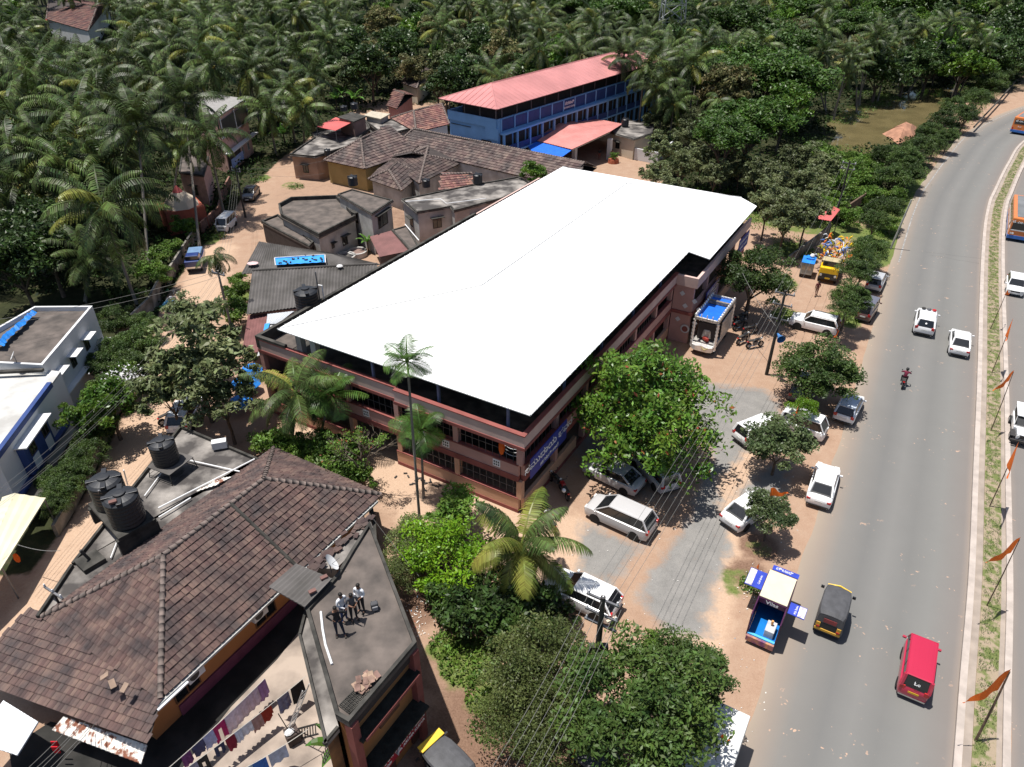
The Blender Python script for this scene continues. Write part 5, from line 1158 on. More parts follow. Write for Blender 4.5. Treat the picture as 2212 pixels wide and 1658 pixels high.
wallrun('low garden wall along the lane beside the hedge', PP((125, 1160), (160, 1100), (205, 1010), (245, 915), (275, 850)), 1.0)
wallrun('dark wall stub at the tiled house corner', PP((800, 1105), (815, 1175), (818, 1240)), 2.0, mat=conc_dark)
# shrine
t = bld('shrine', 'little shrine with a cream stepped dome and a red tip', 'shrine', W(390, 455, 3)); p = W(390, 440, 3)
mb = MB(); mb.box((p.x, p.y, 1.4), (4.6, 4.2, 2.8), R(35)); wpart(t, 'wall', M('red_wall', (.30, .08, .05), .85), mb); mb = MB(); mb.tube([(p.x, p.y, 2.8), (p.x, p.y, 3.6), (p.x, p.y, 4.5), (p.x, p.y, 5.0)], [2.2, 1.7, .6, .1], 8); wpart(t, 'dome', cream, mb)
mb = MB(); mb.tube([(p.x, p.y, 4.3), (p.x, p.y, 5.2)], [.75, .12], 8); wpart(t, 'dome_tip', redroof, mb)
# ------------------------------------------------------------------ houses behind the hall
def flat_house(name, label, pts, z, wallm=grey_wall, roofm=conc_roof, par=.45, over=.25, th=.15, parm=conc_dark, cat='house', z0=0, wins=(), wallin=None, door=()):
    P = [W(x, y, z) for x, y in pts]
    if sum(P[i].x * P[(i + 1) % len(P)].y - P[(i + 1) % len(P)].x * P[i].y for i in range(len(P))) < 0: P = P[::-1]; rev = True
    else: rev = False
    cen = sum(P, Vector()) / len(P); t = bld(name, label, cat, cen); zr = z - par
    wp = [p + (cen - p).normalized() * over for p in P]
    mb = MB(); mb.prism(wp, z0, zr - th); wpart(t, 'wall', wallm, mb); mb = MB(); mb.prism(P, zr - th, zr); wpart(t, 'roof', roofm, mb)
    if par > .05: mb = MB(); ring(mb, [p + (cen - p).normalized() * .06 for p in P], zr + .002, z, .2); wpart(t, 'parapet', parm, mb)
    n = len(P)
    for (e, f, zz, w_, h_) in wins:
        i = e if not rev else (n - 2 - e) % n; a, b_ = wp[i], wp[(i + 1) % n]; a = Vector((a.x, a.y, 0)); b_ = Vector((b_.x, b_.y, 0)); fr = FR(a, math.degrees(math.atan2(b_.y - a.y, b_.x - a.x)))
        f2 = f if not rev else 1 - f; window(t, fr, (b_ - a).length * f2, 0, zz, w_, h_, 'x', -1, frame=M('dark_frame', (.05, .045, .04), .7))
        mb = MB(); q = (b_ - a).length * f2; fr.box(mb, q - w_ * .75, q + w_ * .75, -.5, -.003, zz + h_ + .1, zz + h_ + .17); wpart(t, 'sunshade', conc_dark, mb)
    return t
flat_house('concrete_house', 'grey house with a black parapet round a brown concrete roof', [(605, 462), (600, 440), (628, 425), (728, 421), (770, 465), (688, 506)], 3.9, wins=((4, .35, 1.0, .9, 1.1), (4, .68, 1.4, .45, .6)))
flat_house('porch', 'low porch slab in front of the grey house with the black parapet', [(563, 477), (600, 462), (678, 522), (668, 532)], 2.6, par=.2, cat='porch', wallm=interior)
flat_house('concrete_house', 'taller grey house wing with a plain mossy roof and a dark window grid', [(728, 419), (760, 408), (850, 432), (803, 462)], 5.0, par=.12, over=.3, wins=((3, .5, 2.6, .9, 1.3), (2, .5, 2.6, 2.2, 1.6)))
flat_house('concrete_house', 'grey house with white blotches on a long roof next to the white hall roof', [(866, 430), (899, 458), (972, 446), (980, 455), (1085, 428), (1155, 398), (1120, 381), (1000, 402)], 4.6, roofm=conc_stain, par=.15, wins=((1, .55, 2.2, 1.1, 1.2), (3, .5, 2.2, 1.6, 1.2), (0, .5, 2.0, .9, 1)))
flat_house('outhouse', 'small concrete outhouse roof between the maroon sheet and the hall roof', [(845, 496), (880, 486), (906, 533), (886, 540)], 2.7, par=.12, over=.1, cat='outhouse')
sheet_roof('maroon_awning', 'maroon corrugated awning against the grey houses', [W(799, 512, 2.4), W(820, 556, 2.2), W(883, 543, 2.5), W(845, 499, 2.7)], maroon, posts=[W(820, 556, 2.2)])
pipe([W(875, 485, 2.8), W(905, 520, 2.8)], .06, 'white pipe along the edge of the outhouse roof')
pipe([W(876, 436, 4.7), W(952, 430, 4.7), W(965, 440, 4.7), W(1050, 429, 4.7)], .05, 'white pipe running along the blotched roof')
flat_house('concrete_house', 'peach house with a mossy grey roof at the bend of the lane', [(625, 333), (640, 322), (678, 296), (672, 286), (790, 258), (800, 275), (762, 312), (680, 338)], 3.7, wallm=M('faded_peach', (.34, .225, .17), .9, .2, .6), roofm=conc_stain, par=.2, over=.5, wins=((7, .5, 1.0, .9, 1.1),))
sheet_roof('red_awning', 'red metal awning on the peach house roof', [W(684, 274, 5.0), W(725, 283, 5.3), W(764, 263, 5.6), W(726, 254, 5.3)], redroof, posts=[W(684, 274, 5.0), W(725, 283, 5.3)])
flat_house('stair_room', 'dark pink stair room with a black slab behind the red awning', [(729, 253), (760, 242), (792, 251), (764, 263)], 5.9, wallm=brown_wall, par=0.02, cat='room', roofm=conc_dark)
flat_house('flat_roofed_house', 'pale flat slab beside the dark stair room', [(786, 249), (802, 240), (843, 246), (822, 257)], 4.4, wallm=grey_wall, roofm=M('pale_slab', (.42, .37, .29), .9), par=0.02, over=.4)
flat_house('concrete_house', 'mossy terrace between the stair room and the far tiled roof', [(790, 262), (795, 250), (848, 258), (895, 275), (830, 292)], 3.6, par=.15, roofm=conc_stain)
# tiled roofs
def tiled(name, label, pts, ze, zr, wallm, hz=3.0, tm=tile_far, ins=None, ins2=None, seed=4, tw=.42, rowh=.5, over=.5, dark=False):
    c = [W(x, y, ze) for x, y in pts]; t = bld(name, label, 'house', sum(c, Vector()) / 4); cen = sum(c, Vector()) / 4
    mb = MB(); mb.prism([p + (cen - p).normalized() * over for p in c], 0, ze - .12); wpart(t, 'wall', wallm, mb)
    hip_roof(t, c, zr, ins=ins, ins2=ins2, tm=tm, seed=seed, tw=tw, rowh=rowh, cr=.16); return t, c
tiled('tiled_house', 'low grey tiled hip roof with mustard walls behind the grey houses', [(788, 366), (905, 326), (830, 276), (700, 347)], 3.3, 5.8, yellowW, ins=4.6, ins2=3)
tiled('tiled_house', 'long old tiled roof running from the yellow walled house to behind the white hall', [(1232, 406), (850, 318), (898, 286), (1290, 362)], 3.5, 5.4, grey_wall, ins=.0, ins2=2)
tiled('tiled_house', 'small tiled hip roof in the middle of the cluster of old roofs', [(905, 398), (998, 352), (910, 312), (832, 342)], 3.2, 4.9, grey_wall, seed=9)
tiled('tiled_house', 'lowest tiled roof of the cluster with a patched ridge', [(868, 413), (908, 378), (833, 350), (796, 388)], 2.8, 4.2, grey_wall, seed=10, ins=2)
tiled('tiled_house', 'little tiled roof wedged beside the blotched concrete roof', [(948, 412), (1022, 404), (1018, 376), (958, 374)], 4.0, 4.9, grey_wall, seed=12, ins=.01, ins2=.01, tm=tile_red)
tiled('tiled_house', 'red brown tiled house with a white wall left of the blue building', [(899, 286), (971, 269), (958, 226), (845, 256)], 3.6, 5.4, whiteW, seed=13, tm=tile_red, ins=2.5, ins2=1)
tiled('tiled_house', 'small pink gabled tiled cottage at the edge of the wood', [(857, 236), (836, 229), (868, 196), (893, 206)][::-1], 3.2, 4.6, M('dusty_pink', (.33, .17, .17), .9), seed=14, ins=.01, ins2=.01, tm=tile_red)
tiled('tiled_house', 'pale tiled cottage roof half hidden by blossoming trees', [(900, 192), (868, 180), (905, 140), (940, 155)][::-1], 3.2, 4.8, cream, seed=15, ins=1.5, ins2=1)
tiled('tiled_house', 'red tiled house far in the palm grove at the top left', [(190, 68), (100, 42), (120, -8), (235, 10)][::-1], 5, 7.5, whiteW, seed=16, tm=tile_red, ins=.1, ins2=.1, tw=.7, rowh=.9)
sheet_roof('red_awning', 'red awning strip on the far tiled house', [W(98, 46, 4.4), W(152, 58, 4.4), W(155, 46, 5), W(100, 36, 5)], redroof)
# corrugated shed with tarpaulin
t = bld('shed', 'long shed of dark corrugated cement sheets below the hall terrace', 'shed', W(640, 620, 3))
mb = MB(); corr_slab(mb, W(545, 586, 3.6), W(815, 572, 3.6), W(812, 640, 3.0), W(533, 679, 2.9), per=.31, amp=.05); wpart(t, 'roof', asb, mb)
mb = MB(); corr_slab(mb, W(522, 592, 2.9), W(822, 572, 3.2), W(720, 548, 3.6), W(560, 522, 3.3), per=.31, amp=.05); wpart(t, 'upper_roof', asb, mb)
mb = MB(); mb.tube([W(545, 584, 3.68), W(815, 570, 3.68)], .1, 6); wpart(t, 'ridge_sheet', asb, mb)
a_, b_, c_, d_ = W(540, 672, 2.9), W(800, 655, 2.9), W(790, 580, 2.9), W(560, 535, 2.9); mb = MB(); mb.prism([a_, b_, c_, d_], 0, 2.75); wpart(t, 'wall', brown_wall, mb)
t = thing('tarpaulin', 'bright blue tarpaulin rectangle weighted on the shed roof', 'tarpaulin', W(648, 560, 3.5)); mb = MB(); q = [W(594, 558, 3.62), W(700, 551, 3.72), W(701, 567, 3.72), W(597, 573, 3.62)]
for i in range(12):
    a, b_ = q[0].lerp(q[1], i / 12), q[0].lerp(q[1], (i + 1) / 12); d, c = q[3].lerp(q[2], i / 12), q[3].lerp(q[2], (i + 1) / 12); zz = Vector((0, 0, .04 * (i % 2))); z2 = Vector((0, 0, .04 * ((i + 1) % 2))); mb.face([a + zz, b_ + z2, c + z2, d + zz])
wpart(t, 'cloth', tarpL, mb)
mb = MB(); 
for (x0, y0, x1, y1) in ((593, 557, 701, 550), (702, 551, 703, 568), (593, 558, 595, 574)): mb.tube([W(x0, y0, 3.75), W(x1, y1, 3.78)], .05, 5)
wpart(t, 'white_hem', whiteW, mb)
rr = random.Random(3)
mb = MB()
for k in range(22): p = q[0].lerp(q[1], rr.random()).lerp(q[3].lerp(q[2], rr.random()), rr.random()) + Vector((0, 0, .1)); mb.box(p, (.22, .14, .08), rr.uniform(0, 3))
tt = thing('weights', 'dark stones holding down the blue tarpaulin', 'stones', q[0]); wpart(tt, 'stones', ironm, mb)
p = W(734, 577, 3.75); t = thing('paper_scrap', 'crumpled white sheet on the ridge of the shed', 'paper', p); mb = MB(); mb.ball((0, 0, .08), (.35, .3, .14), 7); mb.build('sheet', whiteW, t)
p = W(546, 570, 3.3); t = thing('paper_scrap', 'pinkish scrap of sheet on the left end of the shed roof', 'paper', p); mb = MB(); mb.ball((0, 0, .05), (.6, .45, .06), 7); mb.build('sheet', M('pink_scrap', (.6, .42, .42), .8), t)
sheet_roof('lean_to', 'maroon lean-to sheet below the shed', [W(536, 681, 2.4), W(582, 676, 2.5), W(568, 760, 1.9), W(522, 765, 1.8)], maroon)
sheet_roof('lean_to', 'clean white sheet lean-to under the terrace corner', [W(578, 679, 2.8), W(636, 672, 2.9), W(600, 700, 2.5), W(575, 700, 2.4)], zinc)
t = thing('tarpaulin', 'blue and grey plastic sheets over the stall at the hall corner', 'tarpaulin', W(590, 740, 2)); mb = MB(); sheet(mb, (W(578, 700, 2.3), W(620, 700, 2.4), W(612, 752, 2.0), W(555, 770, 1.9)), .03); wpart(t, 'grey_sheet', asb if 0 else M('grey_plastic', (.42, .42, .42), .7), mb); mb = MB(); sheet(mb, (W(603, 720, 2.45), W(632, 722, 2.45), W(600, 760, 2.2), W(592, 752, 2.2)), .03); sheet(mb, (W(572, 700, 2.45), W(583, 698, 2.45), W(575, 722, 2.4), W(568, 720, 2.4)), .03); wpart(t, 'blue_sheet', tarpL, mb)
for x, y, r in ((530, 830, 1.0), (520, 870, .8), (545, 800, .8)):
    p = W(x, y, .8); t = thing('tarpaulin', 'blue tarpaulin heap showing through the teak leaves', 'tarpaulin', p, 0, 'blue tarpaulin heaps under the teak tree'); mb = MB(); mb.ball((0, 0, 0), (r * 1.3, r, .5), 9); mb.build('cloth', tarpB, t)
# well
for (x, y, lab) in ((747, 557, 'round concrete well cover beside the grey house'), (772, 547, 'round white rimmed well beside the banana plant')):
    p = W(x, y, .3); t = thing('well', lab, 'well', (p.x, p.y, 0)); mb = MB(); r = 1.15; mb.tube([(0, 0, 0), (0, 0, .6)], r, 20, cap=False); mb.tube([(0, 0, .6), (0, 0, 0)], r * .82, 20, cap=False)
    for k in range(20): a, b_ = 6.283 * k / 20, 6.283 * (k + 1) / 20; mb.face([(math.cos(a) * r, math.sin(a) * r, .6), (math.cos(b_) * r, math.sin(b_) * r, .6), (math.cos(b_) * r * .82, math.sin(b_) * r * .82, .6), (math.cos(a) * r * .82, math.sin(a) * r * .82, .6)])
    mb.build('rim', grey_wall, t); mb = MB(); mb.tube([(0, 0, .3), (0, 0, .38)], r * .81, 20); mb.build('well_cover', conc_stain if 'cover' in lab else brown_wall, t)
for i, (x, y, z, r, h, lab) in enumerate([(763, 400, 5.0, .6, 1.2, 'black tank on the mossy wing of the grey house'), (921, 404, 4.6, .5, 1.0, 'grey blue tank on the blotched roof'), (1032, 396, 4.6, .6, 1.25, 'black tank with white pipes at the right of the blotched roof'), (708, 336, 3.8, .45, .9, 'small black tank at the corner of the peach house'), (828, 285, 4.2, .45, .8, 'small black tank between the old tiled roofs'), (766, 236, 6.0, .6, 1.0, 'black tank with a red base above the red awning'), (743, 240, 5.8, .6, .8, 'left tank of the pair above the red awning'), (1350, 272, 3.4, .6, 1.2, 'black tank on the small cream office roof')]):
    tank('water_tank', lab, x, y, z, r, h)
# pink three storey building in the palms
t = flat_house('apartment_house', 'pink three storey house among the palms with dark upper glazing', [(445, 200), (530, 213), (470, 252), (410, 235)], 8.4, wallm=M('salmon_wall', (.55, .34, .29), .85), roofm=M('grey_flat_roof', (.26, .25, .24), .9), par=.05, over=.3)
cc = t.location; a, b_ = W(470, 252, 8.4), W(530, 213, 8.4); fr = FR(a, math.degrees(math.atan2(b_.y - a.y, b_.x - a.x))); ll = (b_ - a).length
mb = MB(); fr.box(mb, .4, ll - .4, -.06, .5, 5.3, 7.6); wpart(t, 'dark_glazing', M('smoked_panel', (.05, .05, .055), .3), mb)
mb = MB(); [fr.box(mb, x, x + .18, -.12, .0, 5.2, 8.0) for x in (.35, ll / 2, ll - .5)]; fr.box(mb, 0, ll, -.12, .05, 5.15, 5.3); fr.box(mb, -.3, ll + .3, -.9, 0, 3.0, 3.15); wpart(t, 'white_frame', whiteW, mb)
mb = MB(); fr.box(mb, .6, ll * .45, -.2, .0, .6, 2.7); wpart(t, 'shop_opening', interior, mb)
sign(t, fr, .9, ll * .5, -.25, .7, 1.9, -1, [('ಅಂಗಡಿ', .6, .5, .5, 1.2)], mat=M('pale_blue_sign', (.35, .45, .75), .5))
for x in (ll * .6, ll * .82): window(t, fr, x, .2, 1.0, .8, 1.2, 'x', -1)
flat_house('lane_house', 'salmon coloured house behind the tall palm trunks', [(392, 330), (452, 338), (440, 380), (385, 372)], 4.5, wallm=M('salmon_wall', (.55, .34, .29), .85), par=.1, wins=((2, .5, 1.6, .9, 1.2),))
# blue school building
cA, cB = W(936, 212, 9.6), W(1073, 237, 9.6); BL = FR(cB, 51.5); bw = 11.2; bL = 50.0
t = bld('blue_school', 'long three storey blue school under a salmon red metal hip roof', 'building', cB)
mb = MB(); BL.box(mb, 1.2, bL - 1, .9, bw - .9, 0, 6.9); wpart(t, 'wall', blueW, mb)
mb = MB(); BL.box(mb, 1.1, bL - .8, .6, .9, 5.95, 7.9); BL.box(mb, .9, 1.1, .9, bw - .8, 6.6, 7.9); BL.box(mb, 1.1, bL - 1, bw - .9, bw - .7, 6.6, 7.9); BL.box(mb, .9, 1.1, .6, 3.0, 4.9, 6.6) ; wpart(t, 'parapet', blueW, mb)
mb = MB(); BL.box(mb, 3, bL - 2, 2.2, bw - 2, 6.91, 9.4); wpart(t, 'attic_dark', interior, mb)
mb = MB(); mn = MB(); bal_ = MB()
nb = 15; bay = (bL - 3) / nb
for k in range(nb):
    x = 1.6 + bay * k; mb2 = MB(); BL.box(mb2, x + .12, x + bay - .12, .50, .598, 6.15, 7.75); wpart(t, 'balcony_panel', blueD, mb2)
    BL.box(mn, x - .11, x + .11, .42, .62, 5.95, 7.9)
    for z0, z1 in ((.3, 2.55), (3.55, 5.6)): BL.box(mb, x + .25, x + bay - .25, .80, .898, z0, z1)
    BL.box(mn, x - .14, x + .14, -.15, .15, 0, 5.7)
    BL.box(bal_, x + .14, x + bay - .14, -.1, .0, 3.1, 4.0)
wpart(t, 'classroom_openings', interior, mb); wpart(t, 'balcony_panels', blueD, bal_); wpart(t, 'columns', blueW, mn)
mb = MB(); BL.box(mb, 1.4, bL - 1, -.25, .595, 5.7, 5.94); BL.box(mb, 1.4, bL - 1, -.25, .6, 2.85, 3.08); wpart(t, 'gallery_slab', blueW, mb)
mb = MB(); BL.box(mb, 1.0, 1.19, 2.1, 3.9, 3.2, 4.6); BL.box(mb, 1.02, 1.19, 6, 10, 6.0, 6.05); wpart(t, 'dark_window', interior, mb)
mb = MB()
for k in range(14): mb = MB(); BL.box(mb, 2 + k * 3.5, 2.1 + k * 3.5, .7, .8, 7.9, 9.5); wpart(t, 'roof_post', steel, mb)
for k in range(4): mb = MB(); BL.box(mb, 1.0, 1.1, 1 + k * 3, 1.1 + k * 3, 7.9, 9.5); wpart(t, 'roof_post', steel, mb)
sign(t, BL, 1.6 + bay * 5 + .1, 1.6 + bay * 6 - .1, .47, 6.2, 7.7, -1, [('ಸರಕಾರಿ', .62, .5, .70, 1.2), ('SECONDARY SCHOOL', .38, .5, .28, .8)], mat=blueD)
e = [BL.p(0, 0, 9.6), BL.p(bL, 0, 9.6), BL.p(bL, bw, 9.6), BL.p(0, bw, 9.6)]; r1, r2 = BL.p(5.5, bw / 2, 11.6), BL.p(bL - 5, bw / 2, 11.6)
mb = MB()
for f in ((e[0], e[1], r2, r1), (e[2], e[3], r1, r2), (e[3], e[0], r1), (e[1], e[2], r2)): sheet(mb, f, .08)
rf = wpart(t, 'roof', redroof2 if 0 else M('salmon_red_sheet', (.50, .21, .20), .4, .12, .25), mb)
mb = MB(); x = 0
while x < bL: k1 = min(1, x / 5.5, (bL - x) / 5); mb.tube([BL.p(x, -.02, 9.62), BL.p(x, bw / 2 * k1, 9.62 + 2 * k1)], .03, 4); x += 1.0
y = 0
while y < bw: k1 = min(1, y / 5.6, (bw - y) / 5.6); mb.tube([BL.p(-.02, y, 9.62), BL.p(5.5 * k1, y, 9.62 + 2 * k1)], .03, 4); y += 1.0
mb.tube([e[0], r1], .1, 5); mb.tube([e[3], r1], .1, 5); mb.tube([r1, r2], .12, 5)
q = t.location; mb.v = [(a - q[0], b_ - q[1], c_) for a, b_, c_ in mb.v]; mb.build('sheet_ribs', MATS['salmon_red_sheet'], rf)
# red porch with blue sheet
t = bld('porch_hall', 'open porch under a faded red gabled metal roof beside the blue school', 'porch', W(1260, 300, 0))
r1, r2, f1, f2, g1, g2 = W(1201, 266, 4.4), W(1318, 285, 4.4), W(1130, 297, 3.3), W(1236, 323, 3.3), W(1262, 252, 3.3), W(1345, 268, 3.3)
mb = MB(); corr_slab(mb, f1, f2, r2 if 0 else W(1318, 285, 4.4), r1, per=.5, amp=.02); wpart(t, 'roof', redroof2, mb); mb = MB(); corr_slab(mb, r1, r2, g2, g1, per=.5, amp=.02); wpart(t, 'far_roof', redroof2, mb)
mb = MB(); sheet(mb, (f2 + Vector((0, 0, -.1)), W(1318, 285, 4.2), W(1318, 287, 3.2)), .08); wpart(t, 'gable', whiteW, mb)
for x, y in ((1240, 345), (1315, 335), (1180, 330)): p = W(x, y + 10, 0); mb = MB(); mb.box((p.x, p.y, 1.6), (.6, .6, 3.2), R(50)); wpart(t, 'pillar', whiteW, mb)
t = sheet_roof('blue_awning', 'vivid blue sheet awning attached to the red porch roof', [W(1128, 300, 3.15), W(1153, 332, 2.8), W(1206, 345, 2.8), W(1236, 324, 3.15)], M('blue_sheet', (.015, .13, .60), .45), per=.6)
t = flat_house('office', 'small cream office with a white blotched roof right of the porch', [(1318, 286), (1370, 301), (1408, 288), (1415, 268), (1350, 258)], 3.3, wallm=cream, roofm=conc_stain, par=.1, over=.35, wins=((0, .3, 1.0, .9, 1.0),))
wallrun('cream boundary wall right of the office among the teak trees', PP((1370, 345), (1420, 355), (1450, 330)), 1.8, mat=whiteW)
p = W(1325, 352); t = thing('planter', 'round red planter with a shrub in front of the porch', 'planter', p); mb = MB(); mb.tube([(0, 0, 0), (0, 0, .6)], [.9, .8], 14); mb.build('tub', M('terracotta', (.35, .10, .05), .8), t); link('plant', KIND['bush'][2][0], t, (0, 0, .9), (0, 0, 0), (.5,) * 3)
# red roof by the parking, with posts
sheet_roof('red_shelter', 'small red sheet shelter under the big teak beside the parked truck', [W(1762, 472, 2.8), W(1795, 478, 2.8), W(1815, 453, 3.1), W(1800, 446, 3.1)], redroof, cat='shelter', posts=[W(1795, 478, 2.8), W(1815, 453, 3.1)])
wallrun('dark plank fence behind the red shelter', PP((1819, 482), (1862, 452)), 2.2, mat=wood, cat='fence', name='fence')
wallrun('plastered compound wall running beside the decorated yellow truck', PP((1700, 575), (1760, 530), (1790, 505)), 1.2)
# lattice tower
t = thing('lattice_tower', 'steel lattice pylon rising out of the wood at the top edge', 'tower', W(1449, 65, 6)); b0 = W(1449, 70, 8); b0.z = 0; t.location = b0; mb = MB()
for i in range(4):
    sx_, sy_ = ((-1, -1), (1, -1), (1, 1), (-1, 1))[i]; mb.tube([(sx_ * 3.2, sy_ * 3.2, 0), (sx_ * .9, sy_ * .9, 42)], .12, 4)
    for k in range(12):
        z0, z1 = k * 3.5, (k + 1) * 3.5; w0, w1 = 3.2 - 2.3 * z0 / 42, 3.2 - 2.3 * z1 / 42; nx_, ny_ = ((-1, -1), (1, -1), (1, 1), (-1, 1))[(i + 1) % 4]
        mb.tube([(sx_ * w0, sy_ * w0, z0), (nx_ * w1, ny_ * w1, z1)], .06, 3); mb.tube([(nx_ * w0, ny_ * w0, z0), (sx_ * w1, sy_ * w1, z1)], .06, 3); mb.tube([(sx_ * w1, sy_ * w1, z1), (nx_ * w1, ny_ * w1, z1)], .06, 3)
mb.build('lattice', M('galvanised_steel', (.35, .36, .36), .5, metal=.4), t)
# ------------------------------------------------------------------ vehicles
def loft(mb, secs, mi=0, cap=True):
    n = len(secs[0]); b = len(mb.v)
    for s in secs: mb.v += [tuple(p) for p in s]
    for i in range(len(secs) - 1):
        for k in range(n - 1): mb.f.append((b + i * n + k, b + i * n + k + 1, b + (i + 1) * n + k + 1, b + (i + 1) * n + k)); mb.m.append(mi)
    if cap:
        mb.f.append(tuple(b + k for k in range(n - 1, -1, -1))); mb.m.append(mi); e = b + (len(secs) - 1) * n; mb.f.append(tuple(e + k for k in range(n))); mb.m.append(mi)
def wheel(t, x, y, r, w=.2, cap=alloy):
    s = 1 if y > 0 else -1; mb = MB(); mb.tube([(x, y - s * w, r), (x, y, r)], r, 16)
    o = mb.build('wheel', rubber, t); mb = MB(); mb.tube([(x, y - s * .02, r), (x, y + s * .012, r)], r * .62, 12); mb.build('rim', cap, o)
    return o
SPEC = {  # L, W, H, belt z, hood z, base front x, roof front x, roof rear x, base rear x, deck z, wheel r, ground clearance
 'sedan': (4.4, 1.70, 1.47, .93, .82, 1.05, .35, -1.05, -1.75, .96, .30, .20),
 'hatch': (3.8, 1.65, 1.50, .93, .88, 1.10, .45, -1.45, -1.86, .95, .28, .19),
 'suv': (4.4, 1.82, 1.68, 1.05, 1.02, 1.05, .45, -1.75, -2.14, 1.06, .35, .24),
 'bigsuv': (4.5, 1.9, 1.66, 1.08, 1.04, .95, .25, -1.75, -2.18, 1.08, .37, .24),
 'mpv': (4.6, 1.80, 1.76, 1.04, 1.0, 1.55, .60, -1.80, -2.24, 1.03, .33, .22),
 'van': (3.4, 1.48, 1.78, 1.02, 1.0, 1.62, 1.22, -1.50, -1.66, 1.02, .27, .20),
 'boxhatch': (4.2, 1.7, 1.60, .95, .92, 1.25, .6, -1.85, -2.05, .96, .30, .2)}
def make_car(kind_, col, label, details=(), group=None, name=None, cat=None):
    L_, W_c, Hh, bz, hz_, bf, rf_, rr_, br, dz, wr, gc = SPEC[kind_]
    t = thing(name or {'sedan': 'sedan', 'hatch': 'hatchback', 'suv': 'suv', 'bigsuv': 'suv', 'mpv': 'minivan', 'van': 'minivan', 'boxhatch': 'estate_car'}[kind_], label, cat or ('van' if kind_ in ('van',) else 'car'), (0, 0, 0), 0, group)
    hw = W_c / 2
    def top(x):
        if x > bf: f = (x - bf) / (L_ / 2 - bf); return bz + (hz_ - bz) * f - .12 * f ** 3
        if x < br: f = (br - x) / max(.05, (L_ / 2 + br)); return dz - .05 * f ** 2
        return bz
    def wid(x): f = abs(x) / (L_ / 2); return hw * (1 - .13 * max(0, (f - .72) / .28) ** 2)
    xs = [-L_ / 2, -L_ / 2 + .07, -L_ / 2 + .25] + [-L_ / 2 + .25 + (L_ - .5) * k / 12 for k in range(1, 12)] + [L_ / 2 - .25, L_ / 2 - .08, L_ / 2]
    secs = []
    wb = (L_ * .31, -L_ * .30)
    for i, x in enumerate(xs):
        w, tz = wid(x), top(x); e = .93 if i in (0, len(xs) - 1) else 1; tz2 = tz - (.13 if i in (0, len(xs) - 1) else .03 if i in (1, len(xs) - 2) else 0); zb = gc + (.16 if e < 1 else 0)
        half = [(w * .80 * e, zb), (w * .97 * e, zb + .08), (w * e, zb + .28), (w * .995 * e, (zb + tz2) / 2 + .1), (w * .965 * e, tz2 - .05), (w * .86 * e, tz2 + .0), (w * .4 * e, tz2 + .025)]
        secs.append([Vector((x, -y, z)) for y, z in half] + [Vector((x, y, z)) for y, z in half[::-1]])
    secs = [s[::-1] for s in secs]
    mb = MB(); loft(mb, secs); mb.f.append
    # floor
    mb.face([Vector((-L_ / 2 + .1, -hw * .8, gc + .02)), Vector((-L_ / 2 + .1, hw * .8, gc + .02)), Vector((L_ / 2 - .1, hw * .8, gc + .02)), Vector((L_ / 2 - .1, -hw * .8, gc + .02))])
    P = paint(*col) if isinstance(col, tuple) else col
    body = mb.build('body', P, t, smooth=True); m_ = body.modifiers.new('edge', 'EDGE_SPLIT'); m_.split_angle = R(50)
    # cabin: belt ring -> roof ring
    wbelt = hw * .90; wroof = hw * (.74 if kind_ != 'van' else .84); rz = Hh - .06
    B4 = [Vector((bf, wbelt, bz - .01)), Vector((bf, -wbelt, bz - .01)), Vector((br, -wbelt * .96, dz - .01)), Vector((br, wbelt * .96, dz - .01))]
    R4 = [Vector((rf_, wroof, rz)), Vector((rf_, -wroof, rz)), Vector((rr_, -wroof * .97, rz)), Vector((rr_, wroof * .97, rz))]
    mb = MB()
    for i in range(4): j = (i + 1) % 4; mb.face([B4[i], R4[i], R4[j], B4[j]], 1)
    for i in range(4): mb.tube([B4[i], R4[i]], .045 if i < 2 else (.10 if kind_ in ('van', 'suv', 'boxhatch') else .07), 5)
    for i, j in ((0, 3), (1, 2)): mb.tube([R4[i], R4[j]], .04, 5)
    for i, j in ((0, 1), (2, 3)): mb.tube([R4[i], R4[j]], .035, 5)
    mid = [];  n = 7
    for i in range(n + 1):
        x = rf_ + (rr_ - rf_) * i / n; crown_ = .06 * (1 - ((i / n - .45) * 1.7) ** 2); row = []
        for k in range(7): y = wroof * (1 - 2 * k / 6) * (1 - .03 * i / n); row.append(Vector((x, y, rz + max(0, crown_) * (1 - (abs(2 * k / 6 - 1)) ** 3))))
        mid.append(row)
    for i in range(n):
        for k in range(6): mb.face([mid[i][k], mid[i + 1][k], mid[i + 1][k + 1], mid[i][k + 1]])
    roof_m = P
    for d in details:
        if d[0] == 'roof': roof_m = d[1]
    cab = mb.build('cabin', [roof_m, M('glasshouse_trim', (.018, .018, .02), .25, spec=.6)], t, smooth=False, bevel=0)
    def glass(nm, q, ins=(.07, .08, .06, .08), m=glassD):
        a, b_, c, d = q; nrm = (b_ - a).cross(d - a).normalized()
        def at(u, v): return a.lerp(b_, u).lerp(d.lerp(c, u), v)
        p = [at(ins[0], ins[2]), at(1 - ins[1], ins[2]), at(1 - ins[1], 1 - ins[3]), at(ins[0], 1 - ins[3])]
        cen = (B4[0] + B4[2] + R4[0] + R4[2]) / 4
        if nrm.dot(p[0] - cen) < 0: nrm = -nrm
        m_ = MB(); m_.face([x + nrm * .008 for x in p]); return m_.build(nm, m, t)
    glass('windshield', (B4[0], B4[1], R4[1], R4[0]), (.05, .05, .06, .05)); glass('rear_window', (B4[3], B4[2], R4[2], R4[3]), (.09, .09, .16, .10))
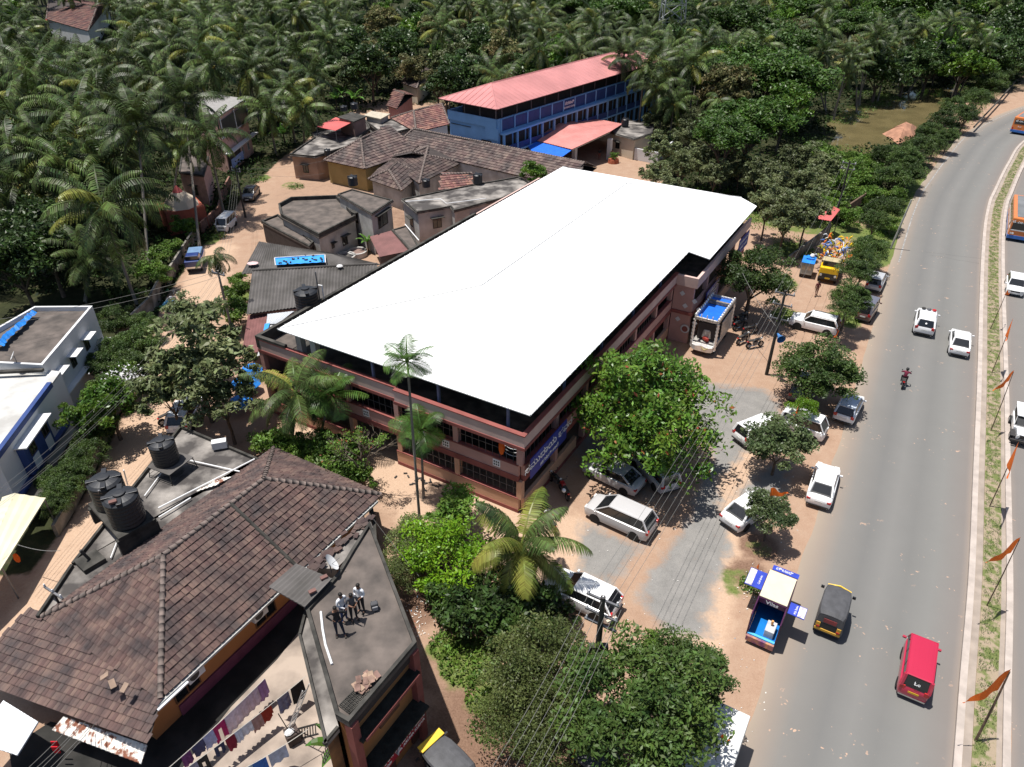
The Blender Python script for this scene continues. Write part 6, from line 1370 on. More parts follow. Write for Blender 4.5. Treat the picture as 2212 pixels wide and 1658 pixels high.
    for s in (0, 1):
        a, b_ = (B4[0], B4[3]) if s == 0 else (B4[1], B4[2]); c, d = (R4[3], R4[0]) if s == 0 else (R4[2], R4[1])
        cuts = (.08, .44, .78, .93) if kind_ in ('sedan', 'hatch') else (.07, .36, .66, .95)
        for k in range(3):
            f0, f1 = cuts[k] + .012, cuts[k + 1] - .012; q = (a.lerp(b_, f0), a.lerp(b_, f1), d.lerp(c, f1), d.lerp(c, f0)); glass('side_window', q, (0.02, .02, .06, .10))
    fx, rx = L_ / 2, -L_ / 2
    for s in (-1, 1):
        mb = MB(); mb.box((fx - .10, s * hw * .68, hz_ - .17), (.20, .34, .13)); mb.build('headlight', whitelamp, t, bevel=.03)
        tz = dz - .14 if kind_ in ('sedan',) else dz - .05
        mb = MB(); mb.box((rx + .08, s * hw * .76, tz - .06), (.17, .26, .16 if kind_ == 'sedan' else .28)); mb.build('tail_light', redlamp, t, bevel=.02)
        mb = MB(); mb.box((bf - .18, s * (hw + .10), bz + .06), (.12, .2, .13)); mb.build('mirror', P, t, bevel=.03)
        for x in wb: wheel(t, x, s * (hw - .02), wr)
        for x in wb: mb = MB(); mb.tube([(x, s * (hw - .26), wr + .02), (x, s * (hw + .004), wr + .02)], wr * 1.16, 14); mb.build('wheel_arch', rubber, t)
    mb = MB(); mb.box((rx - .005, 0, dz - .32 if kind_ != 'sedan' else dz - .28), (.02, .5, .12)); mb.build('number_plate', plateY if ('yellowplate',) in details else plateW, t); mb = MB(); mb.box((fx + .0, 0, .42), (.02, .5, .11)); mb.build('number_plate', plateW, t)
    mb = MB(); mb.box((fx - .02, 0, hz_ - .27), (.06, hw * 1.0, .14)); mb.build('grille', ironm, t); mb = MB(); mb.box((rx + .02, 0, gc + .16), (.1, W_c * .84, .10)); mb.build('bumper_trim', chrome if ('chromebumper',) in details else ironm, t)
    for d in details:
        if d[0] == 'rails':
            for s in (-1, 1): mb = MB(); mb.tube([(rf_ - .1, s * wroof * .93, rz + .03), (0, s * wroof * .93, rz + .09), (rr_ + .1, s * wroof * .93, rz + .03)], .025, 5); mb.build('roof_rail', d[1], t)
        if d[0] == 'rearbadge': lettering(d[1], .22, letterW, t, ((br + rr_) / 2 - .10, 0, (dz + rz) / 2 + .03), (R(60), 0, -R(90)), 1)
    return t
CAR = {}
def spot(t, rear, front, z=.55, ctr=None, cz=1.4, ang=None):
    if rear: a, b_ = W(*rear, z), W(*front, z); c = (a + b_) / 2; an = math.atan2(b_.y - a.y, b_.x - a.x)
    if ctr: c = W(*ctr, cz)
    if ang is not None: an = ang
    t.location = (c.x, c.y, .008); t.rotation_euler = (0, 0, an); return t
white = ('white', (.80, .80, .80)); RA = R(59.5)
def rdir(y):
    i = min(range(len(K)), key=lambda i: abs(pix(K[i])[1] - y)); d = K[min(i + 1, len(K) - 1)] - K[max(i - 1, 0)]; return math.atan2(d.y, d.x)
spot(make_car('sedan', white, 'white sedan parked nose up at the dirt edge of the highway'), (1766, 1090), (1790, 1006))
spot(make_car('sedan', white, 'white sedan with its bonnet under the small mango tree with the flag'), (1585, 1124), (1652, 1078))
spot(make_car('boxhatch', white, 'plain white estate car pointing at the greyish mango tree'), (1598, 948), (1682, 914))
spot(make_car('van', white, 'white van with black windows facing the road below the lime tree', name='minivan'), (1692, 908), (1778, 938))
spot(make_car('hatch', white, 'small white hatchback half shaded by the round dark tree', details=(('roof', M('sky_grey_roof', (.55, .60, .68), .2, spec=.8)),)), (1822, 903), (1844, 860))
spot(make_car('suv', white, 'white suv parked sideways on the dirt above the loudspeaker pole', details=(('rails', ironm),)), (1806, 712), (1714, 690))
spot(make_car('van', ('brown', (.13, .07, .065)), 'brown van with a grey roof parked beside the roadside tree', details=(('roof', paint('grey_top', (.13, .13, .16))),)), (1859, 692), (1885, 655))
spot(make_car('hatch', ('silver', (.45, .46, .48)), 'silver hatchback parked by the roadside above the brown van'), (1885, 624), (1899, 594))
spot(make_car('mpv', ('champagne', (.46, .45, .45)), 'silver minivan in the middle of the car park beside the almond tree'), (1396, 1143), (1287, 1094))
spot(make_car('bigsuv', white, 'big white suv with a dark glass tailgate behind the yellowing palm'), (1322, 1318), (1193, 1256))
spot(make_car('sedan', ('pearl', (.52, .52, .52)), 'pale sedan in the shade directly under the almond tree'), (1370, 1048), (1282, 1006))
spot(make_car('boxhatch', ('pearl2', (.55, .54, .54)), 'white car with a tall red tail lamp under the right side of the almond tree'), (1440, 1046), (1390, 990))
spot(make_car('suv', ('black', (.03, .03, .035)), 'black suv mostly hidden behind the round dark tree'), (1726, 862), (1748, 818))
spot(make_car('van', ('crimson', (.42, .02, .055)), 'crimson red van driving away at the bottom of the highway', details=(('yellowplate',), ('chromebumper',), ('rearbadge', 'ಓಂ'))), None, None, ctr=(1994, 1416), cz=1.78, ang=RA)
t = spot(make_car('suv', white, 'white suv with sirens and a loudspeaker rack on its roof driving away', details=(('rearbadge', '●'),)), None, None, ctr=(2006, 674), cz=1.68, ang=rdir(690))
for y, m in ((-.45, redlamp), (0, steel), (.45, ironm)): mb = MB(); mb.ball((.35, y, 1.78), (.14, .2, .12), 8); mb.build('roof_lamp', m, t)
spot(make_car('sedan', white, 'white sedan driving away next to the median kerb'), None, None, ctr=(2080, 722), cz=1.4, ang=rdir(740))
spot(make_car('hatch', white, 'white hatchback coming towards the camera right of the median'), None, None, ctr=(2199, 600), cz=1.45, ang=rdir(620) + math.pi)
spot(make_car('van', ('offwhite', (.66, .66, .66)), 'white van with side windows parked on the red lane', details=(('chromebumper',),)), (507, 466), (471, 500), .7)
spot(make_car('sedan', ('black', (.03, .03, .035)), 'black sedan at the far bend of the lane'), (550, 408), (533, 430))
spot(make_car('suv', white, 'white car hidden under the teak tree beside the annex roof'), (392, 915), (412, 878))
# jeep
def simple_parts(t, parts):
    for nm, m, fn, bev in parts: mb = MB(); fn(mb); mb.build(nm, m, t, bevel=bev)
t = thing('jeep', 'open white jeep coming down the right carriageway at the frame edge', 'jeep'); wh = paint(*white)
simple_parts(t, [('body', wh, lambda m: (m.box((-.4, 0, .75), (2.5, 1.35, .5)), m.box((1.3, 0, .82), (1.1, .95, .42))), .03), ('roof', wh, lambda m: m.box((-.55, 0, 1.82), (2.1, 1.4, .07)), .02), ('fender', ironm, lambda m: [m.box((1.35, s * .68, .78), (.95, .36, .08)) for s in (-1, 1)], .02),
 ('windscreen', glassD, lambda m: m.box((.62, 0, 1.38), (.05, 1.3, .62)), 0), ('cabin_interior', ironm, lambda m: m.box((-.5, 0, 1.2), (1.9, 1.2, .4)), 0), ('bumper', ironm, lambda m: m.box((1.95, 0, .5), (.15, 1.6, .16)), 0), ('grille', ironm, lambda m: m.box((1.86, 0, .82), (.03, .6, .3)), 0)])
for s in (-1, 1): mb = MB(); mb.tube([(1.84, s * .36, .85), (1.9, s * .36, .85)], .1, 10); mb.build('headlight', whitelamp, t); wheel(t, 1.25, s * .8, .37); wheel(t, -1.1, s * .8, .37)
mb = MB(); [mb.tube([(-1.5 + 0 * k, s * .65, 1.0), (-1.5, s * .65, 1.8)], .03, 5) for s in (-1, 1) for k in (0,)]; [mb.tube([(.6, s * .66, 1.0), (.45, s * .66, 1.8)], .03, 5) for s in (-1, 1)]; mb.build('roof_posts', wh, t)
spot(t, None, None, ctr=(2212, 915), cz=1.0, ang=rdir(920) + math.pi)
# buses
def bus(label, front_face, ctr, ang, sgn):
    t = thing('bus', label, 'bus'); org = M('bus_orange', (.62, .19, .05), .4, .04, coat=.4); blu = M('bus_blue', (.03, .14, .45), .4, coat=.4); L_, w, h = 9.6, 2.45, 3.0
    mb = MB(); mb.box((0, 0, 1.75), (L_, w, 2.3)); mb.build('body', org, t, bevel=.14); mb = MB(); mb.box((0, 0, .58), (L_ + .03, w + .03, .45)); mb.build('skirt', blu, t, bevel=.05)
    mb = MB(); mb.box((0, 0, 2.905), (L_ - .9, w - .75, .05)); mb.build('roof_panel', M('bus_roof_grey', (.16, .165, .17), .7, .15, .5), t)
    mb = MB(); mb.box((L_ / 2 + .005, 0, 1.95), (.03, w - .3, .95)); mb.build('windshield', glassD, t); mb = MB(); mb.box((-L_ / 2 - .005, 0, 2.1), (.03, w - .5, .7)); mb.build('rear_window', glassD, t)
    mb = MB(); mb.box((L_ / 2 + .02, 0, 1.42), (.03, w - .2, .12)); mb.build('white_stripe', whiteW, t)
    for s in (-1, 1):
        for k in range(8): mb = MB(); mb.box((-3.9 + k * 1.0, s * (w / 2 + .003), 2.05), (.85, .02, .68)); mb.build('side_window', glassD, t)
        mb = MB(); mb.box((0, s * (w / 2 + .006), 1.5), (L_ - .4, .02, .12)); mb.build('side_stripe', whiteW, t)
        for x in (2.9, -2.6): wheel(t, x, s * (w / 2 + .01), .48, .3, steel)
        mb = MB(); mb.tube([(L_ / 2, s * .75, 1.02), (L_ / 2 + .06, s * .75, 1.02)], .12, 10); mb.tube([(L_ / 2, s * .98, 1.02), (L_ / 2 + .06, s * .98, 1.02)], .10, 10); mb.build('headlight', whitelamp, t)
        mb = MB(); mb.box((-L_ / 2 - .01, s * 1.0, 1.0), (.03, .2, .4)); mb.build('tail_light', redlamp, t)
        mb = MB(); mb.tube([(L_ / 2 - .1, s * w / 2, 2.5), (L_ / 2 + .25, s * (w / 2 + .2), 2.4), (L_ / 2 + .25, s * (w / 2 + .2), 2.0)], .04, 5); mb.build('mirror', ironm, t)
    lettering('ಜೆ. ಎಂ. ಜೆ. ಎಂ.', .36, letterW, t, (L_ / 2 + .03, 0, 2.42), (R(90), 0, R(90)), 1.1, .01)
    lettering('ಜೆ. ಎಂ. ಜೆ.', .36, letterW, t, (-L_ / 2 - .03, 0, 2.25), (R(90), 0, -R(90)), 1.1, .01); lettering('BUS', .3, letterW, t, (-L_ / 2 - .03, 0, 1.35), (R(90), 0, -R(90)), 1.1)
    a = ang; c = W(*ctr, 0); off = Vector((math.cos(a), math.sin(a), 0)) * (-L_ / 2 if sgn > 0 else L_ / 2); t.location = (c.x + off.x, c.y + off.y, .008); t.rotation_euler = (0, 0, a); return t
a = rdir(500); c0 = W(2170, 520); fc_ = c0 + Vector((math.sin(a), -math.cos(a), 0)) * 1.25; bus('orange bus with a grey roof coming towards the camera at the right edge', 1, pix(fc_), a + math.pi, 1)
a = rdir(300); c0 = W(2179, 289); fc_ = c0 + Vector((math.sin(a), -math.cos(a), 0)) * 1.25; bus('orange and blue bus seen from behind far up the highway', 0, pix(fc_), a, -1)
# auto rickshaws
def auto(label, yel=(.60, .33, .03), roofc=(.07, .07, .075), full=False, capm=None):
    t = thing('auto_rickshaw', label, 'auto rickshaw'); Y = M('rickshaw_yellow', yel, .4, coat=.3); Bk = M('rickshaw_black', (.02, .02, .022), .4, coat=.3); Rf = M('rickshaw_canopy', roofc, .6, .15, 3, .2)
    secs = [[Vector((x, y * w, z)) for y, z in ((-1, .35), (-1.02, .6), (-1, .98), (1, .98), (1.02, .6), (1, .35))] for x, w in ((-1.25, .58), (-1.15, .64), (.2, .64), (.85, .42), (1.2, .22))]
    mb = MB(); loft(mb, [s[::-1] for s in secs]); mb.build('body', Bk, t, bevel=.03)
    mb = MB(); mb.box((-1.24, 0, .52), (.08, 1.2, .16)); mb.box((-1.27, .48, .85), (.05, .2, .3)); mb.box((-1.27, -.48, .85), (.05, .2, .3)); mb.build('rear_trim', Y, t, bevel=.02)
    mb = MB(); mb.box((.95, 0, .75), (.1, .75, .45)); mb.build('front_cowl', Y, t, bevel=.04)
    n = 8; secs = []
    for x, sc_, dz_ in ((-1.22, .82, -.12), (-1.05, .95, -.02), (-.4, 1, .0), (.3, .98, .0), (.78, .86, -.05), (.86, .80, -.10)):
        s = []
        for k in range(n + 1): a = math.pi * k / n; s.append(Vector((x, math.cos(a) * .66 * sc_, 1.58 + dz_ + .16 * math.sin(a) ** .6 * sc_)))
        secs.append(s)
    mb = MB(); loft(mb, [s[::-1] for s in secs], cap=False)
    s0 = secs[0]; mb.face(s0[::-1]); mb.face([Vector((-1.22, .54, 1.5)), Vector((-1.27, .6, 1.02)), Vector((-1.27, -.6, 1.02)), Vector((-1.22, -.54, 1.5))])
    for s in (-1, 1): mb.face([Vector((-1.22, s * .55, 1.5)), Vector((-.55, s * .66, 1.58)), Vector((-.55, s * .64, 1.0)), Vector((-1.27, s * .6, 1.0))][::s])
    mb.build('canopy', Rf, t, smooth=False)
    mb = MB(); mb.box((-1.285, 0, 1.24), (.02, .6, .26)); mb.build('rear_panel', M('rear_red_panel', (.25, .05, .05), .5), t)
    mb = MB(); mb.box((.83, 0, 1.25), (.04, 1.0, .5)); mb.build('windshield', glassD, t); mb = MB(); mb.tube([(.86, -.55, 1.52), (.92, 0, 1.62), (.86, .55, 1.52)], .05, 5); mb.build('front_visor', M('visor_yellow', (.75, .48, .04), .5) if capm is None else capm, t)
    for s in (-1, 1):
        wheel(t, -.85, s * .62, .22, .12, steel); mb = MB(); mb.box((.8, s * .75, 1.3), (.08, .16, .14)); mb.build('mirror', Bk, t); mb = MB(); mb.box((-1.30, s * .46, .72), (.03, .14, .1)); mb.build('tail_light', redlamp, t); mb = MB(); mb.tube([(.82, s * .48, .9), (.80, s * .55, 1.5)], .025, 5); mb.build('front_post', Bk, t)
    mb = MB(); mb.tube([(1.15, -.06, .22), (1.15, .06, .22)], .22, 12); mb.build('wheel', rubber, t); mb = MB(); mb.box((-.6, 0, 1.1), (.4, 1.0, .3)); mb.build('seat', Bk, t)
    return t
t = spot(auto('black and yellow auto rickshaw driving away beside the snack stall'), None, None, ctr=(1806, 1300), cz=1.6, ang=RA); t.scale = (1.12,) * 3
t = auto('auto rickshaw with a yellow front visor parked at the bottom edge beside the clinic'); mb = MB(); mb.box((.82, 0, 1.72), (.34, 1.15, .06)); mb.build('yellow_visor', M('visor_yellow', (.75, .48, .04), .5), t, bevel=.02); t.scale = (1.15,) * 3
a, b_ = W(995, 1668, 1.85), W(927, 1599, 1.85); spot(t, None, None, ctr=((995 + 927) / 2, (1668 + 1599) / 2), cz=1.85, ang=math.atan2(b_.y - a.y, b_.x - a.x))
t = auto('yellow auto rickshaw glimpsed through the leaves at the bottom edge', roofc=(.6, .36, .03)); spot(t, None, None, ctr=(1285, 1638), cz=1.5, ang=R(150))
# trucks
wt = M('truck_white', (.60, .60, .58), .5, .08, .8); pr = W(1548, 1549, 2.6); pf = W(1578, 1653, 2.6)
a = math.atan2(W(1598, 1570, 2.6).y - W(1578, 1653, 2.6).y, W(1598, 1570, 2.6).x - W(1578, 1653, 2.6).x)
t = thing('box_truck', 'white box truck at the bottom edge half under the big dark tree', 'truck')
mb = MB(); mb.box((0, 0, 1.6), (3.9, 2.0, 2.0)); mb.build('cargo_box', wt, t, bevel=.04); mb = MB(); mb.box((-2.7, 0, 1.1), (1.3, 1.8, 1.5)); mb.build('cab', wt, t, bevel=.12); mb = MB(); mb.box((-3.36, 0, 1.4), (.03, 1.5, .6)); mb.build('windshield', glassD, t); mb = MB(); mb.box((-.5, 0, .5), (5, .9, .2)); mb.build('chassis', ironm, t)
for x in (1.2, -2.6):
    for s in (-1, 1): wheel(t, x, s * .95, .38, .25, steel)
for s in (-1, 1): mb = MB(); mb.box((2.0, s * .8, .6), (.04, .2, .12)); mb.build('tail_light', redlamp, t); mb = MB(); mb.box((-3.36, s * .7, .8), (.04, .25, .16)); mb.build('headlight', whitelamp, t)
c = (W(1548, 1549, 2.6) + W(1578, 1653, 2.6)) / 2 + Vector((-.1, 0, 0)); t.location = (c.x - .2, c.y, 0); t.rotation_euler = (0, 0, RA)
# yellow truck
ye = M('truck_yellow', (.80, .50, .01), .35, coat=.4); t = thing('flatbed_truck', 'yellow fronted truck facing the camera between the trees', 'truck')
mb = MB(); mb.box((1.9, 0, 1.25), (1.5, 1.9, 1.1)); mb.box((1.6, 0, 1.95), (1.1, 1.75, .7), 0, 0, .9); mb.build('cab', ye, t, bevel=.1); mb = MB(); mb.box((1.55, 0, 2.33), (1.15, 1.8, .1)); mb.build('roof_rack', M('tan_board', (.4, .33, .2), .8), t, bevel=.03)
mb = MB(); mb.box((2.10, 0, 1.98), (.35, 1.6, .52), 0, 0, .9); mb.build('windshield', glassD, t); mb = MB(); mb.box((2.66, 0, .95), (.04, 1.7, .4)); mb.build('grille', ironm, t); mb = MB(); mb.box((2.68, 0, .62), (.1, 1.9, .2)); mb.build('bumper', ironm, t); mb = MB(); mb.box((2.74, 0, .66), (.02, .5, .16)); mb.build('number_plate', plateY, t)
mb = MB(); mb.box((-.7, 0, .95), (3.6, 2.0, .15)); [mb.box((-.7, s, 1.25), (3.6, .06, .5)) for s in (-1, 1)]; mb.build('cargo_bed', M('truck_bed', (.3, .2, .1), .8), t)
for s in (-1, 1):
    mb = MB(); mb.tube([(2.66, s * .72, .95), (2.72, s * .72, .95)], .13, 10); mb.build('headlight', whitelamp, t)
    for x in (1.9, -1.6): wheel(t, x, s * .95, .4, .25, steel)
spot(t, (1800, 560), (1782, 618), .3)
deco = [('yellow', (.75, .5, .02)), ('orange', (.75, .2, .03)), ('silverfoil', (.6, .62, .65)), ('olive', (.2, .2, .03)), ('blue', (.1, .2, .5))]
t2 = thing('float_decoration', 'mass of yellow orange and silver festival decorations on the yellow truck', 'decoration', (t.location.x, t.location.y, 1.0), t.rotation_euler.z); rr = random.Random(5)
for i, (nm, c) in enumerate(deco):
    mb = MB()
    for k in range(34 if i == 0 else 24):
        p = Vector((rr.uniform(-3.4, .6) + (.5 if i == 3 else 0), rr.uniform(-1.5, 1.5), rr.uniform(.2, 2.2))); d = Vector((rr.uniform(-1, 1), rr.uniform(-1, 1), rr.uniform(.1, .9))).normalized(); mb.tube([p, p + d * .4 + Vector((0, 0, .15)), p + d * .75], [.03, .10, .02], 5)
    mb.build('festoon', M('deco_' + nm, c, .4), t2)
# blue tarped handcart / van
t = thing('tarp_covered_cart', 'small grey cart with a blue sheet on top beside the wall', 'cart')
mb = MB(); mb.box((0, 0, 1.05), (1.9, 1.25, 1.3)); mb.build('body', M('cart_grey', (.36, .36, .34), .6, .2, 2), t, bevel=.04); mb = MB(); mb.box((0, 0, 1.74), (2.0, 1.35, .08)); mb.box((-.4, .1, 1.85), (.9, .8, .2)); mb.build('blue_cover', tarpB, t, bevel=.03); mb = MB(); mb.box((.96, .2, 1.2), (.02, .45, .5)); mb.box((.96, -.35, 1.2), (.02, .35, .5)); mb.build('posters', M('poster', (.45, .35, .25), .7), t)
mb = MB(); mb.ball((-.5, .2, 2.1), (.35, .25, .18), 8); mb.build('bundle', whiteW, t)
for x in (.6, -.6):
    for s in (-1, 1): wheel(t, x, s * .62, .24, .12, steel)
spot(t, (1748, 570), (1735, 608), .3)
# blue pickup on the lane
t = thing('pickup_truck', 'dark blue pickup in the shade of the lane wall', 'truck'); bp_ = paint('navy', (.02, .04, .16)); mb = MB(); mb.box((1.0, 0, 1.0), (1.6, 1.65, .9)); mb.box((.8, 0, 1.65), (1.2, 1.5, .5), 0, 0, .88); mb.build('cab', bp_, t, bevel=.08); mb = MB(); mb.box((-1.0, 0, .85), (2.3, 1.7, .3)); [mb.box((-1.0, s * .83, 1.1), (2.3, .05, .3)) for s in (-1, 1)]; mb.build('cargo_bed', bp_, t); mb = MB(); mb.box((1.40, 0, 1.66), (.2, 1.35, .4)); mb.build('windshield', glassD, t); mb = MB(); mb.box((1.83, 0, .75), (.06, 1.5, .2)); mb.build('bumper', chrome, t); mb = MB(); mb.box((-1.0, 0, 1.4), (2.0, 1.5, .5)); mb.build('covered_load', M('pale_blue_load', (.12, .2, .32), .8), t, bevel=.1)
for x in (1.0, -1.2):
    for s in (-1, 1): wheel(t, x, s * .8, .3, .2, steel)
spot(t, (432, 545), (415, 602), .3)
# ornate silver chariot truck
sv = M('silver_ornament', (.55, .52, .48), .35, .3, 6, .5, metal=.45); t = thing('chariot_truck', 'ornate silver procession truck with a bright blue roof beside the hall', 'truck'); Lc, wc, hc_ = 5.2, 2.1, 3.5
mb = MB(); mb.box((0, 0, .85), (Lc, wc, .5)); mb.build('base', sv, t, bevel=.06)
mb = MB(); mb.box((-.2, 0, hc_ - .15), (Lc - .6, wc - .2, .12)); mb.build('blue_roof', M('blue_sheet', (.015, .13, .60), .45), t)
mb = MB(); [mb.box((0, s * (wc / 2 - .02), hc_), (Lc - .1, .16, .3)) for s in (-1, 1)]; [mb.box((x, 0, hc_), (.16, wc - .2, .3)) for x in (-Lc / 2 + .1, Lc / 2 - .1)]; mb.build('cornice', sv, t, bevel=.04)
mb = MB(); mb.box((-1.0, 0, hc_ + .12), (.25, wc - .2, .32)); mb.build('roof_crest', M('tarnished_silver', (.22, .19, .15), .5, .4, 5), t)
for x in (-Lc / 2 + .15, Lc / 2 - .15):
    for s in (-1, 1):
        mb = MB(); pts = [(x, s * (wc / 2), z) for z in [.6 + .36 * k / 2 for k in range(16)]]; mb.tube(pts, [.15 if k % 2 else .09 for k in range(16)], 8); mb.build('turned_column', M('bright_silver', (.75, .74, .72), .25, metal=.4), t, smooth=True)
mb = MB()
for k in range(11):
    for s in (-1, 1): mb.ball((-Lc / 2 + .3 + k * .47, s * (wc / 2 - .02), hc_ + .24), (.13, .13, .16), 7)
for k in range(3): mb.ball((Lc / 2 - .1, -.5 + k * .5, hc_ + .3), (.06, .06, .2), 6)
mb.build('finials', MATS['bright_silver'], t, smooth=True)
mb = MB(); [mb.box((-.9, s * (wc / 2 - .06), 1.9), (3.2, .1, 1.7)) for s in (-1, 1)]; mb.build('side_panel', sv, t, bevel=.03)
mb = MB(); mb.tube([(1.2, 0, 1.2), (1.0, 0, 1.9), (.9, 0, 2.7)], [.75, .85, .5], 10); mb.build('throne_shell', sv, t); mb = MB(); mb.box((-.2, 0, 2.0), (3.9, wc - .4, 1.6)); mb.build('inner_shade', interior, t)
mb = MB(); [mb.ball((1.9 + .1 * k, .15 * k - .1, 1.35), (.18, .2, .22), 7) for k in range(3)]; mb.build('red_cushion', M('deep_red', (.25, .03, .02), .6), t)
mb = MB(); secs = [[Vector((Lc / 2 + .35 - dx, y, z)) for y, z in ((-w_, .55), (-w_, 1.0), (0, 1.12), (w_, 1.0), (w_, .55))] for dx, w_ in ((0, .55), (.15, .9), (.45, 1.0))]; loft(mb, [s for s in secs]); mb.build('front_prow', MATS['bright_silver'], t)
mb = MB(); mb.tube([(Lc / 2 + .33, .6, 1.0), (Lc / 2 + .38, .3, .75), (Lc / 2 + .33, 0, 1.0)], .06, 5); mb.build('gold_swag', M('gold_cloth', (.5, .42, .2), .6), t)
for x in (1.6, -1.7):
    for s in (-1, 1): wheel(t, x, s * (wc / 2 - .1), .4, .25, steel)
a, b_ = W(1563, 700), W(1511, 777); an = math.atan2(b_.y - a.y, b_.x - a.x); an = math.radians(59.5 + 180); c = W(1513, 768) - Vector((math.cos(an), math.sin(an), 0)) * (Lc / 2 + .1); t.location = (c.x, c.y, 0); t.rotation_euler = (0, 0, an)
# snack stall
q = [W(1665, 1230.6, 2.3), W(1723.5, 1251.5, 2.3), W(1700.6, 1310.6, 2.3), W(1640.8, 1286, 2.3)]; SC = FR(q[3], math.degrees(math.atan2(q[2].y - q[3].y, q[2].x - q[3].x))); sw, sl_ = (q[2] - q[3]).length, (q[0] - q[3]).length
pur = M('dark_purple_panel', (.06, .015, .05), .4); bsg = M('stall_blue', (.035, .06, .38), .4); t = bld('snack_stall', 'snack stall cart with a cream roof and blue picture signs folded out', 'stall', q[3]); dp = 1.4
mb = MB(); SC.box(mb, 0, sw, 0, sl_, 2.22, 2.3); wpart(t, 'roof', M('cream_roof', (.60, .55, .40), .6, .04), mb, bevel=.02)
mb = MB(); SC.box(mb, -.04, .02, -dp, sl_, .5, 2.2); SC.box(mb, sw - .02, sw + .04, -dp, sl_, .5, 2.2); SC.box(mb, .03, sw - .03, sl_ - .05, sl_, .5, 2.2); SC.box(mb, .0, sw, -.04, .02, 1.85, 2.2)
wpart(t, 'side_panel', pur, mb)
mb = MB(); SC.box(mb, .03, sw - .03, -dp, sl_ - .06, .5, .58); wpart(t, 'blue_floor', M('bright_blue_counter', (.01, .16, .5), .35), mb)
mb = MB(); SC.box(mb, .0, sw, -dp - .15, -dp, .25, .62); wpart(t, 'front_board', M('orange_print', (.5, .25, .12), .6, .5, 3, c2=(.15, .05, .15)), mb)
mb = MB(); SC.box(mb, .02, sw - .02, -dp - .02, -dp + .12, .62, .72); wpart(t, 'shiny_rail', M('bright_rail', (.1, .45, .8), .2), mb)
mb = MB(); SC.box(mb, .8, 1.3, -1.1, -.3, .58, 1.1); wpart(t, 'grey_cooler', M('grey_lid', (.45, .46, .48), .5), mb, bevel=.02); mb = MB(); c = SC.p(1.05, -.6, 1.2); mb.tube([c, c + Vector((0, 0, .25))], .07, 8); wpart(t, 'bottle', M('orange_bottle', (.6, .3, .1), .4), mb)
lettering('Vilas', .34, letterW, t, SC.p(sw / 2, -.06, 2.04) - Vector(t.location), Matrix(((SC.u.x, 0, -SC.n.x), (SC.u.y, 0, -SC.n.y), (0, 1, 0))).to_euler(), 1.1, .006)
s = wpart(t, 'top_sign', bsg, SC.box(MB(), .1, sw + .05, sl_ + .02, sl_ + .38, 2.3, 2.36)); lettering('ವಿಲಾಸ್', .28, letterW, s, SC.p(sw / 2, sl_ + .2, 2.37) - Vector(t.location), (0, 0, SC.a), 1.0)
for (x0, x1, y0, y1, ph, txt) in ((-1.0, -.06, sl_ * .35, sl_ * .98, (-.72, .7), 'Cold drinks'), (sw + .1, sw + .98, -.1, .75, (sw + .78, .35), 'Milk Shake')):
    s = wpart(t, 'picture_sign', bsg, SC.box(MB(), x0, x1, y0, y1, 1.9, 1.94)); xc = (x0 + x1) / 2; o = (x0 + .62 * (x1 - x0)) if x0 < 0 else x0 + .28 * (x1 - x0)
    lettering(txt, .17, letterW, s, SC.p(o + .12, (y0 + y1) / 2, 1.95) - Vector(t.location), (0, 0, SC.a + R(90)), .9)
    m2 = MB(); xa = x0 if x0 < 0 else x1 - .4; SC.box(m2, xa + .02, xa + .38, y0 + .04, y1 - .04, 1.941, 1.95); m2.v = [(a - t.location[0], b_ - t.location[1], c_) for a, b_, c_ in m2.v]; m2.build('photo_panel', M('picture_print', (.75, .70, .72), .5, .3, 4, c2=(.35, .32, .36)), s)
for x in (.3, sw - .3):
    for y in (-1.2, sl_ - .5): mb = MB(); c = SC.p(x, y, .25); mb.tube([c - SC.u * .06, c + SC.u * .06], .25, 10); wpart(t, 'wheel', rubber, mb)
# motorcycles
def make_bike(colr):
    t = thing('motorcycle', 'm', 'motorcycle'); P = M('bike_' + colr[0], colr[1], .3, coat=.4)
    for x in (.65, -.62): mb = MB(); mb.tube([(x, -.05, .3), (x, .05, .3)], .30, 14); o = mb.build('wheel', rubber, t); mb = MB(); mb.tube([(x, -.055, .3), (x, .055, .3)], .17, 8); mb.build('rim', alloy, o)
    mb = MB(); mb.box((.22, 0, .80), (.5, .28, .24)); mb.build('fuel_tank', P, t, bevel=.07); mb = MB(); mb.box((-.38, 0, .80), (.75, .26, .12)); mb.build('seat', ironm, t, bevel=.04); mb = MB(); mb.box((.05, 0, .45), (.45, .26, .35)); mb.build('engine', steel, t, bevel=.04)
    mb = MB(); mb.tube([(.65, .09, .3), (.45, .09, .95)], .025, 5); mb.tube([(.65, -.09, .3), (.45, -.09, .95)], .025, 5); mb.build('fork', chrome, t); mb = MB(); mb.tube([(.36, -.36, 1.02), (.45, -.12, .98), (.45, .12, .98), (.36, .36, 1.02)], .02, 5); mb.build('handlebar', ironm, t)
    mb = MB(); mb.ball((.60, 0, .88), (.1, .11, .11), 8); mb.build('headlight', whitelamp, t); mb = MB(); mb.box((-.80, 0, .72), (.1, .16, .08)); mb.build('tail_light', redlamp, t); mb = MB(); mb.tube([(-.1, -.16, .3), (-.8, -.18, .36)], .045, 6); mb.build('exhaust', chrome, t)
    for s in (-1, 1): mb = MB(); mb.tube([(.38, s * .28, 1.02), (.36, s * .34, 1.2)], .01, 4); mb.ball((.36, s * .34, 1.22), (.02, .06, .045), 6); mb.build('mirror', ironm, t)
    return t
bb = make_bike(('black', (.02, .02, .022))); rb = make_bike(('red', (.35, .02, .02)))
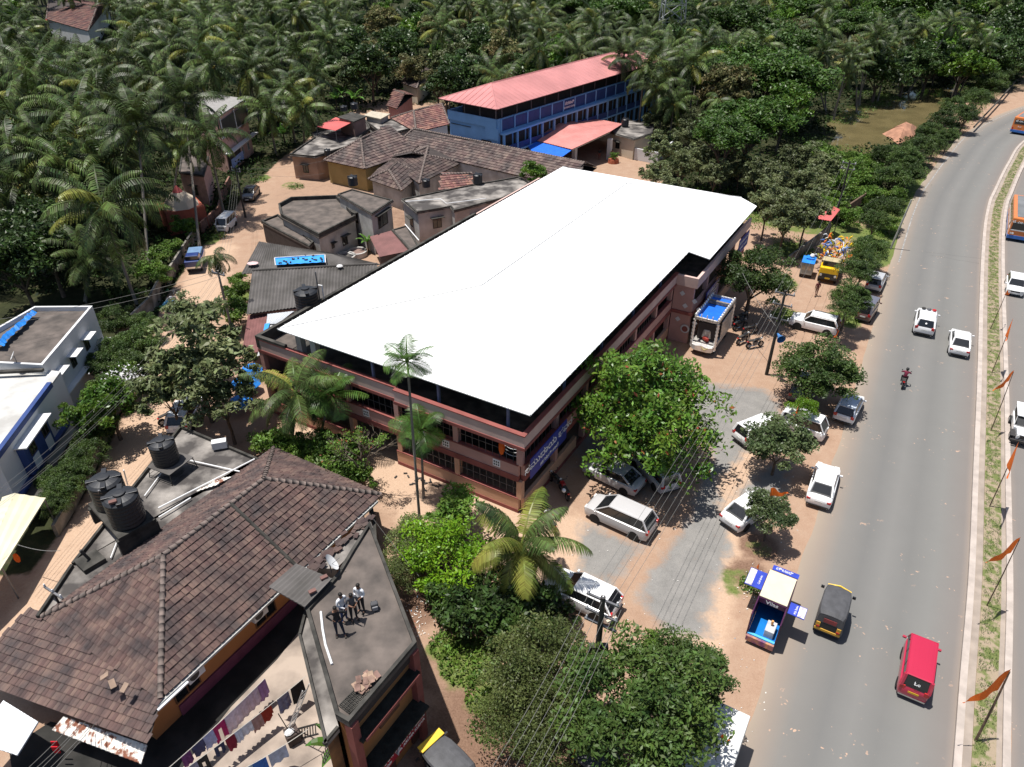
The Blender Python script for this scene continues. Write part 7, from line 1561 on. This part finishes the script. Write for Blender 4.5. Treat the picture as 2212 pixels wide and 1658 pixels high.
BK = [(1218, 1062, 1.9, rb, 'red and black motorcycle with a white helmet parked beside the minivan', None), (1202, 1043, 2.2, bb, 'dark motorcycle against the hall wall next to the red one', None), (1180, 1108, 2.0, bb, 'black motorcycle behind the yellowing palm fronds', None), (1187, 1132, 2.0, bb, 'black motorcycle nearest the yellowing palm trunk', None), (1176, 1308, 1.2, bb, 'black scooter beside the bonnet of the big white suv', None), (1208, 1325, 1.0, bb, 'dark motorcycle behind the leafy bush near the big white suv', None),
      (1598, 705, .5, bb, 'motorcycle in the row in the shade behind the chariot truck', 'motorcycles in the shade'), (1620, 716, .4, bb, 'motorcycle in the row in the shade behind the chariot truck', 'motorcycles in the shade'), (1605, 735, .6, bb, 'motorcycle in the row in the shade behind the chariot truck', 'motorcycles in the shade'), (1630, 745, .3, bb, 'motorcycle in the row in the shade behind the chariot truck', 'motorcycles in the shade'), (1600, 690, .5, bb, 'motorcycle in the row in the shade behind the chariot truck', 'motorcycles in the shade'),
      (365, 905, .9, bb, 'dark motorcycle beside the white car under the teak tree', None)]
used = set()
for x, y, a, src, lab, grp in BK:
    t = src if id(src) not in used else copy_tree(src); used.add(id(src)); t['label'] = lab
    if grp: t['group'] = grp
    p = W(x, y, .3); t.location = (p.x, p.y, 0.01); t.rotation_euler = (0, 0, a)
p = W(1218, 1060, 1.1); t = thing('helmet', 'white helmet hanging on the motorcycle beside the hall', 'helmet', p); mb = MB(); mb.ball((0, 0, 0), .15, 10); mb.build('shell', letterW, t)
# ------------------------------------------------------------------ poles, wires, flags
def utility_pole(label, x, y, z, arms=(.35, 1.1), h0=None, r=.13, az=R(-30), mat=None, group=None):
    top = W(x, y, z); t = thing('utility_pole', label, 'utility pole', (top.x, top.y, 0), 0, group); mb = MB(); mb.tube([(0, 0, 0), (0, 0, z)], [r * 1.25, r * .8], 8); mb.build('post', mat or conc_dark, t)
    for d in arms:
        mb = MB(); mb.box((0, 0, z - d), (1.6, .1, .1), az); mb.build('crossarm', steel, t)
        for k in (-.7, 0, .7): mb = MB(); mb.tube([(math.cos(az) * k, math.sin(az) * k, z - d + .05), (math.cos(az) * k, math.sin(az) * k, z - d + .25)], [.06, .04], 6); mb.build('insulator', whiteW, t)
    return t
U1 = utility_pole('utility pole with a blue loudspeaker on the dirt between the chariot truck and white suv', 1697, 628, 8.0, (.3, 1.3, 2.6))
p = W(1658, 722, 4.2); mb = MB(); mb.tube([(0, 0, 0), (.05, -.35, -.05), (.1, -.75, -.12)], [.08, .14, .38], 14, cap=False); mb.tube([(.09, -.6, -.1), (.1, -.74, -.12)], [.02, .05], 8)
ls = thing('loudspeaker', 'blue horn loudspeaker tied on the utility pole', 'loudspeaker', (U1.location.x + .1, U1.location.y - .15, 4.1)); mb.build('horn', M('speaker_blue', (.06, .18, .42), .5), ls)
U2 = utility_pole('dark utility pole with tangled crossarms between the olive shrub and the big dark tree', 1303, 1290, 8.0, (.2, 1.2, 1.9), r=.15, mat=ironm)
for s in (-.3, .3): mb = MB(); mb.box((s, 0, 4.4), (.35, .3, .4)); mb.build('junction_box', ironm, U2)
mb = MB(); mb.box((.45, -.2, 6.7), (.55, .12, .1), .5); mb.build('street_lamp', cream, U2)
U3 = utility_pole('utility pole beside the broken areca palm on the lane', 470, 585, 7.6, (.3,), r=.11, mat=barkG)
U4 = utility_pole('utility pole with many wires by the parked white van', 508, 362, 6.5, (.2, .5), r=.12)
U5 = utility_pole('short rusty pole with a crossarm beside the tiled house corner', 114, 1278, 4.2, (.1,), r=.07, mat=ironm)
U6 = utility_pole('dark utility pole behind the red shelter', 1836, 348, 8.0, (.3, 1.0), r=.12)
p0, p1 = W(1924, 537, 0), W(1969, 432, 6.2); 
t = thing('street_pole', 'pale grey street pole on the grass verge of the highway', 'pole', (p0.x, p0.y, 0)); d = Vector((W(1969, 432, 6.0).x - p0.x, W(1969, 432, 6.0).y - p0.y, 6.0)); mb = MB(); mb.tube([(0, 0, 0), d], [.12, .08], 8); mb.build('post', grey_wall, t)
pipe([W(2104, 275, .9), W(2125, 252, 1.0), W(2160, 215, 1.0), W(2192, 178, 1.0)], .16, 'long pipe line raised beside the highway verge', conc_dark)
ledges = []
def wire(a, b_, sag, label, group, r=.009, mat=None):
    a, b_ = Vector(a), Vector(b_); t = thing('power_line', label, 'wire', a, 0, group); mb = MB(); n = 14; mb.tube([(b_ - a) * (i / n) - Vector((0, 0, sag * 4 * (i / n) * (1 - i / n))) for i in range(n + 1)], r, 4, cap=False); mb.build('strand', mat or cable, t)
def span(ua, za, ub, zb, offs_, sag, label, group, az=R(-30), r=.009, end=None):
    A = Vector((ua.location.x, ua.location.y, za)); B = Vector((ub.location.x, ub.location.y, zb)) if end is None else end
    for k, o in enumerate(offs_): dv = Vector((math.cos(az) * o, math.sin(az) * o, 0)); wire(A + dv + Vector((0, 0, -.12 * (k % 2))), B + dv + Vector((0, 0, -.12 * (k % 2))), sag + .05 * k, label, group, r)
span(U1, 7.8, U2, 7.8, (-.7, -.35, 0, .35, .7), .8, 'overhead wire crossing the car park between the two utility poles', 'wires over the car park')
span(U2, 7.8, U2, 7.5, (-.7, -.4, 0, .35, .7, .9), .5, 'overhead wire running from the dark pole to the bottom edge', 'wires to the bottom edge', end=W(1075, 1720, 8.0) + Vector((0, 0, 0)), r=.010)
span(U1, 7.7, U6, 7.8, (-.7, 0, .7), .6, 'overhead wire from the loudspeaker pole towards the red shelter', 'wires up the dirt strip')
wire(W(1604, 590, 6.2), Vector((U1.location.x, U1.location.y, 4.6)), .3, 'single cable from the tree to the loudspeaker', None, .02)
span(U3, 7.2, U5, 4.0, (-.6, -.3, 0, .3, .6), 1.2, 'slack overhead wire along the lane past the hedge', 'slack wires along the lane', end=W(-60, 1120, 6.0), r=.010)
span(U3, 7.3, U3, 7.0, (-.5, .3), .5, 'overhead wire running left over the white house', 'wires over the white house', end=W(-80, 705, 7.5), r=.014)
span(U4, 6.2, U3, 7.2, (-.5, -.2, .2, .5), .8, 'overhead wire above the lane between the two lane poles', 'wires above the lane')
wire(Vector((U4.location.x, U4.location.y, 6.3)), W(712, 345, 4.2), .4, 'wire from the lane pole to the peach house', None); wire(Vector((U4.location.x, U4.location.y, 6.1)), W(700, 375, 3.6), .6, 'lower wire from the lane pole to the mustard walled house', None)
for k in range(5): wire(W(15 + k * 16, 1700, 5.5), W(160 + k * 12, 1560 + (k % 2) * 8, 2.6), .1, 'wire slanting down beside the rusty sheet at the bottom left', 'slanting wires at the bottom left', .016)
wire(W(798, 1110, 3.4), W(905, 1245, 2.2), .1, 'thin cable running from the tiled eave into the shrubs', None)
wire(W(38, 1177, 2.6), W(130, 1190, 3.3), .2, 'cable from the yellowed canopy across the lane', None, .02)
def flag(label, base, top, tipz, tail, w_=.9, lean=None, group='saffron flags along the median', kind_='tri', polem=wood, stick=True, tz=None, r=.03):
    b0 = W(*base, 0.0); tp = W(*top, tipz); t = thing('flag', label, 'flag', b0, 0, group); d = tp - b0
    mb = MB(); mb.tube([(0, 0, 0), d * .5 + Vector((.03, 0, 0)), d * .97], [r * 1.2, r, r * .6], 6); mb.build('pole', polem, t)
    e = W(*tail, tz if tz is not None else tipz * .8) - b0; a = d; b_ = d * (1 - w_ / max(.1, d.length)); mb = MB(); n = 8; prev = None
    for i in range(n + 1):
        f = i / n; p = a.lerp(e, f) + Vector((.05, .09, .05)) * math.sin(f * 9); q = b_.lerp(e, f) + Vector((-.06, .08, 0)) * math.sin(f * 7 + 1)
        if prev: mb.face([prev[0], p, q, prev[1]])
        prev = (p, q)
    mb.build('cloth', orangeF, t, smooth=True); return t
flag('small saffron flag on a thin pole beside the white hatchback, farthest of the median flags', (2138, 714), (2176, 628), 4.2, (2181, 636), .5, group=None)
flag('saffron flag wrapped along its pole, second farthest on the median', (2141, 809), (2189, 687), 5.2, (2174, 738), 1.6, group=None, tz=4.0)
flag('saffron flag streaming left across the median kerb near the jeep', (2139, 934), (2191, 800), 5.6, (2146, 846), 1.0, group=None, tz=4.6)
flag('limp bright saffron flag hanging below the jeep', (2136, 1098), (2201, 954), 5.6, (2177, 1036), 1.9, group=None, tz=4.2)
flag('large saffron flag streaming left over the median in the lower third', (2130, 1312), (2205, 1161), 5.8, (2131, 1218), 1.3, group=None, tz=4.8)
flag('largest saffron flag on a crooked branch pole at the bottom of the median', (2105, 1605), (2184, 1446), 5.2, (2082, 1522), 1.5, group=None, tz=3.4, r=.055)
flag('small saffron flag at the top of the round dark tree', (1790, 790), (1813, 714), 4.2, (1801, 730), .7, group=None)
flag('small upright saffron flag above the white van', (1716, 925), (1726, 874), 3.6, (1716, 898), .9, group=None, tz=2.8)
flag('saffron flag spread flat over the small mango tree by the white sedan', (1668, 1145), (1665, 1055), 4.3, (1704, 1068), .9, group=None, tz=4.2)
flag('small saffron flag behind the snack stall sign', (1632, 1245), (1640, 1217), 1.8, (1635, 1238), .6, group=None, tz=1.4)
flag('small saffron flag over the box truck roof', (1560, 1625), (1557, 1590), 3.4, (1577, 1604), .5, group=None, tz=3.3)
# ------------------------------------------------------------------ people
SKIN = M('brown_skin', (.19, .10, .065), .6, .08, 6); HAIR = M('black_hair', (.012, .010, .009), .6)
def person(label, pos, rz, shirt, trousers, pose='stand', hgt=1.75, sleeve=.5, hair=True, lungi=False, z=0.0):
    k = hgt / 1.75; J = {}; 
    J['pel'] = (0, 0, .94); J['sp'] = (0, 0, 1.12); J['ch'] = (0.0, 0, 1.33); J['nk'] = (0.0, 0, 1.49); J['hd'] = (.02, 0, 1.60); J['ht'] = (.02, 0, 1.70)
    legs = {-1: [(0, -.10, .90), (.02, -.11, .50), (-.02, -.11, .08), (.14, -.13, .03)], 1: [(0, .10, .90), (.02, .11, .50), (-.02, .11, .08), (.14, .13, .03)]}
    arms = {-1: [(0, -.19, 1.42), (-.02, -.25, 1.14), (.05, -.25, .89), (.08, -.24, .80)], 1: [(0, .19, 1.42), (-.02, .25, 1.14), (.05, .25, .89), (.08, .24, .80)]}
    if pose == 'hips': arms = {s: [(0, s * .19, 1.42), (-.06, s * .42, 1.18), (.06, s * .22, 1.02), (.10, s * .15, 1.00)] for s in (-1, 1)}; legs[1] = [(0, .10, .90), (.10, .16, .50), (.08, .20, .08), (.24, .24, .03)]
    if pose == 'phone': arms = {s: [(0, s * .19, 1.42), (.04, s * .24, 1.14), (.27, s * .10, 1.16), (.34, s * .05, 1.18)] for s in (-1, 1)}; J['hd'] = (.06, 0, 1.59); J['ht'] = (.09, 0, 1.68)
    if pose == 'clasp': arms = {s: [(0, s * .19, 1.42), (.0, s * .25, 1.14), (.20, s * .06, .98), (.24, s * .02, .95)] for s in (-1, 1)}
    if pose == 'walk': legs = {-1: [(0, -.10, .90), (.16, -.11, .52), (.12, -.11, .10), (.28, -.12, .06)], 1: [(0, .10, .90), (-.04, .10, .50), (-.26, .10, .12), (-.16, .11, .03)]}; arms = {s: [(0, s * .19, 1.42), (-s * .1, s * .25, 1.15), (-s * .12 + .1, s * .24, .93), (-s * .12 + .16, s * .22, .86)] for s in (-1, 1)}
    if pose == 'ride': J.update(pel=(0, 0, .90), sp=(.04, 0, 1.06), ch=(.12, 0, 1.26), nk=(.17, 0, 1.41), hd=(.21, 0, 1.51), ht=(.22, 0, 1.61)); legs = {s: [(.02, s * .12, .88), (.40, s * .22, .78), (.22, s * .20, .38), (.36, s * .20, .34)] for s in (-1, 1)}; arms = {s: [(.13, s * .20, 1.34), (.28, s * .36, 1.16), (.50, s * .33, 1.07), (.56, s * .32, 1.05)] for s in (-1, 1)}
    vs, es, rad, zone = [], [], [], []
    def add(p, r, par=None, zn='s'): vs.append(Vector(p) * k); rad.append(r * k); zone.append(zn); (es.append((par, len(vs) - 1)) if par is not None else None); return len(vs) - 1
    pel = add(J['pel'], .135, None, 't'); sp = add(J['sp'], .125, pel); ch = add(J['ch'], .15, sp); nk = add(J['nk'], .055, ch, 'k'); hd = add(J['hd'], .092, nk, 'k'); ht = add(J['ht'], .075, hd, 'k')
    for s in (-1, 1):
        a = arms[s]; i = add(a[0], .075, ch, 's'); e_ = add(a[1], .05, i, 's' if sleeve > .3 else 'k'); m_ = add(a[2], .034, e_, 's' if sleeve > .8 else 'k'); add(a[3], .03, m_, 'k')
        l = legs[s]; i = add(l[0], .10, pel, 't'); kn = add(l[1], .068, i, 't'); an = add(l[2], .045, kn, 't' if not lungi else 'k'); add(l[3], .035, an, 'k')
    me = bpy.data.meshes.new('body'); me.from_pydata(vs, es, []); [me.materials.append(q) for q in (SKIN, shirt, trousers)]; o = bpy.data.objects.new('body', me); COL.objects.link(o)
    m = o.modifiers.new('skin', 'SKIN'); m.use_smooth_shade = True
    for i, v in enumerate(me.skin_vertices[0].data): v.radius = (rad[i] * (.78 if i in (0, 1, 2) else 1), rad[i]); v.use_root = (i == 0)
    o.modifiers.new('sub', 'SUBSURF').levels = 1
    dg = bpy.context.evaluated_depsgraph_get(); m2 = bpy.data.meshes.new_from_object(o.evaluated_get(dg)); bpy.data.objects.remove(o)
    bm = bmesh.new(); bm.from_mesh(m2)
    P = [Vector(v) for v in vs]
    def segd(p, a, b_): d = b_ - a; t_ = max(0, min(1, (p - a).dot(d) / max(1e-6, d.length_squared))); return (p - a - d * t_).length, t_
    for f in bm.faces:
        c = f.calc_center_median(); best = min(((segd(c, P[a], P[b_])[0] / max(.03, rad[b_]), a, b_, segd(c, P[a], P[b_])[1]) for a, b_ in es)); zn = zone[best[2]] if best[3] > .45 else zone[best[1]]
        f.material_index = {'k': 0, 's': 1, 't': 2}[zn]; f.smooth = True
        if best[2] in (hd, ht): f.material_index = 0
    bm.to_mesh(m2); bm.free()
    # fingers and face features joined into the same body mesh
    fb = MB(); fb.v = [tuple(v.co) for v in m2.vertices]; fb.f = [tuple(p.vertices) for p in m2.polygons]; fb.m = [p.material_index for p in m2.polygons]
    for s in (-1, 1):
        w_, h_ = Vector(arms[s][2]) * k, Vector(arms[s][3]) * k; d = (h_ - w_).normalized(); sd = d.cross(Vector((0, 1, 0)) if abs(d.y) < .8 else Vector((1, 0, 0))).normalized()
        for i, L_ in enumerate((.062, .074, .078, .066)): b0 = h_ + sd * (i - 1.5) * .019 + d * .015; fb.tube([b0, b0 + d * L_ * .5, b0 + d * L_ + Vector((0, -s * .014, -.01))], [.0095, .0085, .006], 5)
        b0 = h_ - d * .01 - sd * .03; fb.tube([b0, b0 + (d - sd * 1.1).normalized() * .05], [.011, .008], 5)
    H0 = Vector(J['hd']) * k; fb.ball(H0 + Vector((.088, 0, .005)) * k, (.02, .012, .02), 6)
    for s in (-1, 1): fb.ball(H0 + Vector((.0, s * .088, .0)) * k, (.02, .01, .028), 6); fb.ball(H0 + Vector((.078, s * .032, .03)) * k, (.010, .012, .007), 6, 3)
    fb.ball(H0 + Vector((.080, 0, -.04)) * k, (.008, .022, .006), 6, 3)
    t = thing('person', label, 'person', (pos[0], pos[1], z), rz); fb.build('body', [SKIN, shirt, trousers, HAIR], t, smooth=True)
    if hair is True:
        hb = MB(); c = Vector(J['ht']) * k + Vector((-.022, 0, -.02)); hb.ball(c, (.098, .094, .085), 12); hb.build('hair', HAIR, t, smooth=True)
    elif hair == 'helmet': hb = MB(); hb.ball(Vector(J['hd']) * k + Vector((0, 0, .045)), (.145, .13, .15), 12); hb.build('helmet', M('black_helmet', (.02, .02, .02), .2), t, smooth=True)
    for s in (-1, 1):
        if pose != 'x': sb = MB(); q = Vector(legs[s][3]) * k; sb.box(q + Vector((-.06, 0, .0)), (.26, .095, .06)); sb.build('shoe', SKIN if 'bare' in label else M('dark_shoe', (.03, .025, .02), .6), t, bevel=.02)
    return t
wS = M('white_shirt', (.72, .73, .76), .8, .05, 8); bS = M('black_top', (.02, .02, .022), .8); gS = M('charcoal_shirt', (.10, .10, .11), .8); jn = M('blue_jeans', (.03, .05, .13), .8, .2, 10); bT = M('black_trousers', (.018, .018, .022), .8)
FZ = 6.85
def feet(x, y, z=FZ): return W(x, y, z)
cam_dir = -R(90)
person('man in a black top with hands on hips looking up from the clinic roof', feet(734, 1370), R(-75), bS, M('dark_jeans', (.015, .02, .04), .8), 'hips', 1.82, 1.0, z=FZ)
person('man in a white shirt and blue jeans standing behind the man in black', feet(745, 1340), R(-40), wS, jn, 'clasp', 1.8, .9, z=FZ)
person('man in a charcoal shirt looking down at his phone in the group on the roof', feet(766, 1338), R(-60), gS, bT, 'phone', 1.8, .5, z=FZ)
person('man in a white shirt and black trousers nearest the backpack', feet(782, 1320), R(-110), wS, bT, 'clasp', 1.8, .7, z=FZ)
t = thing('backpack', 'grey backpack standing on the clinic roof beside the men', 'bag', W(810, 1316, FZ), R(20)); mb = MB(); mb.box((0, 0, .22), (.34, .26, .44)); mb.build('main_bag', M('bag_grey', (.07, .07, .075), .8), t, bevel=.07); mb = MB(); mb.box((0, -.16, .2), (.26, .08, .24)); mb.build('pocket', M('bag_light', (.22, .22, .23), .8), t, bevel=.03)
mb = MB(); mb.tube([(-.1, .12, .42), (-.1, .24, .3), (-.1, .15, .05)], .018, 5); mb.tube([(.1, .12, .42), (.1, .24, .3), (.1, .15, .05)], .018, 5); mb.build('straps', ironm, t)
person('pedestrian in a dark red shirt walking in front of the yellow truck', W(1762, 640), R(80), M('brown_red_shirt', (.16, .05, .05), .8), M('brown_cloth', (.25, .15, .12), .8), 'walk', 1.72, .5, lungi=True)
person('person in a dark shirt standing under the red porch roof', W(1294, 345), R(-90), bS, M('rust_cloth', (.25, .08, .05), .8), 'stand', 1.7, .5)
person('person in dark clothes at the edge of the red porch beside the pillar', W(1321, 347), R(-120), M('brown_red_shirt', (.16, .05, .05), .8), bT, 'stand', 1.7, .5)
person('person in a teal shirt beside the lane wall', W(329, 716), R(60), M('teal_shirt', (.04, .22, .28), .8), bT, 'walk', 1.7, .5)
c = W(1949, 832); t = copy_tree(bb); t['label'] = 'black motorcycle ridden up the middle of the highway'; t['group'] = ''; del t['group']; t.location = (c.x, c.y, .01); t.rotation_euler = (0, 0, rdir(832))
person('motorcyclist in a maroon shirt and black helmet riding up the highway', (c.x - .25 * math.cos(rdir(832)), c.y - .25 * math.sin(rdir(832))), rdir(832), M('maroon_shirt', (.16, .02, .045), .8), bT, 'ride', 1.75, .5, hair='helmet', z=.05)
# ------------------------------------------------------------------ laundry
def line_(label, a, b_, za=1.9): 
    A, B = W(*a, za), W(*b_, za); t = thing('clothes_line', label, 'clothes line', A); mb = MB(); n = 16; mb.tube([(B - A) * (i / n) - Vector((0, 0, .5 * (i / n) * (1 - i / n))) for i in range(n + 1)], .018, 4, cap=False); mb.build('cord', M('rope', (.5, .47, .42), .9), t); return A, B
LA = line_('clothes line nearest the tiled house', (340, 1680), (572, 1466)); LB = line_('middle clothes line ending at the black cloth', (372, 1682), (662, 1460)); LC = line_('clothes line farthest from the tiled house', (505, 1672), (665, 1576))
def onl(Lp, x): # parameter along line whose photo x matches
    A, B = Lp; return min((abs(pix(A.lerp(B, k / 200))[0] - x), k / 200) for k in range(201))[1]
def garment(Lp, x0, x1, drop, mat, label, name='garment', cat='garment', shape='sheet', seed=1):
    drop *= 1.45; mid_ = (x0 + x1) / 2; x0, x1 = mid_ + (x0 - mid_) * 1.1, mid_ + (x1 - mid_) * 1.1
    A, B = Lp; f0, f1 = onl(Lp, x0), onl(Lp, x1); p, q = A.lerp(B, f0), A.lerp(B, f1); s0 = .5 * f0 * (1 - f0); p = p - Vector((0, 0, s0)); q = q - Vector((0, 0, .5 * f1 * (1 - f1)))
    t = thing(name, label, cat, p); d = (q - p); nn = Vector((-d.y, d.x, 0)).normalized(); rr = random.Random(seed); mb = MB(); nu, nv = 8, 6
    def pt(u, v, side=1): return d * u + Vector((0, 0, -drop * v)) + nn * (.05 * math.sin(u * 13 + seed) * v + side * (.02 + .10 * v) - .04 * v)
    for side in ((1, -1) if shape != 'pants' else (1,)):
        for i in range(nu):
            for j in range(nv if side == 1 else nv // 2 + 1):
                u0, u1, v0, v1 = i / nu, (i + 1) / nu, j / nv, (j + 1) / nv
                if shape == 'pants' and v0 > .3 and .38 < (u0 + u1) / 2 < .62: continue
                if shape == 'shirt' and v0 > .35 and not .18 < (u0 + u1) / 2 < .82: continue
                mb.face([pt(u0, v0, side), pt(u1, v0, side), pt(u1, v1, side), pt(u0, v1, side)])
    mb.build('cloth', mat, t, smooth=True)
def cm(n, c, **k): return M('cloth_' + n, c, .85, .15, 6, **k)
gd = lambda x: 288 + .1953 * x
lil = cm('lilac', (.56, .49, .60)); 
for i, (a, b_, dr, m_, lab, sh, nm) in enumerate([(1370, 1500, 1.0, cm('purple', (.33, .20, .40)), 'purple cloth at the top end of the inner clothes line', 'sheet', 'cloth'), (1255, 1365, .95, lil, 'pale lilac sheet next to the purple cloth', 'sheet', 'bed_sheet'), (1130, 1250, .95, cm('lilac2', (.54, .48, .56)), 'second lilac sheet from the purple cloth', 'sheet', 'bed_sheet'), (1000, 1125, 1.0, cm('lilac3', (.58, .52, .60)), 'third lilac sheet beside the magenta trousers', 'sheet', 'bed_sheet'),
      (870, 990, .95, cm('magenta', (.38, .02, .14)), 'magenta trousers on the inner clothes line', 'pants', 'trousers'), (760, 862, .8, cm('bluewhite', (.40, .45, .68)), 'blue and white printed cloth below the magenta trousers', 'sheet', 'cloth'), (640, 755, .7, cm('navyprint', (.08, .08, .16)), 'navy printed cloth on the inner clothes line', 'shirt', 'shirt'), (525, 610, .7, cm('plum', (.20, .06, .18)), 'plum cloth near the lower end of the inner line', 'sheet', 'cloth')]):
    garment(LA, gd(a), gd(b_), dr, m_, lab, nm, 'laundry', sh, i)
for i, (a, b_, dr, m_, lab, sh, nm) in enumerate([(1740, 1860, 1.0, cm('black', (.015, .015, .018)), 'black cloth at the top end of the middle clothes line', 'sheet', 'cloth'), (1590, 1700, .9, cm('bluegrey', (.10, .10, .20), c2=(.22, .22, .30)), 'blue grey patterned cloth beside the black cloth', 'sheet', 'cloth'), (1400, 1510, .75, cm('red', (.30, .03, .015)), 'bright red shirt on the middle clothes line', 'shirt', 'shirt'), (1300, 1395, .8, cm('dustypink', (.36, .22, .20)), 'dusty pink cloth beside the red shirt', 'sheet', 'cloth'),
      (1190, 1290, .6, cm('white', (.62, .62, .66)), 'white cloth in the middle of the middle line', 'sheet', 'cloth'), (1110, 1180, .7, cm('whiteprint', (.55, .58, .66)), 'white printed shirt beside the dark red shirt', 'shirt', 'shirt'), (1010, 1105, .8, cm('darkred', (.20, .01, .03)), 'dark red shirt on the middle clothes line', 'shirt', 'shirt'), (890, 985, .6, cm('navy', (.02, .03, .08)), 'small navy shorts on the middle line', 'pants', 'shorts'), (700, 800, .95, cm('black', (.015, .015, .018)), 'black trousers on the middle clothes line', 'pants', 'trousers'), (570, 690, .7, cm('greyprint', (.22, .22, .30)), 'grey printed cloth at the lower end of the middle line', 'sheet', 'cloth')]):
    garment(LB, gd(a), gd(b_), dr, m_, lab, nm, 'laundry', sh, i + 20)
garment(LC, gd(1310), gd(1450), .8, cm('blue', (.03, .12, .42)), 'royal blue cloth on the farthest clothes line', 'cloth', 'laundry', 'sheet', 41); garment(LC, gd(1490), gd(1670), .75, cm('palegrey', (.36, .42, .55)), 'pale blue grey sheet on the farthest clothes line', 'bed_sheet', 'laundry', 'sheet', 42); garment(LC, gd(1180), gd(1300), .6, cm('skyblue', (.30, .42, .55)), 'sky blue cloth at the lower end of the farthest line', 'cloth', 'laundry', 'sheet', 43)
p = W(132, 1638, .5); t = thing('red_clothes', 'two red clothes on a line at the bottom left corner', 'laundry', p); mb = MB(); mb.box((0, 0, .7), (.3, .05, .5)); mb.box((-.15, .25, .7), (.3, .05, .5)); mb.build('cloth', cm('scarlet', (.45, .01, .02)), t)
p = W(735, 1560); b_ = W(831, 1598 + 0); 
t = thing('bucket', 'red plastic bucket on the ground beside the clinic wall', 'bucket', W(876, 1572)); mb = MB(); mb.tube([(0, 0, 0), (0, 0, .35)], [.15, .19], 12, cap=True); mb.build('pail', M('red_plastic', (.5, .03, .02), .4), t)
p = W(1082, 1573); t = thing('plastic_bag', 'crumpled black plastic bag on the bare earth', 'bag', p); mb = MB(); mb.ball((0, 0, .12), (.25, .2, .16), 8); mb.build('film', blackpl, t)
# footwear along the hall wall
rr = random.Random(6); t0 = None
for k in range(46):
    f = rr.random(); p = H.p(-.35 - rr.random() * 1.1, 1.5 + f * 8.2); 
    if t0 is None: t0 = thing('sandal', 'dark sandal left on the ground along the hall wall', 'sandal', p, 0, 'sandals along the hall wall'); mb = MB(); mb.box((0, 0, .03), (.26, .10, .05)); mb.build('sole', ironm, t0); s = t0
    else: s = copy_tree(t0)
    s.location = (p.x, p.y, .01); s.rotation_euler = (0, 0, rr.uniform(0, 6.28))
# bare shrub between the tiled house and the hall
rr = random.Random(21); p = W(790, 1060); t = thing('bare_tree', 'nearly leafless tree with a few lime green tufts in front of the hall', 'tree', (p.x, p.y, 0)); mb = MB(); tips = []
def grow(p, d, L_, r, dep):
    q = p + d * L_; mb.tube([p, p.lerp(q, .5) + Vector((rr.uniform(-.1, .1), rr.uniform(-.1, .1), 0)), q], [r, r * .8, r * .6], 5, cap=False)
    if dep == 0: tips.append(q); return
    for _ in range(3 if dep > 1 else 2): grow(q, (d + Vector((rr.uniform(-.8, .8), rr.uniform(-.8, .8), rr.uniform(-.25, .45)))).normalized(), L_ * rr.uniform(.6, .85), r * .6, dep - 1)
grow(Vector((0, 0, 0)), Vector((.05, 0, 1)), 1.7, .12, 5); mb.build('branches', M('pale_twig', (.20, .16, .12), .9), t)
pts = []
for q in rr.sample(tips, 34):
    for _ in range(26): pts.append(tuple(q + Vector((rr.gauss(0, .16), rr.gauss(0, .16), rr.gauss(0, .12)))))
link('leaf_tufts', leaf_cloud('leaf_tufts', pts, .09, [L_weed, L_red], seed=4), t)
# white blossoms on the lane shrub and rubble heap
pts = [tuple(W(264, 815, 3.2) + Vector((rr.gauss(0, .7), rr.gauss(0, .7), rr.gauss(0, .3)))) for _ in range(320)]
t = thing('flower_cluster', 'cluster of white blossoms on the shrub beside the lane', 'flowers', W(264, 815, 0)); o = link('blossoms', leaf_cloud('blossoms', [tuple(Vector(p) - t.location) for p in pts], .11, whiteW, seed=7), t)
for x, y, n_ in ((372, 655, 26), (1850, 700, 0)):
    for k in range(n_):
        p = W(x + rr.gauss(0, 10), y + rr.gauss(0, 12)); s = thing('rubbish_bag', 'plastic bag of rubbish in the heap against the lane wall', 'bag', (p.x, p.y, .1), rr.random() * 6, 'rubbish heap against the lane wall'); mb = MB(); mb.ball((0, 0, .05), (rr.uniform(.15, .3), rr.uniform(.1, .25), rr.uniform(.08, .2)), 7); mb.build('film', rr.choice([letterW, M('bag_blue', (.15, .4, .6), .5), M('bag_green', (.1, .3, .15), .5), grey_wall]), s)
